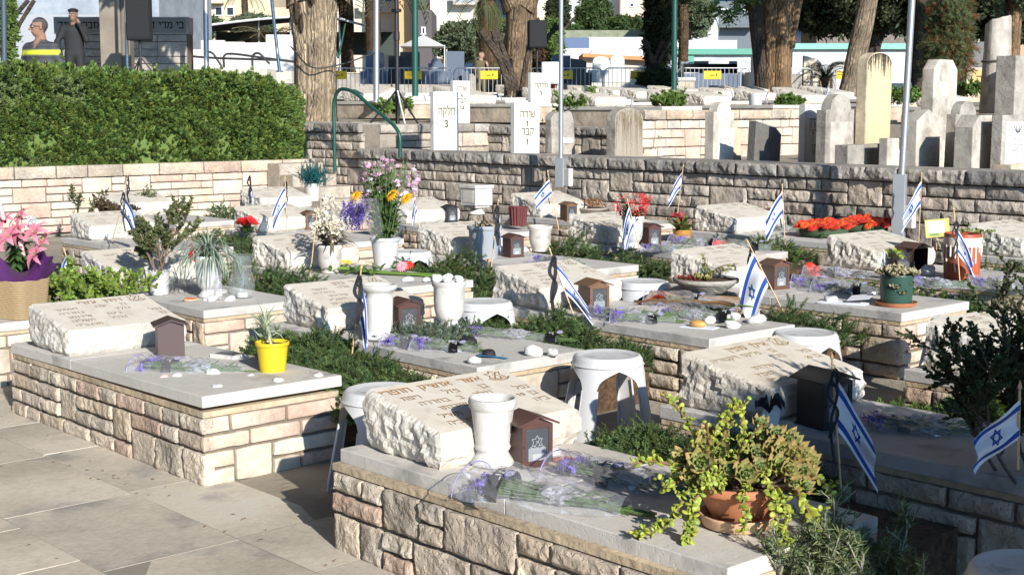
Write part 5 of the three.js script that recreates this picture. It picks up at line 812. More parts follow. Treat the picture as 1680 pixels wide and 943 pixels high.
  const lf = []; for (let i = 0; i < 110; i++) { const t = rnd() * 6.3, r = 0.17 * Math.sqrt(rnd()); lf.push(leaf(rr(0.1, 0.17), 0.05, 0.6, 0.4, 4).rotateX(rr(0.2, 1.3)).rotateY(t).translate(r * Math.cos(t) * 0.6, 0.34 + rr(0, 0.12), r * Math.sin(t) * 0.6)); } mk('leaves', merge(lf), leafM(0.07, 0.14, 0.035), b);
  const lp = [[-0.13, 0.64, 0.12], [-0.04, 0.68, 0.08], [0.05, 0.62, 0.1], [-0.12, 0.54, 0.16], [0.0, 0.58, 0.14], [0.12, 0.6, 0.06], [0.14, 0.45, 0.12], [-0.05, 0.5, 0.17], [-0.18, 0.6, 0.05], [0.03, 0.7, 0.0], [-0.2, 0.5, 0.12], [0.17, 0.54, 0.02]];
  for (const [a0, y, d] of lp) { const a = a0 * 1.25; const x = VIEW_R[0] * a + 0.741 * d, z = VIEW_R[2] * a + 0.671 * d, c = Math.cos(-0.35), s = Math.sin(-0.35); mk('lily_bloom', lily(0.105, [0.5, 0.07, 0.14], [0.72, 0.3, 0.36]), petalVtx, b, [x * c + z * s, y, -x * s + z * c], [rr(0.5, 1.1), 0.5 + rr(-0.6, 0.6), rr(-0.4, 0.4)]); }
  for (const [a, y] of [[-0.1, 0.76], [-0.15, 0.72], [0.02, 0.5]]) mk('lily_bud', along(new THREE.CapsuleGeometry(0.016, 0.09, 4, 8), [VIEW_R[0] * a + 0.08, y, VIEW_R[2] * a + 0.07], [-0.3, 1, 0]), M(0.75, 0.38, 0.38), b);
  const wh = []; for (let i = 0; i < 9; i++) wh.push(place(daisy(0.04, 16, [0.8, 0.82, 0.78], [0.6, 0.62, 0.4], 3), VIEW_R[0] * rr(0.0, 0.16), 0.66 + rr(-0.02, 0.06), VIEW_R[2] * rr(0.0, 0.16), rr(-0.4, 0.4), rnd() * 6, rr(-0.4, 0.4))); mk('white_blossoms', merge(wh), petalVtx, b);
  grass(b, 60, 0.5, 0.16, 0.035, leafM(0.16, 0.2, 0.15), 1.2, 0.6, 'grey_leaves'); b.scale.setScalar(0.88);
}
// ---------- small things on the slabs ----------
seedTo(82);
const onYellow = 'white pebble on the slab with the yellow pot', onShell = 'white shell-like stone on the slab with black caps', onGerb = 'white pebble on the slab with orange gerberas';
for (const [a, s] of [[[-6.036,3.274,0.4], 0.022], [[-5.796,3.539,0.4], 0.02], [[-5.579,3.555,0.4], 0.024], [[-5.551,3.764,0.4], 0.024]]) pebble(...a, s, onYellow, pebWhite, 'white pebbles on the yellow pot slab', rr(0.7, 1));
pebble(-6.066,3.218,0.4, 0.022, 'pink painted pebble beside the film-wrapped lavender bunch', pebPink);
pebble(-5.976,3.433,0.4, 0.033, 'pale greenish rounded stone beside a blue bead', M(0.66, 0.67, 0.58, 0.6));
pebble(-5.66,3.271,0.4, 0.027, 'white pebble lying on a black strap', pebWhite);
{ const o = thing('black_strap', 'thin black strap under a white pebble near slab edge', 'strap', W(-5.617,3.215,0.4)); mk('strap_loop', ribbonGeo([[-0.08, 0.004, 0], [-0.03, 0.008, 0.012], [0.02, 0.004, 0.005], [0.08, 0.005, -0.04]], 0.008, [0, 0, 1]), blackCloth, o); mk('strap_tail', ribbonGeo([[-0.08, 0.004, 0], [-0.02, 0.007, -0.03], [0.03, 0.012, -0.05]], 0.007, [0, 0, 1]), blackCloth, o); }
{ const o = thing('marker_pen', 'thin white marker pen lying before the greenish stone', 'pen', W(-5.875,3.25,0.4), 0.25); mk('barrel', cyl(0.004, 0.004, 0.1, 0, 0, 0, 10).rotateZ(-Math.PI / 2).translate(0, 0.005, 0), white, o); mk('cap', cyl(0.005, 0.005, 0.025, 0, 0, 0, 10).rotateZ(-Math.PI / 2).translate(0.1, 0.005, 0), M(0.02, 0.2, 0.5, 0.4), o); }
function redDish(u, v, h, label, k = 1) { const o = thing('dried_citrus_slice', label, 'ornament', W(u, v, h), 0, 'dried red citrus ornaments'); o.scale.setScalar(k); mk('rind', lathe([[0.0001, 0], [0.045, 0], [0.05, 0.006], [0.046, 0.013], [0.0001, 0.011]], 22), M(0.62, 0.42, 0.26, 0.8), o); for (let i = 0; i < 9; i++) { const a = i / 9 * 6.283; mk('segment', new THREE.SphereGeometry(0.014, 7, 5).scale(1.25, 0.35, 0.72).rotateY(-a).translate(0.026 * Math.cos(a), 0.013, 0.026 * Math.sin(a)), M(0.6, 0.12, 0.05, 0.5), o); } return o; }
redDish(-5.653,3.651,0.4, 'dried red citrus slice between pebbles near the yellow pot', 0.95); redDish(-8.262,4.597,0.436, 'dried red citrus slice beside the hurricane vase'); redDish(-5.557,6.347,0.472, 'large coral ruffled ornament on white wrapping', 1.2); redDish(-3.161,4.793,0.436, 'coral ornament beside the black lantern in shade', 1.2); redDish(-8.272,7.228,0.508, 'orange ornament disc at the foot of grey bucket', 0.8); redDish(-3.603,3.519,0.4, 'coral red ruffled ornament beside the brown lantern door', 1.25);
for (const [a, s] of [[[-3.342,3.638,0.4], 0.022], [[-3.45,3.57,0.4], 0.03]]) pebble(...a, s, 'grey-white pebble behind the wrapped lavender in succulent shade', pebGrey, 'pebbles beside the succulent bowl');
pebble(-2.865,3.241,0.4, 0.022, 'bright white pebble under the trailing jade branch', pebWhite);
pebble(-3.741,3.599,0.4, 0.024, 'white pebble resting against the lantern door', pebWhite);
for (const [a, s] of [[[-5.243,4.491,0.436], 0.03], [[-5.226,4.875,0.436], 0.042], [[-5.143,4.939,0.436], 0.03]]) pebble(...a, s, onShell, pebWhite, 'white stones on the black caps slab');
for (const [a, s] of [[[-6.534,5.075,0.681], 0.03], [[-6.741,5.389,0.636], 0.026]]) pebble(...a, s, 'white shell behind the pedestal urn', pebWhite, 'white shells behind the urn', 0.6);
for (const [a, s] of [[[-6.197,5.025,0.716], 0.03], [[-6.152,5.074,0.716], 0.03], [[-6.091,5.1,0.716], 0.026]]) pebble(...a, s, 'white shell in the mouth of pedestal urn', pebWhite, 'white shells in the urn', 0.9);
for (const [a, s] of [[[-5.172,6.228,0.472], 0.03], [[-5.173,6.439,0.472], 0.036], [[-4.978,6.408,0.472], 0.042], [[-4.957,6.161,0.472], 0.036]]) pebble(...a, s, onGerb, pebWhite, 'white pebbles on the gerbera slab');
pebble(-5.084,7.284,0.508, 0.042, 'flat white stone on paper beside the dark green pot', pebWhite, undefined, 0.45); pebble(-5.243,8.67,0.544, 0.05, 'large round pale stone beside the open lantern', M(0.72, 0.7, 0.65, 0.8), undefined, 0.9);
pebble(-3.097,4.896,0.436, 0.03, 'pale rounded stone at the thyme bed edge', M(0.74, 0.72, 0.64, 0.8)); pebble(-5.903,7.361,0.508, 0.05, 'white stone beside the shallow stone bowl', pebWhite);
for (const [a, s] of [[[-8.172,4.696,0.436], 0.036], [[-8.082,4.795,0.436], 0.03], [[-8.424,4.923,0.436], 0.034]]) pebble(...a, s, 'pale pebble beside the hurricane vase', pebWhite, 'pebbles beside the hurricane vase', 0.6);
pebble(-8.632,7.965,0.508, 0.034, 'white pebble beside the squat cream urn', pebWhite); pebble(-7.981,8.455,0.544, 0.04, 'white pebble at the foot of geranium urn', pebWhite);
// black memorial caps and a blue ribbon
for (const [a, r, lab, sq] of [[[-5.577,4.735,0.436], 0.052, 'black cloth cap with a small white tag beside rosemary', 1], [[-5.338,4.671,0.436], 0.036, 'small black cap on a blue ribbon', 0.8]]) { const o = thing('cloth_hat', lab, 'cap', W(...a)); mk('crown', lathe([[0.0001, r * 1.35], [r * 0.6, r * 1.28], [r * 0.92, r * 0.9], [r, r * 0.3], [r * 1.02, 0], [r * 0.9, 0]], 24).scale(1, sq, 1), blackCloth, o); if (sq === 1) mk('tag', box(0.028, 0.028, 0.003, 0, 0, 0), white, o, [r * 0.72, r * 0.5, r * 0.68], [0, 0.8, 0]); else mk('blue_ribbon', ribbonGeo([[-0.07, 0.004, 0.02], [0, 0.012, 0.05], [0.06, 0.006, -0.01], [0.12, 0.004, -0.02]], 0.03, [0.2, 0, 1]), M(0.03, 0.25, 0.5, 0.5), o); }
{ const o = thing('bread_roll', 'small golden glazed roll on a blue striped paper', 'ornament', W(-5.101,6.036,0.472)); mk('roll', new THREE.SphereGeometry(0.045, 16, 10).scale(1.2, 0.5, 0.85).translate(0, 0.02, 0), M(0.62, 0.35, 0.1, 0.45), o); mk('paper', box(0.2, 0.003, 0.1, 0.01, 0.002, 0), M(0.75, 0.8, 0.88, 0.7), o, [0, 0, 0], [0, 0.3, 0]); }
{ const o = thing('paper_sheet', 'white paper sheet under the flat white stone', 'paper', W(-4.979,7.276,0.508), 0.3); mk('sheet', box(0.3, 0.003, 0.14, 0, 0.002, 0), M(0.78, 0.8, 0.84, 0.7), o); mk('fold', box(0.14, 0.003, 0.1, 0.1, 0.02, -0.03), M(0.7, 0.72, 0.75, 0.6), o, [0, 0, 0], [0.2, 0, 0.15]); }
{ const o = thing('greeting_card', 'yellow and white greeting card standing above the red glazed pot', 'card', W(-5.325,8.9,0.658), 0.8); const g = new THREE.PlaneGeometry(0.16, 0.13, 6, 1), p = g.attributes.position; for (let i = 0; i < p.count; i++) p.setZ(i, 0.02 * Math.sin(p.getX(i) * 18)); g.computeVertexNormals(); mk('card_sheet', g, M(0.8, 0.8, 0.8, 0.6, { map: canvasTex(128, 104, (c, w, h) => { c.fillStyle = '#d9d27a'; c.fillRect(0, 0, w, h); c.fillStyle = '#f3f3ea'; c.fillRect(14, 10, w - 40, h - 34); c.fillStyle = '#8fae6a'; c.fillRect(20, h - 22, 50, 12); }) }), o, [0, 0.2, 0], [0, 0, 0.12]); mk('holder', cyl(0.003, 0.003, 0.2, 0, -0.05, -0.005, 6), wood, o); }
{ const o = thing('hanging_plaque', 'small engraved metal plaque lying behind the second lavender bunch', 'plaque', W(-6.339,3.73,0.4), 0.3); mk('plate', box(0.16, 0.03, 0.09, 0, 0.016, 0, 0.004), stoneWhite, o); mk('print', box(0.12, 0.002, 0.05, 0, 0.033, 0), M(0.12, 0.12, 0.12, 0.6), o); }
{ const o = thing('black_bow', 'black ribbon bow with a card in shade behind succulents', 'bow', W(-3.342,4.399,0.436)), a = []; for (let i = 0; i < 9; i++) a.push(ribbonGeo([[0, 0.08, 0], [0.03 * Math.cos(i * 0.7), 0.12 + 0.02 * Math.sin(i), 0.03 * Math.sin(i * 0.7)], [0.06 * Math.cos(i * 0.7), 0.1, 0.06 * Math.sin(i * 0.7)]], 0.026, [0, 1, 0])); mk('loops', merge(a), blackCloth, o); mk('card', box(0.07, 0.1, 0.003, 0, 0.05, -0.02), white, o, [0, 0, 0], [-0.2, 0.7, 0]); }
// ---------- planting between the graves ----------
seedTo(83);
const hb = (r) => lowerH(ROWS[r]) + 0.2;
groundCover(-6.75, -5.4, 3.83, 4.42, hb(0), 0.319, 4350, 'rosemary bed with fine needles behind the yellow pot', rosemaryM, 1.0);
groundCover(-3.95, -3.05, 3.83, 4.42, hb(0), 0.27, 3190, 'rosemary bed in shade beside the succulent bowl');
groundCover(-6.5, -5.2, 5.2, 5.78, hb(1), 0.290, 3480, 'rosemary bed between the pedestal urn and a name stone');
groundCover(-3.5, -2.0, 5.2, 5.78, hb(1), 0.362, 4640, 'dense green thyme bed between a name stone and shaded slab', thymeM);
groundCover(-9.4, -7.9, 5.2, 5.76, hb(1), 0.348, 1305, 'rosemary bed behind the hurricane vase');
groundCover(-9.2, -7.7, 6.56, 7.15, hb(2), 0.348, 1305, 'spreading rosemary bed below the white flower bucket');
groundCover(-6.1, -4.7, 6.56, 7.15, hb(2), 0.290, 1015, 'rosemary bed beside the stone bowl');
groundCover(-8.7, -7.4, 7.95, 8.5, hb(3), 0.348, 1160, 'rosemary bed in front of the geranium grave');
groundCover(-5.9, -4.6, 7.95, 8.52, hb(3), 0.290, 870, 'thyme bed behind the dark green pot', thymeM);
groundCover(-8.2, -7.0, 9.33, 9.83, hb(4), 0.290, 725, 'thyme bed behind the ochre pot', thymeM);
groundCover(-5.6, -4.4, 9.33, 9.83, hb(4), 0.319, 725, 'leafy bed beside the red glazed pot', thymeM);
groundCover(-12.3, -10.8, 6.56, 7.15, hb(2), 0.348, 870, 'scrubby bed near the poinsettia');
groundCover(-14.4, -13.2, 7.95, 8.5, hb(3), 0.348, 725, 'scrubby bed by the cream wall foot');
groundCover(-6.2, -5.9, 4.55, 4.75, rowH(1), 0.06, 60, 'small rosemary tuft beside the black cap', greyleafM);
groundCover(-5.95, -5.8, 4.6, 4.95, rowH(1) + 0.02, 0.1, 260, 'grey-green rosemary clump beside the black cap', greyleafM, 0.9);
shrub('green_bush', 'bright green small-leaved bush beside the lily basket', 'bush', W(-9.0, 4.08, hb(0)), { stems: 16, base: 0.25, fan: 0.8, len: 0.34, r: 0.006, depth: 2, kids: 5, leaves: 20, leafFrom: 2, wob: 0.25, lift: 0.05, spread: 0.9, shrink: 0.55, leaf: 0.03 }, leaf(1, 0.7, 0.3), leafM(0.2, 0.29, 0.045), twigM);
{ const o = pot(-7.205,4.809,0.046, 'bowl', M(0.45, 0.24, 0.06, 0.6), 'planter', 'ochre plastic bowl planter half under the rosemary bed', 'planter', 0.8); }
shrub('thorny_shrub', 'dark thorny shrub with tiny leaves rising in shade over slabs', 'shrub', W(-2.276,4.52,0.42), { stems: 7, base: 0.16, fan: 0.75, len: 0.44, r: 0.006, depth: 3, kids: 5, leaves: 22, leafFrom: 3, wob: 0.24, lift: 0.05, spread: 0.9, shrink: 0.55, leaf: 0.014 }, leaf(1, 0.7, 0.3), leafM(0.05, 0.075, 0.025, 0.15), M(0.12, 0.09, 0.07));
shrub('spreading_bush', 'grey-green shrublet spilling over the near slab corner', 'bush', W(-2.38, 3.5, 0.2), { stems: 30, base: 0.12, fan: 0.9, len: 0.2, r: 0.004, depth: 2, kids: 4, leaves: 26, leafFrom: 1, wob: 0.3, lift: 0.04, spread: 0.8, shrink: 0.6, leaf: 0.026 }, leaf(1, 0.16, 0.2, 0.3), leafM(0.13, 0.17, 0.07, 0.15), M(0.36, 0.32, 0.26));
shrub('dark_shrublet', 'russet leafy shrub at the foot of cream planter wall', 'shrub', W(-14.2, 7.0, hb(3)), { stems: 6, base: 0.1, fan: 0.5, len: 0.3, r: 0.006, depth: 2, kids: 4, leaves: 14, leafFrom: 2, wob: 0.3, lift: 0.05, spread: 0.8, shrink: 0.6, leaf: 0.05 }, leaf(1, 0.55, 0.3), leafM(0.1, 0.07, 0.035), twigM);
shrub('weedy_shrub', 'loose weedy shrub against the cream planter wall', 'shrub', W(-15.4, 7.6, 0.3), { stems: 9, base: 0.5, fan: 0.5, len: 0.34, r: 0.004, depth: 2, kids: 4, leaves: 14, leafFrom: 2, wob: 0.3, lift: 0.05, spread: 0.8, shrink: 0.6, leaf: 0.035 }, leaf(1, 0.4, 0.3), leafM(0.12, 0.15, 0.06), twigM);

// ---------- hedge ----------
seedTo(91);
{
  const o = thing('clipped_hedge', 'long clipped green hedge with rounded end above the cream planter wall', 'hedge', W(-17.55, 11.32, 0.93));
  const L = 5.9, Wd = 0.72, H = 1.23, prof = (t) => { const e = Math.min(1, t / 2.2), k = Math.sqrt(1 - (1 - e) * (1 - e)); return [Wd * (0.8 + 0.2 * Math.min(1, k * 1.6)), H * (0.72 + 0.28 * k) + 0.03 * Math.sin(t * 2.2)]; };
  const core = [], ci = [], n = 24, m = 14;
  for (let i = 0; i <= n; i++) for (let j = 0; j <= m; j++) { const t = L * i / n, [w, h] = prof(t), a = Math.PI * j / m, c = Math.cos(a), s = Math.sin(a); core.push(Math.sign(c) * Math.pow(Math.abs(c), 0.35) * (w - 0.06), Math.pow(s, 0.35) * (h - 0.07), t - 0 + (i === 0 ? 0.08 : 0)); if (i < n && j < m) { const p = i * (m + 1) + j; ci.push(p, p + 1, p + m + 1, p + 1, p + m + 2, p + m + 1); } }
  const cg = new THREE.BufferGeometry(); cg.setAttribute('position', new THREE.BufferAttribute(new Float32Array(core), 3)); cg.setIndex(ci); cg.computeVertexNormals(); mk('inner_growth', cg, M(0.12, 0.17, 0.04, 1), o);
  const ros = []; for (let k = 0; k < 7; k++) ros.push(leaf(0.055, 0.026, -0.5, 0.6, 2).rotateX(0.3 + 0.9 * (k / 7)).rotateY(k * 2.4)); const rg = merge(ros), list = [], pale = [];
  for (let i = 0; i < 16000; i++) {
    const t = L * rnd(), [w, h] = prof(t), f = rnd() < 0.7, R = 0.16;       // front face or top, with a rounded shoulder between
    let x, y, nx, ny;
    if (f) { y = h * rnd(); x = w; nx = 1; ny = 0.25; if (y > h - R) { const q = (y - (h - R)) / R; x = w - R * (1 - Math.sqrt(1 - q * q)); ny = q + 0.25; } } else { x = lerp(-w, w - R * 0.5, rnd()); y = h - (x < -w + R ? 0.06 : 0); nx = 0.2; ny = 1; }
    const bump = 0.07 * noise3(t * 5, y * 5, x * 4) + 0.05 * noise3(t * 13, y * 13, x * 11), hole = noise3(t * 2.3 + 4, y * 3.1, 12), d = bump + (hole > 0.38 && rnd() < 0.8 ? -0.13 : 0) + (!f && rnd() < 0.06 ? rr(0.03, 0.09) : 0);
    const p = [x + d * nx, Math.max(0.02, y + d * ny), t], dir = [nx * 0.9 + rr(-0.7, 0.7), ny * 0.7 + rr(-0.2, 0.7), rr(-0.7, 0.7) - (t < 0.4 ? 0.8 : 0)];
    (t > 3.4 && noise3(t * 2, y * 3, 40) > -0.1 && y < h * 0.9 ? pale : list).push(orient(p, dir, rr(0.7, 1.3)));
  }
  for (let i = 0; i < 900; i++) { const h = 0.98 * rnd(), w = 0.62 * (rnd() * 2 - 1); list.push(orient([w, h, -0.02 + 0.16 * (h / 1.1) ** 2 + rr(-0.03, 0.03)], [rr(-0.6, 0.6), rr(0, 0.8), -0.9], rr(0.7, 1.3))); }
  instanced('leaf_clusters', rg, Object.assign(leafM(0.14, 0.205, 0.042), { roughness: 0.5, specularIntensity: 0.8 }), list, o, [0.4, 1.5, 0.2]).userData.kind = 'stuff'; instanced('pale_leaf_clusters', rg, leafM(0.2, 0.26, 0.09), pale, o, [0.6, 1.3, 0.1]).userData.kind = 'stuff';
  const tw = []; for (let i = 0; i < 60; i++) { const t = rr(3.4, 5.4), y = rr(0.4, 0.9); tw.push(tube([[0.5, y - 0.3, t], [0.66, y - 0.1, t + rr(-0.1, 0.1)], [0.7, y + rr(0, 0.15), t + rr(-0.2, 0.2)]], 0.006, 5, 4)); } mk('twigs', merge(tw), M(0.2, 0.17, 0.12), o);
}
// ---------- old tombstones between the walls ----------
seedTo(92);
const oldM = { grey: stoneM(0.43, 0.39, 0.33, 0.01), white: stoneM(0.60, 0.54, 0.45, 0.005), tan: stoneM(0.66, 0.54, 0.37, 0.005), dark: stoneM(0.17, 0.16, 0.145, 0.006), pale: stoneM(0.53, 0.485, 0.41, 0.005), board: M(0.64, 0.625, 0.58, 0.6, { map: T.slab }), lichen: stoneM(0.13, 0.12, 0.1, 0.01), brown: stoneM(0.36, 0.29, 0.19, 0.01), blue: stoneM(0.12, 0.16, 0.2, 0.003) };
for (const k of ['grey', 'white', 'tan', 'pale']) oldM[k].map = T.weather;
const TB = 0.98;
// front left corner (u, v, top height), width across, thickness; the text side looks towards +x
function tombShape(w, h, kind) {
  const s = new THREE.Shape(); s.moveTo(0, 0); s.lineTo(w, 0);
  if (kind === 'round') { s.lineTo(w, h - w * 0.3); s.bezierCurveTo(w, h - w * 0.08, w * 0.75, h, w * 0.5, h); s.bezierCurveTo(w * 0.25, h, 0, h - w * 0.08, 0, h - w * 0.3); }
  else if (kind === 'gable') { s.lineTo(w, h - w * 0.24); s.lineTo(w * 0.5, h); s.lineTo(0, h - w * 0.24); }
  else if (kind === 'hip') { s.lineTo(w, h - w * 0.22); s.lineTo(w * 0.78, h); s.lineTo(w * 0.22, h); s.lineTo(0, h - w * 0.22); }
  else if (kind === 'shoulder') { s.lineTo(w, h - w * 0.32); s.lineTo(w * 0.85, h - w * 0.32); s.quadraticCurveTo(w * 0.8, h, w * 0.5, h); s.quadraticCurveTo(w * 0.2, h, w * 0.15, h - w * 0.32); s.lineTo(0, h - w * 0.32); }
  else if (kind === 'slant') { s.lineTo(w, h * 0.78); s.lineTo(w * 0.78, h * 0.9); s.lineTo(0, h); }
  else { s.lineTo(w, h); s.lineTo(0, h); }
  s.closePath(); return s;
}
function tomb(u, v, top, w, t, kind, m, label, opt = {}) {
  t *= 0.7;
  const h = top - (opt.base ?? TB), o = thing('old_tombstone', label, 'tombstone', W(u, v, opt.base ?? TB), opt.turn ?? 0, 'old upright tombstones');
  const g = new THREE.ExtrudeGeometry(tombShape(w, h, kind), { depth: t, bevelEnabled: true, bevelThickness: 0.008, bevelSize: 0.008, bevelSegments: 2, curveSegments: 10 }).rotateY(Math.PI / 2).translate(-t, 0, 0);
  if (opt.rough) { const p = g.attributes.position; for (let i = 0; i < p.count; i++) { const x = p.getX(i), y = p.getY(i), z = p.getZ(i); p.setXYZ(i, x + 0.02 * noise3(y * 6, z * 6, 1), y + 0.03 * noise3(z * 9, x * 5, 2) * (y > 0.3 ? 1 : 0), z + 0.02 * noise3(y * 5, x * 5, 3)); } g.computeVertexNormals(); }
  mk('slab', boxUV(g, rnd(), rnd()), m, o);
  for (const [a, b, c, d, mm, depth = 0.012] of opt.panels ?? []) mk('panel', box(depth, (d - b) * h, (c - a) * w, 0.01, (b + d) / 2 * h, -(a + c) / 2 * w), mm, o);
  if (opt.lean) o.rotation.x = opt.lean;
  return o;
}
function stainFace(o, w, h, kind, base, stain, n, reach) {      // rain-streaked face, streaks running down from the head
  const g = new THREE.ShapeGeometry(tombShape(w, h, kind), 10), uv = g.attributes.uv, p = g.attributes.position; for (let i = 0; i < p.count; i++) uv.setXY(i, p.getX(i) / w, p.getY(i) / h);
  mk('stained_face', g.rotateY(Math.PI / 2).translate(0.0105, 0, 0), M(0.85, 0.85, 0.85, 0.95, { bumpMap: T.limeBump, bumpScale: 0.002, map: canvasTex(256, 512, (c, a, b) => { c.fillStyle = base; c.fillRect(0, 0, a, b); mottle(c, a, b, 2600, 'rgba(120,105,80,0.16)', 'rgba(250,240,215,0.2)'); for (let i = 0; i < n; i++) { c.fillStyle = stain; const x = rnd() * a, l = b * reach * rr(0.15, 1) * rr(0.3, 1); let y = reach < 0.5 ? 0 : rr(0, b * 0.3), ww = rr(3, 14); for (let q = 0; q < 14; q++) { c.beginPath(); c.ellipse(x + rr(-3, 3), y, ww * (1 - q / 16) * rr(0.6, 1.2), l / 18, 0, 0, 7); c.fill(); y += l / 14; } } }) }), o);
}
const textPanel = (lines, bg = '#efece4', ink = '#3c3a36', n = 256, m = 300, size = 40) => M(0.85, 0.85, 0.84, 0.6, { map: canvasTex(n, m, (g, w, h) => { g.fillStyle = bg; g.fillRect(0, 0, w, h); mottle(g, w, h, 300, 'rgba(190,185,170,0.25)', 'rgba(255,255,250,0.3)'); lines.forEach(([t, y, s = size]) => hebrew(g, t, w / 2 + (hebWidth(t, s) - s * 0.26) / 2, y * h, s, ink, 0.16)); }) });
function plate(o, w, h, y0, y1, a, b, m, out = 0.012) { return mk('inscribed_panel', new THREE.PlaneGeometry((b - a) * w, (y1 - y0) * h).rotateY(Math.PI / 2).translate(out, (y0 + y1) / 2 * h, -(a + b) / 2 * w), m, o); }
tomb(-13.263,12.7,1.653, 0.42, 0.16, 'round', oldM.grey, 'rough grey tombstone with tiny white plate beside thin steel pole', { rough: true, panels: [[0.3, 0.4, 0.9, 0.5, oldM.board]] });
{ const [u, v, h] = [-12.212,12.8,1.7]; const o = tomb(u, v, h, 0.5, 0.2, 'round', oldM.grey, 'broad grey tombstone streaked with brown weathering'); stainFace(o, 0.5, h - TB, 'round', '#a79d8c', 'rgba(96,78,52,0.22)', 60, 1.0); }
{ const [u, v, h] = [-10.543,12.7,1.77]; const o = tomb(u, v, h, 0.36, 0.17, 'shoulder', oldM.white, 'white tombstone with rounded head and inscribed lower panel'); plate(o, 0.36, h - TB, 0.02, 0.62, 0.16, 0.98, textPanel([['יעקב מו', 0.26, 40]], '#f1eee4', '#7d786c'), 0.016); mk('panel_backing', box(0.012, (h - TB) * 0.6, 0.3, 0.008, (h - TB) * 0.32, -0.205), oldM.white, o); }
tomb(-9.876,12.6,1.558, 0.46, 0.13, 'slant', oldM.dark, 'leaning grey granite tombstone with slanted top', { lean: -0.06 });
tomb(-10.626,13.2,1.506, 0.12, 0.1, 'slant', oldM.tan, 'narrow tan stone splinter beside the white tombstone', { lean: 0.1 });
{ const [u, v, h] = [-9.261,12.7,1.74]; const o = tomb(u, v, h, 0.34, 0.1, 'flat', oldM.board, 'white boxy tombstone with brown engraved letters'); plate(o, 0.34, h - TB, 0.1, 0.95, 0.05, 0.95, textPanel([['אהרון', 0.18, 42], ['רץ', 0.36, 40], ['נפטר', 0.62, 22], ['תשי', 0.72, 22]]), 0.0095); }
{ const [u, v, h] = [-8.775,12.4,1.846]; const o = tomb(u, v, h, 0.52, 0.16, 'shoulder', oldM.grey, 'grey tombstone with recessed blank panel and domed head'); mk('recessed_panel', box(0.01, (h - TB) * 0.62, 0.4, 0.006, (h - TB) * 0.36, -0.27), oldM.pale, o); }
{ const [u, v, h] = [-8.626,12.9,2.29]; const o = tomb(u, v, h, 0.46, 0.16, 'round', oldM.tan, 'tall tan tombstone slab with black-stained rounded top'); stainFace(o, 0.46, h - TB, 'round', '#d6c19a', 'rgba(38,34,28,0.55)', 46, 0.28); }
{ const o = thing('low_stone_box', 'low grey stone box at the foot of domed tombstone', 'stone', W(-8.21,12,1.11), 0); mk('block', box(0.16, 0.36, 0.55, 0, 0.05, -0.15, 0.01), oldM.grey, o); mk('slate_end', box(0.17, 0.34, 0.25, 0.0, 0.06, -0.55, 0.01), oldM.blue, o); }
{ const [u, v, h] = [-7.827,12.1,1.401]; const o = tomb(u, v, h, 0.34, 0.12, 'flat', oldM.pale, 'small pale tombstone with brown lettered plaque by the steel pole'); plate(o, 0.34, h - TB, 0.05, 0.75, 0.35, 0.98, textPanel([['פה', 0.2, 50], ['נט', 0.45, 44], ['מר', 0.7, 40]], '#f4efe4', '#a0704c'), 0.012); }
tomb(-7.622,12.3,1.676, 0.42, 0.2, 'gable', oldM.pale, 'pale plain tombstone with low pointed top beside the steel pole', { lean: 0.03 });
{ const [u, v, h] = [-8.068,13.3,2.208]; const o = tomb(u, v, h, 0.45, 0.18, 'hip', oldM.white, 'tall white tombstone with chamfered head and faint engraving'); mk('engraved_mark', new THREE.PlaneGeometry(0.12, 0.14).rotateY(Math.PI / 2).translate(0.0095, h - TB - 0.3, -0.2), textPanel([['פנ', 0.3, 80]], '#e9e6dd', '#8d8a82'), o); }
tomb(-7.456,12.7,1.778, 0.44, 0.13, 'shoulder', oldM.grey, 'brownish grey tombstone with domed centre behind pale pointed one', { lean: -0.04 });
tomb(-6.964,12.2,1.631, 0.5, 0.26, 'hip', oldM.pale, 'thick light grey tombstone with hipped top');
{ const [u, v, h] = [-6.721,12.3,1.632]; const o = tomb(u, v, h, 0.6, 0.14, 'flat', oldM.grey, 'grey tombstone carrying a white plaque with a menorah-like emblem and black text'); mk('white_plaque', new THREE.PlaneGeometry(0.44, 0.44).rotateY(Math.PI / 2).translate(0.0105, (h - TB) * 0.58, -0.28), M(0.86, 0.86, 0.86, 0.5, { map: canvasTex(256, 256, (g, w, hh) => { g.fillStyle = '#f6f6f3'; g.fillRect(0, 0, w, hh); g.fillStyle = '#2a2c33'; for (let k = -2; k <= 2; k++) { g.save(); g.translate(w / 2 + k * 14, 44); g.rotate(k * 0.35); g.fillRect(-4, -24, 8, 44); g.restore(); } [['פנ', 20, 200], ['המנוחה', 92, 26], ['מלכה', 126, 28], ['בת יצחק', 160, 26], ['נפ', 194, 24], ['תנצבה', 224, 22]].slice(1).forEach(([t, y, s]) => hebrew(g, t, w / 2 + hebWidth(t, s) / 2, y, s * 0.85, '#2a2c33', 0.17)); }) }), o); mk('base_block', box(0.2, 0.2, 0.62, 0.02, 0.1, -0.3, 0.01), oldM.tan, o); }
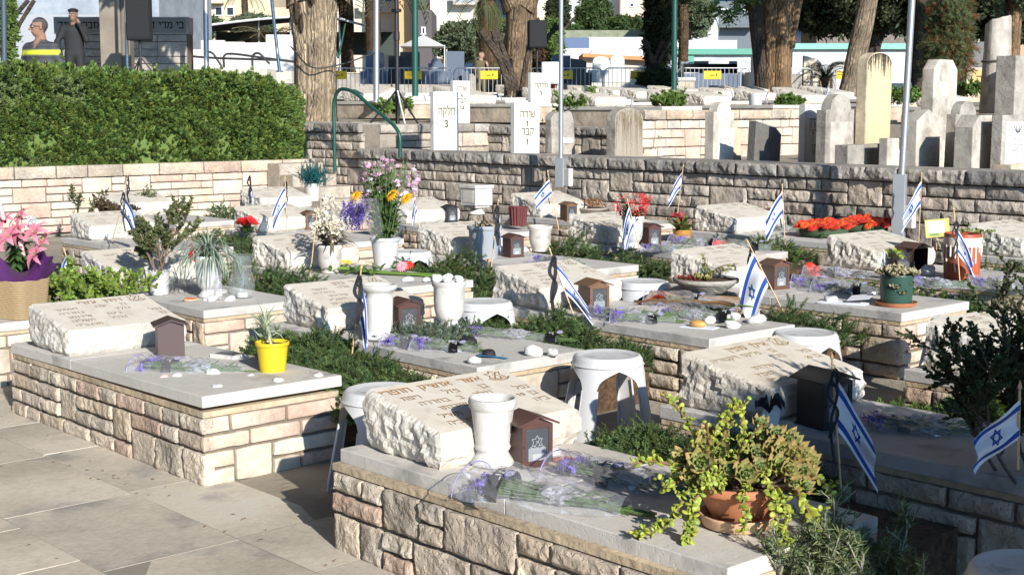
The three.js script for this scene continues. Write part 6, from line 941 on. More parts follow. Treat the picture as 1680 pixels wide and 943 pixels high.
{ const o = thing('broken_column', 'broken white stone column memorial with a ragged top', 'column', W(-8.019,14.5,1.646)); const h = 1.02; mk('shaft', (() => { const g = new THREE.CylinderGeometry(0.135, 0.17, h, 26, 12).translate(0, h / 2, 0), p = g.attributes.position; for (let i = 0; i < p.count; i++) { const y = p.getY(i); if (y > h - 0.01) p.setY(i, y + 0.05 * noise3(p.getX(i) * 12, p.getZ(i) * 12, 4) + p.getX(i) * 0.3); p.setX(i, p.getX(i) * (1 + 0.04 * noise3(y * 9, p.getZ(i) * 9, 2))); } g.computeVertexNormals(); return g; })(), oldM.white, o); mk('plinth', box(0.5, 0.24, 0.5, 0, -0.13, 0, 0.02), oldM.pale, o); mk('collar', new THREE.TorusGeometry(0.155, 0.014, 6, 24).rotateX(Math.PI / 2).translate(0, h * 0.56, 0), oldM.dark, o); }
tomb(-7.42,13.8,2.241, 0.5, 0.3, 'flat', oldM.grey, 'tall grey pillar stone at the end of the tombstone row', {});
// plot and row marker boards
function marker(u, v, top, w, h, lines, label) { const o = thing('plot_marker', label, 'sign', W(u, v, top - h), 0, 'white plot and row marker boards'); mk('board', box(0.07, h, w, -0.035, h / 2, -w / 2, 0.004), oldM.board, o); mk('text_panel', new THREE.PlaneGeometry(w * 0.72, h * 0.66).rotateY(Math.PI / 2).translate(0.003, h * 0.58, -w * 0.52), M(0.78, 0.76, 0.7, 0.7, { map: canvasTex(192, 320, (g, a, b) => { g.fillStyle = '#e8e3d4'; g.fillRect(0, 0, a, b); for (const [t, y, s] of lines) hebrew(g, t, a / 2 + (hebWidth(t, s) - s * 0.26) / 2, y * b, s, '#23221f', 0.16); }) }), o); return o; }
marker(-14.217,11.5,1.919, 0.42, 0.87, [['חלקה', 0.24, 46], ['3', 0.5, 54]], 'white marker board reading plot 3 on the rubble wall');
marker(-16.707,13.9,2.127, 0.34, 0.66, [['שורה', 0.08, 44], ['4', 0.3, 48], ['קבר', 0.5, 44], ['14', 0.74, 48]], 'white marker board reading row 4 grave 14');
marker(-16.671,15.5,2.273, 0.44, 0.66, [['חלקה', 0.26, 46], ['1', 0.52, 56]], 'white marker board reading plot 1 on the upper terrace');
marker(-12.661,11.5,1.773, 0.42, 0.76, [['שורה', 0.08, 44], ['1', 0.3, 46], ['קבר', 0.5, 44], ['1', 0.74, 46]], 'white marker board reading row 1 grave 1 on rubble wall');
// ---------- rails, poles ----------
{ const o = thing('handrail', 'dark green bent tube handrail at the stone steps', 'handrail', [0, 0, 0]); mk('bent_rail', tube([[-15.595,10.9,0.855], [-15.595,10.9,1.36], [-15.583,10.9,1.805], [-15.467,10.9,1.941], [-15.191,10.9,1.93], [-14.74,10.9,1.716], [-14.254,10.9,1.47], [-14.167,10.9,1.364], [-14.159,10.9,1.087]].map((p) => W(...p)), 0.024, 60, 8), greenPaint, o); }
function pole(b, t, r, m, label, opt = {}) { const B = W(...b), Tp = W(...t), o = thing(opt.name ?? 'metal_pole', label, 'pole', B), d = [Tp[0] - B[0], Tp[1] - B[1], Tp[2] - B[2]], L = Math.hypot(...d); mk('shaft', along(cyl(r, r, L, 0, 0, 0, 12), [0, 0, 0], d), m, o); mk('cap', along(new THREE.SphereGeometry(r * 1.05, 10, 6), d, d), m, o); if (opt.box) { mk('base_box', box(opt.box[0], opt.box[1], opt.box[0], 0, opt.box[1] / 2, 0, 0.004), M(0.42, 0.44, 0.45, 0.45, { metalness: 0.5 }), o, [0, 0, 0], [0, 0.4, 0]); mk('junction_box', box(0.09, 0.2, 0.07, 0.1, opt.box[1] * 0.35, -0.02, 0.006), M(0.5, 0.48, 0.44, 0.7), o); } else mk('base_flange', cyl(r * 2.2, r * 2.2, 0.03, 0, 0, 0, 12), m, o); return o; }
pole([-11.386,11.05,0.818], [-11.396,11.05,4.02], 0.025, steel, 'thin galvanised pole with square base against the rubble wall', { box: [0.1, 0.33] });
pole([-6.941,10.95,0.542], [-6.863,10.95,3.416], 0.03, steel, 'galvanised post with box base and junction box near red wreaths', { box: [0.11, 0.58] });
pole([-19.343,14.394,1.803], [-19.321,14.418,4.414], 0.05, steel, 'galvanised pole on the upper terrace beside the speaker stand');
pole([-23.931,13.796,2.391], [-23.906,13.823,4.529], 0.05, steel, 'steel pole behind the hedge in front of the dark canopy');
pole([-24.019,12.209,2.432], [-24.004,12.224,4.316], 0.03, steel, 'thin white pole in front of the concrete pillar');
pole([-25.534,10.535,2.454], [-25.491,10.582,4.316], 0.05, M(0.06, 0.08, 0.11, 0.5), 'blue-grey post beside the man in striped shirt');
pole([-25.55,16.477,2.468], [-25.668,16.347,4.467], 0.035, steel, 'leaning silver pole beside the big pale trunk');
pole([-24.41,19.227,1.859], [-24.4,19.238,5.077], 0.07, greenPaint, 'green lamp post beside the yellow barrier sign');
pole([-20.596,23.44,1.925], [-20.61,23.425,5.077], 0.06, greenPaint, 'green lamp post in front of the dark cypress');
pole([-23.768,30.368,2.317], [-23.936,30.181,4.887], 0.03, greenPaint, 'thin teal post against the white and green building');
{ const o = thing('speaker_stand', 'black telescopic stand on a tripod beside handrail', 'stand', W(-16.316,12.522,1.48)); mk('pole', cyl(0.03, 0.025, 2.6, 0, 0, 0, 10), darkMetal, o); mk('collar', cyl(0.045, 0.045, 0.12, 0, 1.2, 0, 10), darkMetal, o); for (let k = 0; k < 3; k++) mk('leg', tube([[0, 0.5, 0], [0.2 * Math.cos(k * 2.1 + 0.4), 0.25, 0.2 * Math.sin(k * 2.1 + 0.4)], [0.42 * Math.cos(k * 2.1 + 0.4), 0, 0.42 * Math.sin(k * 2.1 + 0.4)]], 0.014, 4, 6), k ? darkMetal : white, o); mk('clamp', box(0.12, 0.05, 0.1, 0, 1.62, 0, 0.01), darkMetal, o); }
function speaker(b, w, h, stand, label) { const o = thing('loudspeaker', label, 'loudspeaker', W(...b), 0.95); const g = box(w, h, w * 0.8, 0, h / 2 + stand, 0, 0.03); mk('cabinet', g, M(0.008, 0.008, 0.009, 0.9), o); mk('grille', box(w * 0.88, h * 0.9, 0.02, 0, h / 2 + stand, w * 0.4), M(0.006, 0.006, 0.007, 0.8), o); mk('stand_pole', cyl(0.025, 0.025, stand + 0.02, 0, 0, 0, 10), darkMetal, o); for (let k = 0; k < 3; k++) mk('stand_leg', tube([[0, 0.5, 0], [0.4 * Math.cos(k * 2.1), 0, 0.4 * Math.sin(k * 2.1)], [0.42 * Math.cos(k * 2.1), 0, 0.42 * Math.sin(k * 2.1)]], 0.015, 4, 6), darkMetal, o); }
speaker([-22.615,21.21,2.045], 0.4, 0.6, 0.96, 'black loudspeaker on a stand beside the palm-side trunk'); speaker([-22.936,11.915,2.106], 0.42, 0.78, 0.78, 'large black loudspeaker in front of the inscribed memorial wall');

// ---------- upper terrace: low graves, barriers ----------
seedTo(101);
const FACE = 0.835;                                          // turns a front towards the path corner
{
  const base = thing('low_grave', 'low pale grave on the upper terrace with sloping name stone', 'grave', [0, 0, 0], 0, 'low graves on the upper terrace');
  mk('plinth', box(1.9, 0.24, 0.8, 0, 0.12, 0, 0.01), mat.ashlar[0], base); mk('slab', box(1.94, 0.05, 0.84, 0, 0.267, 0, 0.006), mat.slab, base);
  const [g, f] = nameStoneGeo(0.62, 0.45, 0.14, 0.22, 77); mk('rock_body', g, mat.nameStone, base, [-0.4, 0.29, 0.31]); mk('inscribed_face', f, faceMat.faded, base, [-0.4, 0.29, 0.31]);
  const spots = []; for (let r = 0; r < 8; r++) for (let c = 0; c < 9; c++) { const v = 14.9 + r * 2.0, u = -13.9 - c * 2.9 + r * 0.35; const x = 0.671 * u + 0.741 * v, d = fwd(u, v), px = 840 + 2298 * x / d; if (px > 560 && px < 1500 && d < 40) spots.push([u, v]); }
  for (const [u, v] of [[-10.5, 18.6], [-8.2, 18.6], [-10.2, 20.6], [-7.8, 20.6], [-5.6, 18.6], [-9.8, 22.8], [-6.2, 22.8]]) spots.push([u, v]);
  spots.forEach(([u, v], i) => { const o = i ? base.clone() : base; if (i) { o.name = numbered('low_grave'); scene.add(o); } o.position.set(...W(u, v, upperH(u, v) - 0.02)); });
}
const upF = 'small limp flag among the low graves on upper terrace';
for (const [b, t, s] of [[[-18.787,15.008,1.679], [-18.8,14.994,1.967], 1], [[-19.683,16.999,1.7], [-19.667,17.016,2.011], -1], [[-19.442,17.265,1.7], [-19.426,17.282,1.989], 1], [[-19.291,17.432,1.7], [-19.276,17.448,1.989], -1], [[-20.193,14.945,1.721], [-20.205,14.932,1.978], 1], [[-19.454,18.741,1.816], [-19.463,18.732,2.115], 1], [[-15.048,16.158,1.672], [-15.037,16.17,1.916], -1], [[-20.215,20.881,1.824], [-20.217,20.879,2.134], 1], [[-17.364,19.561,1.767], [-17.359,19.566,2.056], -1], [[-15.486,18.655,1.762], [-15.489,18.652,2.008], 1], [[-15.354,18.801,1.782], [-15.365,18.789,2.069], -1], [[-13.647,17.707,1.7], [-13.626,17.73,2.001], -1], [[-18.469,22.81,1.849], [-18.481,22.797,2.097], 1], [[-14.256,20.013,1.803], [-14.276,19.991,2.131], 1], [[-14.757,20.951,1.828], [-14.77,20.936,2.149], -1], [[-12.159,19.35,1.869], [-12.153,19.357,2.132], 1], [[-11.393,20.196,1.794], [-11.408,20.18,2.076], 1]]) flag(b, t, s, 1.3, 0.17, upF, false, 0.01, 0.35).userData.group = 'small flags on the upper terrace';
for (const [p, k, lab] of [[[-14.79,14.954,1.538], 1.5, 'green clump of ground shrubs above the terrace wall beside steel pole'], [[-14.012,15.813,1.682], 0.8, 'small green tuft above the bright cream wall'], [[-13.093,17.573,1.682], 0.7, 'green tuft beside the slanted lid on the terrace'], [[-14.893,17.819,1.72], 0.6, 'green tuft behind the white rounded tombstone'], [[-18.352,13.999,1.582], 1.0, 'green clump near the handrail on the terrace'], [[-11.109,17.529,1.751], 0.8, 'green tuft behind the leaning galvanised post'], [[-12.542,21.907,1.885], 0.9, 'green tuft near the broken column']]) shrub('terrace_shrub', lab, 'shrub', W(...p), { stems: 14, base: 0.22 * k, fan: 0.7, len: 0.16 * k + 0.05, r: 0.005, depth: 2, kids: 4, leaves: 12, leafFrom: 2, wob: 0.25, lift: 0.05, spread: 0.8, shrink: 0.6, leaf: 0.045 }, leaf(1, 0.55, 0.3), leafM(0.13, 0.21, 0.04), twigM);
{ const o = pot(-13.761,17.58,1.681, 'straight', white, 'planter', 'plain white bucket pot on the terrace edge', 'planter', 1.6, true); }
{ const o = thing('plastic_chair', 'white plastic chair back on the upper terrace', 'chair', W(-21.703,20.727,1.803), 0.9); mk('seat', box(0.42, 0.03, 0.42, 0, 0.43, 0, 0.012), plastic, o); mk('backrest', (() => { const g = new THREE.CylinderGeometry(0.24, 0.24, 0.42, 18, 4, true, -0.9, 1.8).scale(1, 1, 0.6); return g.translate(0, 0.66, 0.1); })(), plastic, o); for (const [x, z] of [[-0.18, -0.18], [0.18, -0.18], [-0.18, 0.18], [0.18, 0.18]]) mk('leg', cyl(0.018, 0.022, 0.42, x, 0, z, 8), plastic, o); }
{
  const signTex = canvasTex(192, 96, (g, w, h) => { g.fillStyle = '#f2c313'; g.fillRect(0, 0, w, h); g.strokeStyle = g.fillStyle = '#3a3208'; g.lineWidth = 5; g.beginPath(); g.moveTo(60, 58); g.lineTo(132, 52); g.stroke(); g.fillRect(132, 30, 14, 30); g.fillRect(74, 46, 40, 8); });
  const signM = M(0.95, 0.95, 0.95, 0.5, { map: signTex }), galv = M(0.55, 0.56, 0.57, 0.45, { metalness: 0.6 });
  const proto = thing('crowd_barrier', 'galvanised crowd barrier with a yellow sign along the terrace', 'barrier', [0, 0, 0], FACE, 'galvanised crowd barriers');
  const w = 2.12, h = 0.95, r = 0.12, fr = [[0, 0.12, 0], [0, h - r, 0], [r * 0.35, h - r * 0.3, 0], [r, h, 0], [w / 2, h, 0], [w - r, h, 0], [w - r * 0.35, h - r * 0.3, 0], [w, h - r, 0], [w, 0.12, 0], [w / 2, 0.12, 0], [0, 0.12, 0]];
  mk('frame', new THREE.TubeGeometry(new THREE.CatmullRomCurve3(fr.map((p) => new THREE.Vector3(...p)), false, 'catmullrom', 0.05), 90, 0.021, 6), galv, proto);
  for (let k = 1; k < 17; k++) mk('bar', cyl(0.009, 0.009, h - 0.12, w * k / 17, 0.12, 0, 6), galv, proto);
  for (const x of [0.3, w - 0.3]) mk('foot', tube([[x, 0.13, 0], [x, 0.05, 0.12], [x, 0.015, 0.3]], 0.018, 6, 6), galv, proto);
  mk('yellow_sign', box(0.5, 0.24, 0.02, w * 0.48, h - 0.2, 0.03, 0.003), M(0.85, 0.56, 0.02, 0.5), proto); mk('sign_print', new THREE.PlaneGeometry(0.49, 0.23).translate(w * 0.48, h - 0.2, 0.0425), signM, proto);
  [[-34.456,23.03,1.911], [-32.996,24.643,1.911], [-31.524,26.269,1.911], [-30.064,27.882,1.911], [-28.605,29.494,1.928], [-27.181,31.067,1.963], [-26.58,33.221,1.987], [-25.782,35.593,2.031]].forEach((p, i) => { const o = i ? proto.clone() : proto; if (i) { o.name = numbered('crowd_barrier'); scene.add(o); } o.position.set(...W(p[0], p[1], upperH(p[0], p[1]))); });
}
// ---------- trees ----------
const barkPale = M(0.78, 0.64, 0.46, 0.95, { map: T.bark, bumpMap: T.barkBump, bumpScale: 0.05 }), barkBrown = M(0.55, 0.37, 0.21, 0.95, { map: T.bark, bumpMap: T.barkBump, bumpScale: 0.05 }), barkDark = M(0.16, 0.125, 0.1, 1, { map: T.bark, bumpMap: T.barkBump, bumpScale: 0.04 }), barkMid = M(0.45, 0.33, 0.21, 0.95, { map: T.bark, bumpMap: T.barkBump, bumpScale: 0.05 });
function limb(pts, r0, r1, seg = 26, rad = 20, lump = 0.12, q = 0) {
  const c = new THREE.CatmullRomCurve3(pts.map((p) => new THREE.Vector3(...p))), g = new THREE.TubeGeometry(c, seg, 1, rad), p = g.attributes.position, L = c.getLength(), uv = g.attributes.uv;
  for (let i = 0; i <= seg; i++) { const t = i / seg, o = c.getPointAt(t); for (let j = 0; j <= rad; j++) { const k = i * (rad + 1) + j, a = j / rad * 6.2832, fl = 1 + 0.5 * Math.exp(-t * L / 0.3), rr_ = lerp(r0, r1, t) * (fl + lump * Math.sin(a * 3 + t * 2 + q) + lump * 0.7 * Math.sin(a * 5 - t * 4 + q * 2) + lump * noise3(Math.cos(a) * 2 + q, t * L * 2, Math.sin(a) * 2)); v3.fromBufferAttribute(p, k).sub(o).multiplyScalar(rr_).add(o); p.setXYZ(k, v3.x, v3.y, v3.z); uv.setXY(k, a * lerp(r0, r1, t), t * L); } }
  g.computeVertexNormals(); return g;
}
const clumpG = (() => { const a = []; for (let i = 0; i < 16; i++) a.push(leaf(rr(0.09, 0.16), 0.05, 0.4, 0.5, 2).rotateX(rr(0, 2.6)).rotateY(rnd() * 6.3).translate(rr(-0.1, 0.1), rr(-0.1, 0.1), rr(-0.1, 0.1))); return merge(a); })();
const needleClump = (() => { const a = []; for (let i = 0; i < 10; i++) a.push(sprig(0.2, 14, 0.05, 0.008).rotateX(rr(0, 1.4)).rotateY(rnd() * 6.3)); return merge(a); })();
function crown(o, blobs, n, m, g = clumpG, s = 1) { const list = []; let vol = 0; const V = blobs.map((b) => b[3] * b[4] * b[5]); vol = V.reduce((x, y) => x + y); blobs.forEach(([x, y, z, a, b, c], i) => { const k = Math.round(n * V[i] / vol); for (let q = 0; q < k; q++) { const d = new THREE.Vector3(rr(-1, 1), rr(-1, 1), rr(-1, 1)); if (d.length() > 1) { q--; continue; } d.normalize().multiplyScalar(Math.pow(rnd(), 0.22)); const f = 1 + 0.28 * noise3(d.x * 2.4 + i * 3, d.y * 2.4, d.z * 2.4); list.push(orient([x + d.x * a * f, y + d.y * b * f, z + d.z * c * f], [rr(-1, 1) + d.x, rr(-0.5, 1), rr(-1, 1) + d.z], s * rr(0.7, 1.4))); } }); instanced('crown', g, m, list, o, [0.55, 1.35, 0.12]).userData.kind = 'stuff'; }
const fol = { mid: leafM(0.06, 0.10, 0.025), dark: leafM(0.038, 0.052, 0.02, 0.1), grey: leafM(0.11, 0.14, 0.07), olive: leafM(0.13, 0.155, 0.06), bright: leafM(0.12, 0.19, 0.04) };
seedTo(102);
const CR = (a, y, b) => [VIEW_R[0] * a + 0.741 * b, y, VIEW_R[2] * a + 0.671 * b];
{ // big pale trunk
  const o = thing('pine_tree', 'thick pale furrowed trunk with dark scars rising behind hedge end', 'tree', W(-19.194,13.069,1.434));
  mk('trunk', limb([[0, -0.3, 0], CR(0.02, 0.9, 0), CR(0.0, 1.7, 0), CR(-0.03, 2.4, 0), CR(0.1, 4.5, 0)], 0.3, 0.46, 34, 26, 0.09, 1), barkPale, o); mk('limb', limb([CR(-0.1, 2.0, 0), CR(-0.6, 3.4, 0), CR(-1.6, 4.6, 0)], 0.26, 0.14, 12, 12), barkPale, o); mk('limb', limb([CR(0.2, 2.1, 0), CR(0.8, 3.6, -0.3), CR(1.6, 4.8, -0.6)], 0.26, 0.14, 12, 12), barkPale, o);
  const sc = []; for (const [a, y, w, h] of [[-0.24, 1.9, 0.05, 0.3], [-0.17, 1.62, 0.035, 0.16], [0.02, 2.05, 0.04, 0.16]]) sc.push(new THREE.SphereGeometry(1, 12, 8).scale(w, h, 0.07).rotateY(0.835).translate(...CR(a, y, 0.4 - Math.abs(a) * 0.5))); mk('bark_scar', merge(sc), M(0.22, 0.15, 0.09, 1, { map: T.bark, bumpMap: T.barkBump, bumpScale: 0.04 }), o);
  crown(o, [[...CR(0.5, 6.6, 0), 2.6, 1.7, 2.4]], 1600, fol.mid);
  mk('hung_cable', tube([CR(-0.35, 1.25, 0.32), CR(0, 0.92, 0.5), CR(0.4, 0.95, 0.42), CR(1.0, 1.15, 0.3)], 0.012, 20, 5), darkMetal, o);
}
{ const o = thing('pine_tree', 'brown trunk flaring upward behind the flower-side marker boards', 'tree', W(-24.38,22.241,1.841)); mk('trunk', limb([[0, -0.2, 0], CR(0.0, 1.2, 0), CR(0.05, 2.2, 0), CR(0.1, 4, 0)], 0.27, 0.38, 26, 22, 0.09, 4), barkMid, o); mk('limb', limb([CR(0, 2.2, 0), CR(-0.7, 3.4, 0), CR(-1.5, 4.6, 0)], 0.25, 0.12, 10, 10), barkMid, o); mk('limb', limb([CR(0.1, 2.2, 0), CR(0.8, 3.3, 0), CR(1.8, 4.2, 0)], 0.25, 0.12, 10, 10), barkMid, o); crown(o, [[...CR(0.2, 6.2, 0), 2.8, 1.8, 2.6]], 1500, fol.mid); }
{ const o = thing('cypress_pair', 'double brown trunk with deep vertical furrows on terrace', 'tree', W(-20.956,27.513,1.962)); mk('trunk', limb([CR(0.1, -0.2, 0), CR(0.08, 1.2, 0), CR(0.1, 2.6, 0), CR(0.2, 4.4, 0)], 0.27, 0.36, 26, 22, 0.12, 6), barkBrown, o); mk('trunk', limb([CR(-0.12, -0.2, -0.15), CR(-0.28, 1.0, -0.15), CR(-0.45, 2.2, -0.1), CR(-0.7, 4, 0)], 0.24, 0.24, 22, 18, 0.1, 8), barkDark, o); mk('limb', limb([CR(0.3, 1.2, 0.1), CR(0.5, 2.3, 0.1), CR(0.7, 3.6, 0.1)], 0.1, 0.09, 10, 10), barkBrown, o); crown(o, [[...CR(0, 5.6, 0), 2.4, 1.9, 2.2], [...CR(-1.0, 2.35, 0), 0.6, 0.55, 0.5], [...CR(-0.55, 2.9, 0.3), 0.6, 0.5, 0.5]], 2200, fol.bright); }
{ const o = thing('leaning_tree', 'slim pale trunk leaning over the crowd barrier', 'tree', W(-17.45,25.426,1.957)); mk('trunk', limb([CR(0, -0.2, 0), CR(0.13, 0.8, 0), CR(0.3, 1.7, 0), CR(0.5, 3.4, 0)], 0.21, 0.2, 24, 18, 0.07, 3), M(0.5, 0.41, 0.3, 0.95, { map: T.bark, bumpMap: T.barkBump, bumpScale: 0.04 }), o); crown(o, [[...CR(0.7, 5.0, 0), 1.9, 1.5, 1.8]], 900, fol.mid); }
{ const o = thing('cypress_tree', 'narrow black-green cypress column behind green lamp post', 'tree', W(-28.223,31.406,2.203)); mk('trunk', limb([[0, -0.2, 0], [0, 2, 0], [0, 6, 0]], 0.16, 0.08, 10, 10), barkDark, o); crown(o, [[0, 2.4, 0, 0.42, 2.3, 0.42], [0, 5.0, 0, 0.36, 2.4, 0.36]], 2600, fol.dark, clumpG, 0.8); }
{ const o = thing('dark_tree', 'broad dark evergreen with leaning trunk beyond the tombstones', 'tree', W(-26.373,39.41,2.839)); mk('trunk', limb([CR(0, -0.6, 0), CR(0.15, 1.0, 0), CR(0.6, 2.4, 0), CR(1.2, 4, 0)], 0.36, 0.3, 16, 14), barkDark, o); crown(o, [[...CR(-1.2, 2.2, 0), 1.6, 0.9, 1.6], [...CR(0.4, 2.5, 0.5), 1.9, 1.1, 1.6], [...CR(2.3, 2.1, 0), 1.9, 1.0, 1.6], [...CR(4.2, 2.2, 0.3), 2.0, 1.1, 1.6], [...CR(-2.9, 2.6, 0), 1.2, 0.7, 1.4], [...CR(1.5, 4.2, 0), 4.6, 1.8, 3], [...CR(5.5, 2.4, 0), 1.4, 1.2, 1.4]], 9500, fol.dark, clumpG, 1.5); }
{ const o = thing('dark_trunk_tree', 'straight dark trunk beside the galvanised post on terrace', 'tree', W(-20.853,33.588,2.155)); mk('trunk', limb([[0, -0.2, 0], CR(0.03, 1.2, 0), CR(0.05, 2.6, 0), CR(0.1, 4.4, 0)], 0.2, 0.22, 20, 16, 0.06, 2), barkDark, o); crown(o, [[...CR(0.3, 5.6, 0), 2.2, 1.5, 2]], 900, fol.dark); }
{ const o = thing('brown_trunk_tree', 'brown trunk with grey-green crown behind the broken column', 'tree', W(-16.639,30.792,2.095)); mk('trunk', limb([[0, -0.2, 0], CR(0, 1.0, 0), CR(0.02, 1.9, 0), CR(0.05, 3.2, 0)], 0.17, 0.16, 20, 16, 0.06, 5), barkBrown, o); crown(o, [[...CR(0.1, 2.25, 0.1), 0.75, 0.45, 0.6], [...CR(0.3, 3.6, 0), 1.5, 1.1, 1.4]], 1300, fol.grey); }
{ const o = thing('drooping_conifer', 'young drooping conifer with rust-tinged green sprays', 'tree', W(-12.302,20.683,2.465)); mk('trunk', limb([[0, -0.8, 0], [0, 0.6, 0], [0, 2.2, 0]], 0.04, 0.02, 10, 8), barkMid, o); const l = [], q = []; for (let i = 0; i < 520; i++) { const y = rr(-0.1, 1.3), r = (0.38 - 0.1 * Math.abs(y - 0.4)) * Math.sqrt(rnd()), t = rnd() * 6.3; (rnd() < 0.22 ? q : l).push(orient([r * Math.cos(t), y - r * 0.4, r * Math.sin(t)], [Math.cos(t) * 0.8, rr(-1.2, 0.2), Math.sin(t) * 0.8], rr(0.5, 0.9))); } instanced('crown', needleClump, fol.olive, l, o, [0.6, 1.3, 0.15]).userData.kind = 'stuff'; instanced('rusty_sprays', needleClump, leafM(0.26, 0.1, 0.03), q, o, [0.6, 1.3, 0.15]).userData.kind = 'stuff'; }
// palms
const frondG = (() => { const a = [], n = 22; for (let i = 0; i < n; i++) { const t = i / n, x = t * 1.5, y = 0.5 * Math.sin(t * 2.2) - 0.62 * t * t; for (const s of [-1, 1]) a.push(leaf(0.42 * (1 - 0.5 * t), 0.03, 0.3, 0.2, 2).rotateX(s * 1.2).rotateY(s > 0 ? -0.5 : -2.64 + Math.PI).rotateZ(-0.35).translate(x, y, 0)); } a.push(tube(Array.from({ length: 8 }, (_, i) => { const t = i / 7; return [t * 1.5, 0.5 * Math.sin(t * 2.2) - 0.62 * t * t, 0]; }), 0.014, 10, 4)); return merge(a); })();
function palm(p, h, r, n, s, label, m = fol.olive, skirt = 0) { const o = thing('palm_tree', label, 'palm', W(...p)); mk('trunk', limb([[0, -0.5, 0], [0.05, h * 0.5, 0], [0, h, 0]], r, r * 1.05, 30, 14, 0.08, h), M(0.24, 0.16, 0.09, 1, { map: T.bark, bumpMap: T.barkBump, bumpScale: 0.06 }), o); const st = []; for (let i = 0; i < 90; i++) { const y = h * i / 90, a = i * 2.4; st.push(leaf(0.16, 0.12, 0.5, 0.4, 2).rotateX(0.35).rotateY(a).translate(Math.sin(a) * r, y, Math.cos(a) * r)); } mk('leaf_bases', merge(st), M(0.27, 0.18, 0.1, 1), o); for (let i = 0; i < n; i++) { const e = mk('frond', frondG, m, o, [0, h, 0], [0, i * 2.4, skirt && i % 2 ? -1.2 : rr(-0.5, 0.7), 'YXZ']); e.rotation.order = 'YXZ'; e.scale.setScalar(s * rr(0.8, 1.15)); } return o; }
seedTo(103);
palm([-36.142,31.599,2.275], 3.0, 0.3, 26, 0.85, 'palm with shaggy trunk and hanging fronds behind soldiers', fol.olive, 1); palm([-48.431,35.903,3.44], 3.4, 0.3, 26, 1.9, 'broad date palm behind the galvanised terrace pole', fol.grey); palm([-52.47,37.402,3.828], 3.0, 0.3, 22, 1.8, 'date palm beside the dark canopy', fol.grey); palm([-104.094,63.818,7.724], 3.2, 0.25, 20, 1.3, 'small palm before the yellow apartment block', fol.mid); palm([-88.43,88.572,8.609], 2.6, 0.2, 18, 0.9, 'fan palm in front of the white apartment block', fol.olive); palm([-39.634,45.621,3.44], 2.6, 0.2, 22, 1.2, 'palm between green lamp post and grey house', fol.grey); palm([-24.882,35.097,2.203], 0.35, 0.14, 26, 0.62, 'low dark cycad beside the white wall', fol.dark); palm([-49.613,31.618,3.333], 0.6, 0.2, 20, 1.2, 'dry brown palm under the dark canopy', leafM(0.2, 0.16, 0.08));
function bush(p, blobs, n, m, label, s = 1) { const o = thing('background_tree', label, 'tree', W(...p)); const st = []; for (let k = 0; k < 5; k++) st.push(tube([[0, -0.5, 0], CR(rr(-0.3, 0.3), 0.6, 0), CR(rr(-1, 1), 1.6, 0)], 0.06, 6, 6)); mk('trunk', merge(st), barkDark, o); crown(o, blobs.map(([a, y, b, w, h, d]) => [...CR(a, y, b), w, h, d]), n, m, clumpG, s); return o; }
bush([-53.511,45.192,4.266], [[0, 0.7, 0, 1.5, 0.9, 1.2], [1.6, 1.0, 0, 1.2, 0.9, 1]], 1400, fol.grey, 'grey-green olive tree behind the black granite tombs', 1.3); bush([-84.303,85.682,7.623], [[0, 1.6, 0, 1.6, 1.9, 1.4], [2.6, 0.8, 0, 2.2, 1.0, 1.2], [-2.6, 0.4, 0, 1.8, 0.7, 1]], 1800, fol.mid, 'round dark tree before the hillside blocks', 2); bush([-79.177,76.443,7.129], [[0, 1.4, 0, 0.9, 2.0, 0.9]], 700, fol.dark, 'pointed conifer before the cream tower block', 1.6); bush([-43.358,41.507,3.899], [[0, 0.6, 0, 0.5, 0.9, 0.5]], 500, fol.bright, 'yellow-green shrub beside the loudspeaker'); bush([-102.141,58.524,7.376], [[0, 0.8, 0, 2.6, 0.8, 1.4], [4, 0.9, 0, 2.4, 0.9, 1.4], [-2.4, 0.6, 0, 1.6, 0.6, 1]], 1800, fol.grey, 'band of scrub below the yellow apartments', 1.8); bush([-39.206,16.292,3.115], [[0, 0.9, 0, 0.35, 0.9, 0.3]], 260, fol.bright, 'thin yellow-green sapling beside the blue-grey post'); bush([-35.032,32.824,2.97], [[0, 0.35, 0, 0.4, 0.5, 0.4]], 300, leafM(0.09, 0.06, 0.03), 'reddish dark shrub under the loudspeaker stand', 0.9); bush([-22.911,20.883,1.78], [[0.6, 0.25, 0.6, 0.3, 0.3, 0.3]], 240, leafM(0.3, 0.09, 0.03), 'orange flowering clump at the brown trunk foot', 0.5); bush([-26.935,29.849,2.008], [[0, 0.35, 0.4, 0.5, 0.45, 0.5]], 400, fol.dark, 'dark spiky clump at the cypress foot', 0.9); bush([-59.214,68.694,6.408], [[0, 1.0, 0, 2, 1.2, 1]], 700, fol.grey, 'grey tree beside the far grey house', 1.6);
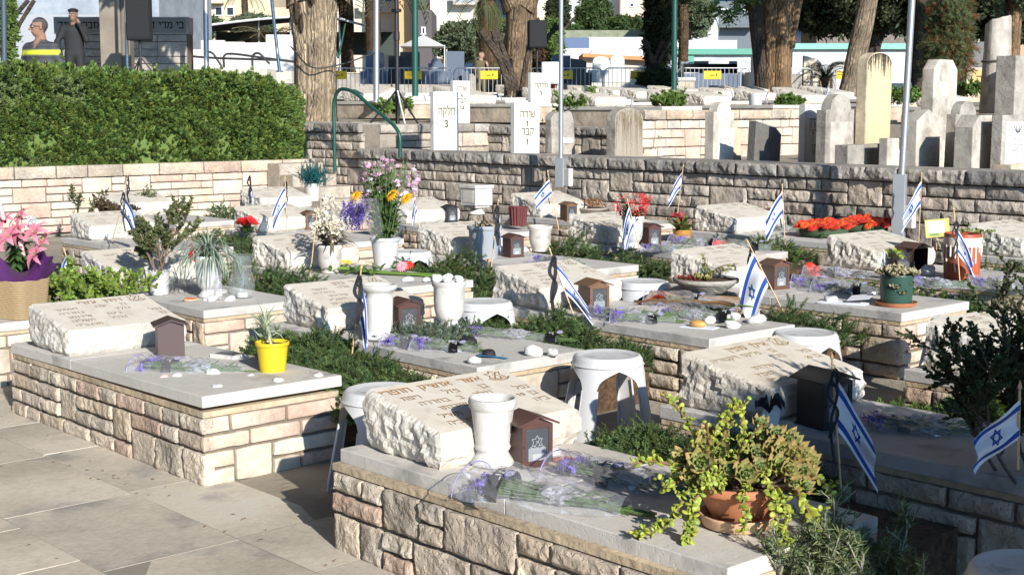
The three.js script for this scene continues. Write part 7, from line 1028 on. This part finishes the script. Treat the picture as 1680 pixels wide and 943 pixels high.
// the tree behind the path corner whose shade falls on the inscribed wall, and the pair that shades the nearest slabs
{ const o = thing('shade_tree', 'tall evergreen whose canopy shades the inscribed memorial wall', 'tree', W(-24.45,8.752,2.192)); mk('trunk', limb([[0, -0.3, 0], [0, 2, 0], CR(0.4, 4, 0)], 0.28, 0.2, 16, 12), barkDark, o); mk('limb', limb([CR(0.3, 3.6, 0), CR(2, 4.2, -0.4), CR(4.2, 4.4, -0.8)], 0.16, 0.08, 14, 10), barkDark, o); crown(o, [[...CR(3.3, 4.6, -0.6), 2.5, 1.1, 2.2], [...CR(5.0, 4.4, -0.4), 1.6, 1.1, 1.7], [...CR(0.8, 5, 0), 2, 1.3, 2]], 4200, fol.dark, clumpG, 1.8); }
{ const o = thing('laurel_tree', 'dense laurel outside the view that shades the thorny shrub', 'tree', W(1.45, 3.05, 0)); mk('trunk', limb([[0, -0.2, 0], [0, 0.8, 0], [0, 2.0, 0]], 0.09, 0.05, 12, 10), barkDark, o); crown(o, [[0, 1.35, -0.1, 0.5, 1.05, 0.8], [0.05, 2.2, -0.1, 0.42, 0.5, 0.7]], 3600, fol.mid, clumpG, 0.9); }
// ---------- buildings and structures beyond ----------
seedTo(104);
const paneM = M(0.03, 0.035, 0.042, 0.15), frameW = M(0.7, 0.7, 0.68, 0.6);
function building(u, v, h, w, H, depth, m, label, wins = [], opt = {}) {
  const o = thing(opt.name ?? 'building', label, 'building', W(u, v, h), FACE); mk('wall', box(w, H + 1.5, depth, w / 2, H / 2 - 0.75, -depth / 2), m, o);
  for (const [a, b, c, d, mm] of wins) { const g = new THREE.Group(); g.name = 'window'; o.add(g); g.position.set((a + c) / 2 * w, (b + d) / 2 * H, 0); const ww = (c - a) * w, hh = (d - b) * H; mk('pane', box(ww, hh, 0.04, 0, 0, 0.01), mm ?? paneM, g); mk('frame', merge([box(ww + 0.12, 0.08, 0.1, 0, hh / 2, 0.03), box(ww + 0.16, 0.08, 0.14, 0, -hh / 2, 0.05), box(0.08, hh, 0.1, -ww / 2, 0, 0.03), box(0.08, hh, 0.1, ww / 2, 0, 0.03)]), opt.frame ?? frameW, g); }
  for (const [a, b, c, d, proud, mm] of opt.bands ?? []) mk('band', box((c - a) * w, (d - b) * H, proud, (a + c) / 2 * w, (b + d) / 2 * H, proud / 2 - 0.02), mm, o);
  for (const [a, b, c] of opt.balconies ?? []) { mk('balcony', box((c - a) * w, 0.16, 1.1, (a + c) / 2 * w, b * H, 0.5), m, o); mk('parapet', box((c - a) * w, 0.7, 0.1, (a + c) / 2 * w, b * H + 0.4, 1.0), opt.parapet ?? m, o); }
  return o;
}
const blueWhite = M(0.34, 0.38, 0.44, 0.8, { map: T.concrete }), creamW = M(0.56, 0.46, 0.31, 0.85), whiteW = M(0.58, 0.57, 0.545, 0.8), greyW = M(0.38, 0.39, 0.41, 0.85), pinkW = M(0.66, 0.5, 0.38, 0.85), greenW = M(0.09, 0.3, 0.21, 0.6), tealW = M(0.2, 0.45, 0.36, 0.6), orangeR = M(0.55, 0.26, 0.1, 0.8), navy = M(0.1, 0.15, 0.26, 0.7);
building(-47.11,16.501,3.152,7.967,5.285, 8, blueWhite, 'blue-grey plastered building with a dark window beyond the man', [[0.49, 0.52, 0.57, 0.68], [0.2, 0.55, 0.3, 0.75]]);
building(-39.188,16.312,2.962,2.681,1.358, 0.4, M(0.36, 0.38, 0.4, 0.8), 'pale plastered garden wall behind the man in striped shirt', [], { name: 'garden_wall' });
building(-122.793,65.511,7.792,10.927,9.517, 12, creamW, 'yellow apartment block with recessed balconies', [[0.32, 0.42, 0.5, 0.5], [0.32, 0.62, 0.5, 0.7], [0.52, 0.28, 0.58, 0.36], [0.62, 0.28, 0.68, 0.36], [0.3, 0.25, 0.48, 0.34], [0.7, 0.62, 0.8, 0.72], [0.1, 0.62, 0.2, 0.72]], { balconies: [[0.26, 0.4, 0.6], [0.26, 0.58, 0.6]], parapet: whiteW }); building(-112.105,69.868,7.566,4.526,3.281, 10, creamW, 'low yellow annex beside the apartment block', [[0.3, 0.3, 0.42, 0.62], [0.86, 0.2, 0.96, 0.5]]);
building(-97.518,68.101,6.125,5.905,7.702, 8, M(0.6, 0.53, 0.42, 0.85), 'beige block behind the date palms', [[0.2, 0.5, 0.3, 0.6], [0.5, 0.5, 0.6, 0.6], [0.75, 0.5, 0.85, 0.6], [0.2, 0.3, 0.3, 0.4], [0.5, 0.3, 0.6, 0.4]], { balconies: [[0.4, 0.46, 0.9]] }); building(-87.415,67.341,6.291,3.59,8.138, 10, M(0.62, 0.36, 0.18, 0.85), 'orange and white apartment tower with small windows', [[0.3, 0.62, 0.36, 0.66], [0.3, 0.48, 0.36, 0.52], [0.55, 0.62, 0.9, 0.68], [0.55, 0.5, 0.9, 0.56], [0.3, 0.34, 0.36, 0.38]], { bands: [[0.52, 0.42, 1, 1, 0.2, whiteW]] }); building(-70.978,55.699,5.38,1.253,2.507, 6, M(0.1, 0.085, 0.085, 0.9), 'dark stone house gable behind the green lamp post', [[0.5, 0.4, 0.66, 0.56]]);
building(-81.895,65.989,6.882,4.295,6.945, 10, M(0.62, 0.56, 0.46, 0.85), 'beige apartment block with stepped balconies', [[0.26, 0.45, 0.34, 0.52], [0.5, 0.62, 0.72, 0.7], [0.5, 0.4, 0.72, 0.48], [0.26, 0.65, 0.34, 0.72]], { balconies: [[0.4, 0.35, 0.8], [0.4, 0.55, 0.8]], parapet: greyW }); building(-84.597,77.906,7.668,2.903,7.306, 10, M(0.72, 0.62, 0.44, 0.85), 'cream tower block beside the pointed conifer', [[0.2, 0.42, 0.26, 0.47], [0.72, 0.5, 0.78, 0.56], [0.72, 0.32, 0.78, 0.38]], { bands: [[0.36, 0, 0.4, 1, 0.4, M(0.5, 0.44, 0.34, 0.9)]] });
building(-104.245,100.903,8.979,3.407,9.465, 10, whiteW, 'white apartment block behind the fan palm', [[0.22, 0.28, 0.38, 0.34], [0.5, 0.5, 0.66, 0.56], [0.22, 0.62, 0.38, 0.68]]); building(-105.595,106.863,9.23,3.394,9.791, 10, greyW, 'grey apartment block behind the round dark tree', [[0.2, 0.4, 0.4, 0.46], [0.6, 0.6, 0.8, 0.66]]); building(-102.146,107.692,9.755,2.705,9.017, 10, pinkW, 'pinkish apartment block beside the cypress', [[0.36, 0.27, 0.5, 0.31], [0.36, 0.6, 0.5, 0.64]]);
building(-76.031,72.468,6.527,7.493,0.914, 3, M(0.26, 0.28, 0.2, 0.95, { map: T.concrete }), 'grey-green hillside retaining wall below the blocks', [], { name: 'hillside_wall' }); building(-49.391,49.744,3.671,3.046,1.523, 6, whiteW, 'long white hall beside the cypress', [], { bands: [] }); building(-49.803,47.798,4.551,1.742,0.57, 4, navy, 'dark blue hall side panel', [], { name: 'hall_panel' }); building(-47.356,43.051,3.339,3.481,1.058, 0.5, M(0.55, 0.56, 0.57, 0.8), 'white boundary wall behind loudspeaker', [], { name: 'boundary_wall' });
{ const o = building(-39.609,39.688,3.134,2.534,0.634, 3, M(0.6, 0.56, 0.48, 0.85), 'small white shed with an orange tiled roof edge', []); const W_ = 104 * 56 / 2298; mk('roof', box(W_ + 0.2, 0.14, 3.4, W_ / 2, 0.62, -1.3), orangeR, o, [0, 0.02, 0], [0, 0, -0.055]); }
building(-48.262,53.971,3.176,7.332,1.441, 8, M(0.5, 0.52, 0.55, 0.8, { map: T.concrete }), 'long white hall with a green parapet', [], { bands: [[0, 0.86, 1, 1.06, 0.3, greenW], [0.13, 0.5, 0.22, 0.86, 0.16, greenW]] }); building(-49.404,55.69,4.851,3.607,0.386, 6, whiteW, 'white railing parapet on the hall roof', [], { name: 'roof_parapet' });
building(-42.593,57.255,3.075,10.357,1.767, 8, M(0.6, 0.6, 0.585, 0.8), 'sunlit white hall with a mint green roof band', [], { bands: [[0, 0.86, 0.8, 1.02, 0.3, tealW]] }); building(-60.419,70.344,6.007,1.762,2.162, 8, M(0.5, 0.52, 0.55, 0.85), 'grey house with a barred window beyond the hall', [[0.08, 0.45, 0.38, 0.68]]); building(-61.885,74.685,6.195,2.674,2.674, 8, M(0.13, 0.15, 0.16, 0.85), 'dark grey house with balconies', [[0.1, 0.5, 0.3, 0.8], [0.5, 0.5, 0.7, 0.8]], { balconies: [[0.0, 0.36, 0.9]] }); building(-65.179,74.026,6.454,1.919,3.582, 8, M(0.3, 0.3, 0.31, 0.9), 'grey block behind the palm and lamp post', [[0.5, 0.6, 0.9, 0.75], [0.3, 0.25, 0.8, 0.4]]);
building(-65.705,91.327,6.291,18.19,2.393, 6, M(0.22, 0.18, 0.15, 0.95, { map: T.lime }), 'brown rubble terrace beyond the dark evergreen', [], { name: 'rubble_terrace' }); building(-31.683,54.406,3.95,3.133,1.462, 5, M(0.5, 0.3, 0.2, 0.9), 'pinkish house glimpsed between dark trees', [[0.2, 0.3, 0.3, 0.6]]); building(-21.052,36.347,2.349,0.975,1.218, 1.5, M(0.16, 0.15, 0.145, 0.9), 'dark stone memorial block near the broken column', [], { name: 'memorial_block' });
{ const o = thing('lettered_stone', 'sunlit tan stone with carved letters near the broken column', 'stone', W(-16.254,28.238,1.912), FACE); mk('block', box(0.62, 0.75, 0.3, 0.2, 0.3, 0, 0.01), oldM.tan, o); mk('carved_letters', new THREE.PlaneGeometry(0.4, 0.5).translate(0.22, 0.36, 0.1525), M(0.8, 0.72, 0.55, 0.9, { map: canvasTex(128, 160, (g, w, h) => { g.fillStyle = '#dcc08e'; g.fillRect(0, 0, w, h); hebrew(g, 'לה', 104, 40, 44, '#4a3a22', 0.17); hebrew(g, 'יל', 96, 108, 40, '#4a3a22', 0.17); }) }), o); }
// inscribed memorial wall, pillar
{
  const o = thing('memorial_wall', 'shaded stone memorial wall with a carved Hebrew frieze behind the hedge', 'wall', W(-27.761,12.544,2.517), FACE), k = 29 / 2298, L = 213 * k, H = 82 * k + 0.5; seedTo(105);
  mk('core', box(L, H, 0.5, L / 2, H / 2 - 0.5, -0.28), mat.joint, o); stones(o, L, H - 0.35, { pos: [0, -0.5, 0], unit: 0.14, wmin: 0.3, wmax: 0.7, tall: 0.1, amp: 0.02, cell: 0.08, mats: [stoneM(0.50, 0.45, 0.39), stoneM(0.45, 0.41, 0.36), stoneM(0.54, 0.48, 0.42)] });
  mk('frieze', box(L + 0.04, 0.34, 0.54, L / 2, H - 0.5 - 0.17, -0.25, 0.006), stoneM(0.5, 0.48, 0.45), o);
  mk('carved_letters', new THREE.PlaneGeometry(L, 0.3).translate(L / 2, H - 0.67, 0.0235), M(0.5, 0.49, 0.47, 0.9, { map: canvasTex(1024, 112, (g, w, h) => { g.fillStyle = '#b4b2ae'; g.fillRect(0, 0, w, h); hebrew(g, 'כי מדי דברי בו זכר אזכרנו עוד', w - 24, 34, 42, '#191816', 0.2); }) }), o);
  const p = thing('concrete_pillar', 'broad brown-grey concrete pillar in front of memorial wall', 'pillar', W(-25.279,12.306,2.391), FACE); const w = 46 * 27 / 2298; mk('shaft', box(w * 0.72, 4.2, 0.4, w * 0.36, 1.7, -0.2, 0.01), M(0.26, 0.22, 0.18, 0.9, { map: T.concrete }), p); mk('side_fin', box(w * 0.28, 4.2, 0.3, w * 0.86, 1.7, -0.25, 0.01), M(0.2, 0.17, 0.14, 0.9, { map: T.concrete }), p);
}
// dark shade canopy, far tombs, black handrails, tent
{
  const o = thing('shade_canopy', 'large dark shade canopy with a curved white edge on posts', 'canopy', W(-55.595,30.97,5.179), FACE), k = 62 / 2298, pos = [], idx = [], n = 24;
  for (let i = 0; i <= n; i++) for (let j = 0; j < 2; j++) { const t = i / n, x = t * 318 * k, y = (Math.sin(Math.min(1, t * 1.15) * 1.9) * 20 - 1) * k - (t > 0.75 ? (t - 0.75) * 80 * k : 0); pos.push(x, y + (j ? 0.25 : 0), j ? -7 : 0); if (i < n) { const a = i * 2; idx.push(a, a + 2, a + 1, a + 1, a + 2, a + 3); } } const g = new THREE.BufferGeometry(); g.setAttribute('position', new THREE.BufferAttribute(new Float32Array(pos), 3)); g.setIndex(idx); g.computeVertexNormals(); mk('membrane', g, M(0.03, 0.035, 0.04, 0.9), o);
  mk('white_edge', tube(Array.from({ length: 13 }, (_, i) => [pos[i * 12], pos[i * 12 + 1], 0.02]), 0.06, 30, 6), whiteW, o); mk('back_screen', box(318 * k, 1.1, 0.1, 159 * k, -0.35, -6.9), M(0.05, 0.06, 0.05, 0.95), o);
  for (const x of [30, 118, 170, 250, 305]) mk('post', cyl(0.05, 0.05, 3.2, x * k, -2.7, -0.6, 8), steel, o); for (const [a, b] of [[235, 250], [262, 250]]) mk('strut', tube([[a * k, 0.2, 0], [(a + b) / 2 * k, -0.6, 0], [b * k, -1.3, 0]], 0.05, 6, 6), greenPaint, o);
}
{
  const proto = thing('far_tomb', 'pale far tomb on the slope under the dark canopy', 'tomb', [0, 0, 0], FACE, 'far tombs under the canopy'); mk('base', box(1.1, 0.5, 0.8, 0, 0.25, 0, 0.02), mat.slab, proto); mk('headstone', box(0.9, 0.55, 0.16, 0, 0.75, -0.25, 0.03), whiteW, proto);
  [[310, 104], [352, 98], [392, 102], [430, 96], [470, 100], [340, 84], [380, 82], [422, 84], [462, 84], [330, 112], [410, 112], [450, 110]].forEach(([x, y], i) => { const o = i ? proto.clone() : proto; if (i) { o.name = numbered('far_tomb'); scene.add(o); } const d = 56 - (y - 82) * 0.55, r = (x - 840) / 2298 * d; o.position.set(0.671 * r - 0.741 * d, 1.7 + (178 - y) / 2298 * d - 0.5, -(0.741 * r + 0.671 * d)); o.rotation.y = FACE + rr(-0.2, 0.2); o.scale.set(rr(0.9, 1.5), rr(0.7, 1.1), 1); });
  building(-53.835,29.934,3.389,4.7,0.94, 1, M(0.3, 0.27, 0.22, 0.9, { map: T.lime }), 'cream rubble slope wall under the dark canopy', [], { name: 'slope_wall' });
  const rails = [[[300, 92], [345, 96], [460, 100]], [[372, 112], [373, 92], [380, 90], [440, 97], [495, 104]], [[418, 112], [420, 92], [428, 89], [446, 106]], [[340, 88], [352, 88], [368, 110]]]; rails.forEach((pts) => { const o = thing('black_rail', 'black tubular handrail on the slope beyond the hedge', 'handrail', [0, 0, 0], 0, 'black slope handrails'); mk('rail_tube', tube(pts.map(([x, y]) => { const d = 38, r = (x - 840) / 2298 * d; return [0.671 * r - 0.741 * d, 1.7 + (178 - y) / 2298 * d, -(0.741 * r + 0.671 * d)]; }), 0.03, 24, 6), darkMetal, o); });
  const t = thing('white_tent', 'white gazebo tent roof behind the green lamp post', 'tent', W(-45.428,36.241,3.333), FACE); mk('roof', new THREE.ConeGeometry(1.35, 0.5, 4).rotateY(Math.PI / 4).translate(0, 1.1, 0), whiteW, t); for (const [x, z] of [[-0.9, -0.9], [0.9, -0.9], [-0.9, 0.9], [0.9, 0.9]]) mk('post', cyl(0.03, 0.03, 1.3, x, -0.4, z, 6), white, t);
  const far = (p, w, h, kind, m, lab) => { const o = thing('granite_tombstone', lab, 'tombstone', W(...p), FACE, 'granite tombstones beyond the barriers'); mk('slab', boxUV(new THREE.ExtrudeGeometry(tombShape(w, h, kind), { depth: 0.2, bevelEnabled: false, curveSegments: 8 })), m, o); mk('plinth', box(w + 0.3, 0.4, 0.7, w / 2, -0.15, 0.2), m, o); };
  const blk = M(0.012, 0.013, 0.015, 0.35), slate = M(0.1, 0.13, 0.18, 0.45), wht = M(0.6, 0.6, 0.58, 0.7), p = [];
  far([-37.278,27.363,2.839], 0.6, 0.72, 'round', slate, 'blue slate tombstone with rounded head beside galvanised pole'); far([-36.787,27.906,2.839], 0.5, 0.55, 'flat', blk, 'short black granite tombstone behind the speaker stand'); far([-35.74,27.572,2.814], 0.62, 0.66, 'flat', blk, 'black granite tombstone behind the yellow barrier sign'); far([-35.142,28.232,2.814], 0.5, 0.46, 'shoulder', slate, 'grey tombstone with a pointed dome'); far([-34.753,28.663,2.814], 0.56, 0.68, 'flat', slate, 'large blue-grey granite tombstone beside the soldiers'); far([-33.24,31.824,2.839], 0.6, 0.56, 'flat', slate, 'blue-grey tombstone beside the steel pole'); far([-32.115,31.577,2.776], 0.5, 0.5, 'slant', blk, 'black slanted tombstone before the shed'); far([-33.054,33.52,2.904], 0.56, 0.5, 'round', wht, 'white rounded tombstone with a badge before the shed'); far([-32.66,33.955,2.904], 0.46, 0.54, 'round', wht, 'second white rounded tombstone with a badge'); far([-30.437,34.92,2.8], 0.4, 0.4, 'flat', wht, 'white block tombstone beside the lamp post'); far([-30.145,35.243,2.8], 0.46, 0.42, 'flat', blk, 'black block tombstone before the long white hall'); far([-29.374,36.095,2.8], 0.24, 0.42, 'flat', slate, 'narrow slate tombstone before the long white hall'); far([-25.127,31.846,2.656], 0.4, 0.5, 'flat', blk, 'black tombstone at the double trunk'); far([-26.563,36.22,2.227], 0.55, 1.1, 'slant', M(0.6, 0.52, 0.4, 0.9), 'tall beige panel stone before the white hall');
  const st = thing('dark_sarcophagus', 'long dark domed tomb behind the middle barrier', 'tomb', W(-29.125,34.88,2.699), FACE); mk('vault', new THREE.CylinderGeometry(0.5, 0.5, 1.7, 16, 1, false, 0, Math.PI).rotateZ(Math.PI / 2).rotateX(-Math.PI / 2).scale(1, 0.62, 1).translate(0, 0.1, 0), blk, st); mk('base', box(1.8, 0.6, 0.9, 0, -0.2, 0), slate, st);
  const low = thing('low_tomb', 'white stone box tomb behind the barrier near lamp post', 'tomb', W(-28.495,32.596,2.031), FACE); mk('box', box(0.9, 0.5, 0.6, 0, 0.25, 0, 0.01), mat.ashlar[2], low); mk('lid', box(1.0, 0.1, 0.7, 0, 0.55, 0, 0.01), whiteW, low);
  building(-49.045,32.244,1.948,21.706,1.161, 0.6, M(0.38, 0.345, 0.295, 0.9, { map: T.lime }), 'low pale stone wall along the back of the barriers', [], { name: 'back_wall' });
}
// ---------- people ----------
function person(label, p, turn, k, joints, colour, head) {
  const o = thing('person', label, 'person', W(...p), turn); o.scale.setScalar(k);
  const geo = (cx, cy, cz, S, res, field, col) => {
    const mc = new MarchingCubes(res, new THREE.MeshStandardMaterial(), false, false, 90000); mc.isolation = 0; const h = res / 2;
    for (let z = 0; z < res; z++) for (let y = 0; y < res; y++) for (let x = 0; x < res; x++) mc.field[x + y * res + z * res * res] = -field(cx + (x - h) / h * S, cy + (y - h) / h * S, cz + (z - h) / h * S);
    mc.update(); const n = mc.count, pos = new Float32Array(n * 3), nor = new Float32Array(n * 3), c = new Float32Array(n * 3);
    for (let i = 0; i < n; i++) { const x = cx + mc.positionArray[3 * i] * S, y = cy + mc.positionArray[3 * i + 1] * S, z = cz + mc.positionArray[3 * i + 2] * S; pos.set([x, y, z], 3 * i); c.set(col(x, y, z), 3 * i); }
    const g = new THREE.BufferGeometry(); g.setAttribute('position', new THREE.BufferAttribute(pos, 3)); g.setAttribute('color', new THREE.BufferAttribute(c, 3)); g.computeVertexNormals(); const e = 0.004; const N = g.attributes.normal;
    for (let i = 0; i < n; i++) { const x = pos[3 * i], y = pos[3 * i + 1], z = pos[3 * i + 2], f = field(x, y, z); v3.set(field(x + e, y, z) - f, field(x, y + e, z) - f, field(x, y, z + e) - f).normalize(); N.setXYZ(i, v3.x, v3.y, v3.z); }
    return g;
  };
  const cap = (x, y, z, a, b, ra, rb) => { const bx = b[0] - a[0], by = b[1] - a[1], bz = b[2] - a[2], t = clamp(((x - a[0]) * bx + (y - a[1]) * by + (z - a[2]) * bz) / (bx * bx + by * by + bz * bz)); return Math.hypot(x - a[0] - bx * t, y - a[1] - by * t, z - a[2] - bz * t) - lerp(ra, rb, t); };
  const smin = (a, b, q) => { const h = clamp(0.5 + 0.5 * (b - a) / q); return lerp(b, a, h) - q * h * (1 - h); };
  const bones = []; for (const s of [-1, 1]) { const e = joints[s < 0 ? 'le' : 're'], w = joints[s < 0 ? 'lw' : 'rw'], hd = joints[s < 0 ? 'lh' : 'rh']; bones.push([[0.05 * s, 1.38, 0], [0.17 * s, 1.4, 0], 0.11, 0.075], [[0.185 * s, 1.39, 0], e, 0.068, 0.052], [e, w, 0.05, 0.036], [w, hd, 0.034, 0.03], [[0.09 * s, 0.94, 0], [0.1 * s, 0.5, 0.02], 0.095, 0.065], [[0.1 * s, 0.5, 0.02], [0.1 * s, 0.08, -0.02], 0.06, 0.045], [[0.1 * s, 0.05, -0.04], [0.11 * s, 0.035, 0.15], 0.04, 0.035]); for (let f = 0; f < 4; f++) bones.push([hd, [hd[0] + (f - 1.5) * 0.018, hd[1] - 0.075 + Math.abs(f - 1.3) * 0.008, hd[2] + 0.02], 0.014, 0.01]); bones.push([hd, [hd[0] - 0.045 * s, hd[1] - 0.03, hd[2] + 0.03], 0.014, 0.011]); }
  const fat = joints.fat ?? 0;
  const body = (x, y, z) => { const zz = z * 1.35; let d = cap(x * 0.82, y, zz, [0, 0.96, 0], [0, 1.32, 0], 0.135 + fat, 0.155 + fat * 0.6); d = smin(d, cap(x, y, z, [0, 1.42, -0.01], [0, 1.56, 0.015], 0.06, 0.055), 0.05); for (const [a, b, ra, rb] of bones) d = smin(d, cap(x, y, z, a, b, ra, rb), rb < 0.02 ? 0.008 : 0.035); return d; };
  const hx = head.turn ?? 0, ch = Math.cos(hx), sh = Math.sin(hx), hc = [0, 1.655, 0.02];
  const hf = (x, y, z) => { const X = (x - hc[0]) * ch - (z - hc[2]) * sh, Z = (x - hc[0]) * sh + (z - hc[2]) * ch, Y = y - hc[1]; const el = (a, b, c, r0, r1, r2) => { const q = Math.hypot((X - a) / r0, (Y - b) / r1, (Z - c) / r2); return (q - 1) * Math.min(r0, r1, r2); };
    let d = el(0, 0.025, -0.01, 0.077, 0.095, 0.096); d = smin(d, el(0, -0.055, 0.03, 0.056, 0.066, 0.06), 0.03); d = smin(d, cap(X, Y, Z, [0, 0.015, 0.088], [0, -0.028, 0.112], 0.009, 0.016), 0.014); d = smin(d, el(0, -0.058, 0.085, 0.026, 0.009, 0.014), 0.01); d = smin(d, el(0, 0.028, 0.08, 0.055, 0.012, 0.02), 0.014); for (const s of [-1, 1]) { d = smin(d, el(0.078 * s, -0.005, -0.008, 0.01, 0.03, 0.018), 0.006); const e = el(0.032 * s, 0.006, 0.098, 0.017, 0.01, 0.012); d = Math.max(d, -e); d = Math.min(d, el(0.032 * s, 0.005, 0.084, 0.012, 0.01, 0.011)); } d = smin(d, cap(X, Y, Z, [0, -0.06, -0.01], [0, -0.18, -0.03], 0.052, 0.058), 0.03); if (head.hat) d = smin(d, el(0, 0.085, -0.01, 0.095, 0.045, 0.105), 0.01); return d; };
  const hcol = (x, y, z) => { const X = (x - hc[0]) * ch - (z - hc[2]) * sh, Z = (x - hc[0]) * sh + (z - hc[2]) * ch, Y = y - hc[1]; if (head.hat && Y > 0.06) return head.hat; if (head.kippa && Y > 0.095 && Z < 0.03) return head.kippa; if ((Y > 0.052 && Z < 0.09 - (Y - 0.052)) || (Z < -0.02 - Math.max(0, -Y) * 0.4 && Y > -0.07) || Y > 0.075) return head.hair; for (const s of [-1, 1]) if (Math.hypot(X - 0.032 * s, Y - 0.005) < 0.011 && Z > 0.07) return Math.hypot(X - 0.032 * s, Y - 0.005) < 0.006 ? [0.02, 0.015, 0.01] : [0.5, 0.47, 0.44]; if (head.brow !== false && Y > 0.026 && Y < 0.036 && Math.abs(X) > 0.012 && Math.abs(X) < 0.052 && Z > 0.06) return head.hair; if (Math.abs(Y + 0.058) < 0.009 && Math.abs(X) < 0.024 && Z > 0.07) return [0.4, 0.16, 0.13]; return head.skin; };
  const g1 = geo(0, 0.86, 0, 0.95, 72, body, (x, y, z) => colour(x, y, z, head.skin)), g2 = geo(0, 1.64, 0.01, 0.19, 52, hf, hcol);
  mk('body', mergeGeometries([g1, g2]), new THREE.MeshStandardMaterial({ vertexColors: true, roughness: 0.8 }), o);
  return o;
}
const skin = [0.44, 0.26, 0.17];
{ // the man in the striped shirt
  const stripe = (x, y) => (y > 1.33 && y < 1.385 && Math.abs(x) < 0.27 ? [0.62, 0.68, 0.03] : (Math.floor((y - 0.02) / 0.022) % 2 ? [0.035, 0.037, 0.04] : [0.062, 0.065, 0.07]));
  const o = person('man in a grey shirt with a yellow chest stripe behind the hedge', [-20.058,8.836,2.409], FACE - 0.35, 1.2, { fat: 0.045, le: [-0.3, 1.14, -0.02], re: [0.3, 1.14, -0.02], lw: [-0.27, 0.95, 0.14], rw: [0.24, 0.94, 0.16], lh: [-0.24, 0.92, 0.2], rh: [0.2, 0.92, 0.22] }, (x, y, z, s) => (y > 1.43 && Math.hypot(x, z - 0.01) < 0.066 ? s : y > 1.36 && z > 0.06 && Math.abs(x) < (y - 1.4) * 0.4 ? s : y < 0.95 && Math.abs(x) < 0.22 ? [0.03, 0.03, 0.04] : Math.abs(x) > 0.2 && y < 1.1 ? s : stripe(x, y)), { turn: -0.75, skin: [0.27, 0.145, 0.09], hair: [0.06, 0.055, 0.05], kippa: [0.015, 0.015, 0.018] });
  o.position.y = 1.7 + (178 - 33) / 2298 * 20.8 - 1.765 * 1.2;
  const gl = mk('glasses', merge([new THREE.TorusGeometry(0.02, 0.0022, 5, 16).scale(1.15, 0.8, 1).translate(-0.032, 0, 0.1), new THREE.TorusGeometry(0.02, 0.0022, 5, 16).scale(1.15, 0.8, 1).translate(0.032, 0, 0.1), tube([[-0.056, 0, 0.098], [-0.08, 0.003, 0.03], [-0.08, 0, -0.01]], 0.0022, 6, 4), tube([[0.056, 0, 0.098], [0.08, 0.003, 0.03], [0.08, 0, -0.01]], 0.0022, 6, 4)]), darkMetal, o, [0, 1.661, 0.02]); gl.rotation.y = -0.75;
}
{ const o = person('soldier in a dark beret and dark uniform with a hand raised to face', [-25.135,11.721,2.581], FACE + 0.2, 1.0, { le: [-0.3, 1.16, 0.05], re: [0.24, 1.2, 0.16], lw: [-0.24, 0.95, 0.1], rw: [0.12, 1.48, 0.22], lh: [-0.22, 0.88, 0.13], rh: [0.09, 1.56, 0.2] }, (x, y, z, s) => (y > 1.46 && Math.hypot(x, z) < 0.065 ? s : y > 1.5 ? s : [0.015, 0.016, 0.016]), { turn: -0.3, skin: [0.2, 0.12, 0.08], hair: [0.01, 0.01, 0.01], hat: [0.01, 0.01, 0.012] }); o.position.y = 1.7 + (178 - 17) / 2298 * 26.5 - 1.79; }
for (const [p, t, hd, lab, y] of [[[-32.513,28.156,2.398], FACE + 0.5, 0.4, 'soldier in olive uniform turned sideways behind the barrier', 84], [[-32.476,28.942,2.406], FACE - 0.2, -0.5, 'seated-height soldier in olive uniform with a hand at chin', 87]]) { const o = person(lab, p, t, 0.98, { le: [-0.27, 1.14, 0.02], re: [0.27, 1.14, 0.04], lw: [-0.22, 0.96, 0.16], rw: [0.14, 1.3, 0.2], lh: [-0.18, 0.94, 0.22], rh: [0.1, 1.42, 0.17] }, (x, y2, z, s) => (y2 > 1.45 && Math.hypot(x, z) < 0.065 ? s : y2 > 1.24 && Math.hypot(x - 0.1, z - 0.18) < 0.06 ? s : [0.105, 0.085, 0.04]), { turn: hd, skin: [0.42, 0.25, 0.18], hair: [0.03, 0.02, 0.015] }); o.position.y = 1.7 + (178 - y) / 2298 * 43 - 1.76; }
// dry leaves and grit on the path and slabs
{
  seedTo(120); const a = [];
  for (let i = 0; i < 150; i++) { const u = rr(-8.5, -2.5), nearWall = rnd() < 0.6, v = nearWall ? rr(2.75, 3.0) : rr(1.2, 2.9); if (u > -4.4 && v > 2.98) continue; a.push(leaf(rr(0.012, 0.035), rr(0.006, 0.018), rr(0.2, 1), 0.5, 2).rotateX(Math.PI / 2 + rr(-0.3, 0.1)).rotateY(rnd() * 6.3).translate(u, 0.0145 + rr(0, 0.004), -v)); }
  for (let i = 0; i < 60; i++) { const g = pick(GRAVES.slice(0, 8)), r = g[0]; a.push(leaf(rr(0.01, 0.025), rr(0.005, 0.012), rr(0.2, 1), 0.5, 2).rotateX(Math.PI / 2 + rr(-0.3, 0.1)).rotateY(rnd() * 6.3).translate(g[1] + rr(0.05, 1.3), rowH(r) + 0.006, -(ROWS[r] + rr(0.05, 0.7)))); }
  tag(mk('leaf_litter', merge(a), M(0.24, 0.16, 0.09, 0.9), scene), 'small dry leaves scattered on the paving and slabs', 'leaf litter', undefined, 'stuff');
}
renderer.render(scene, camera);
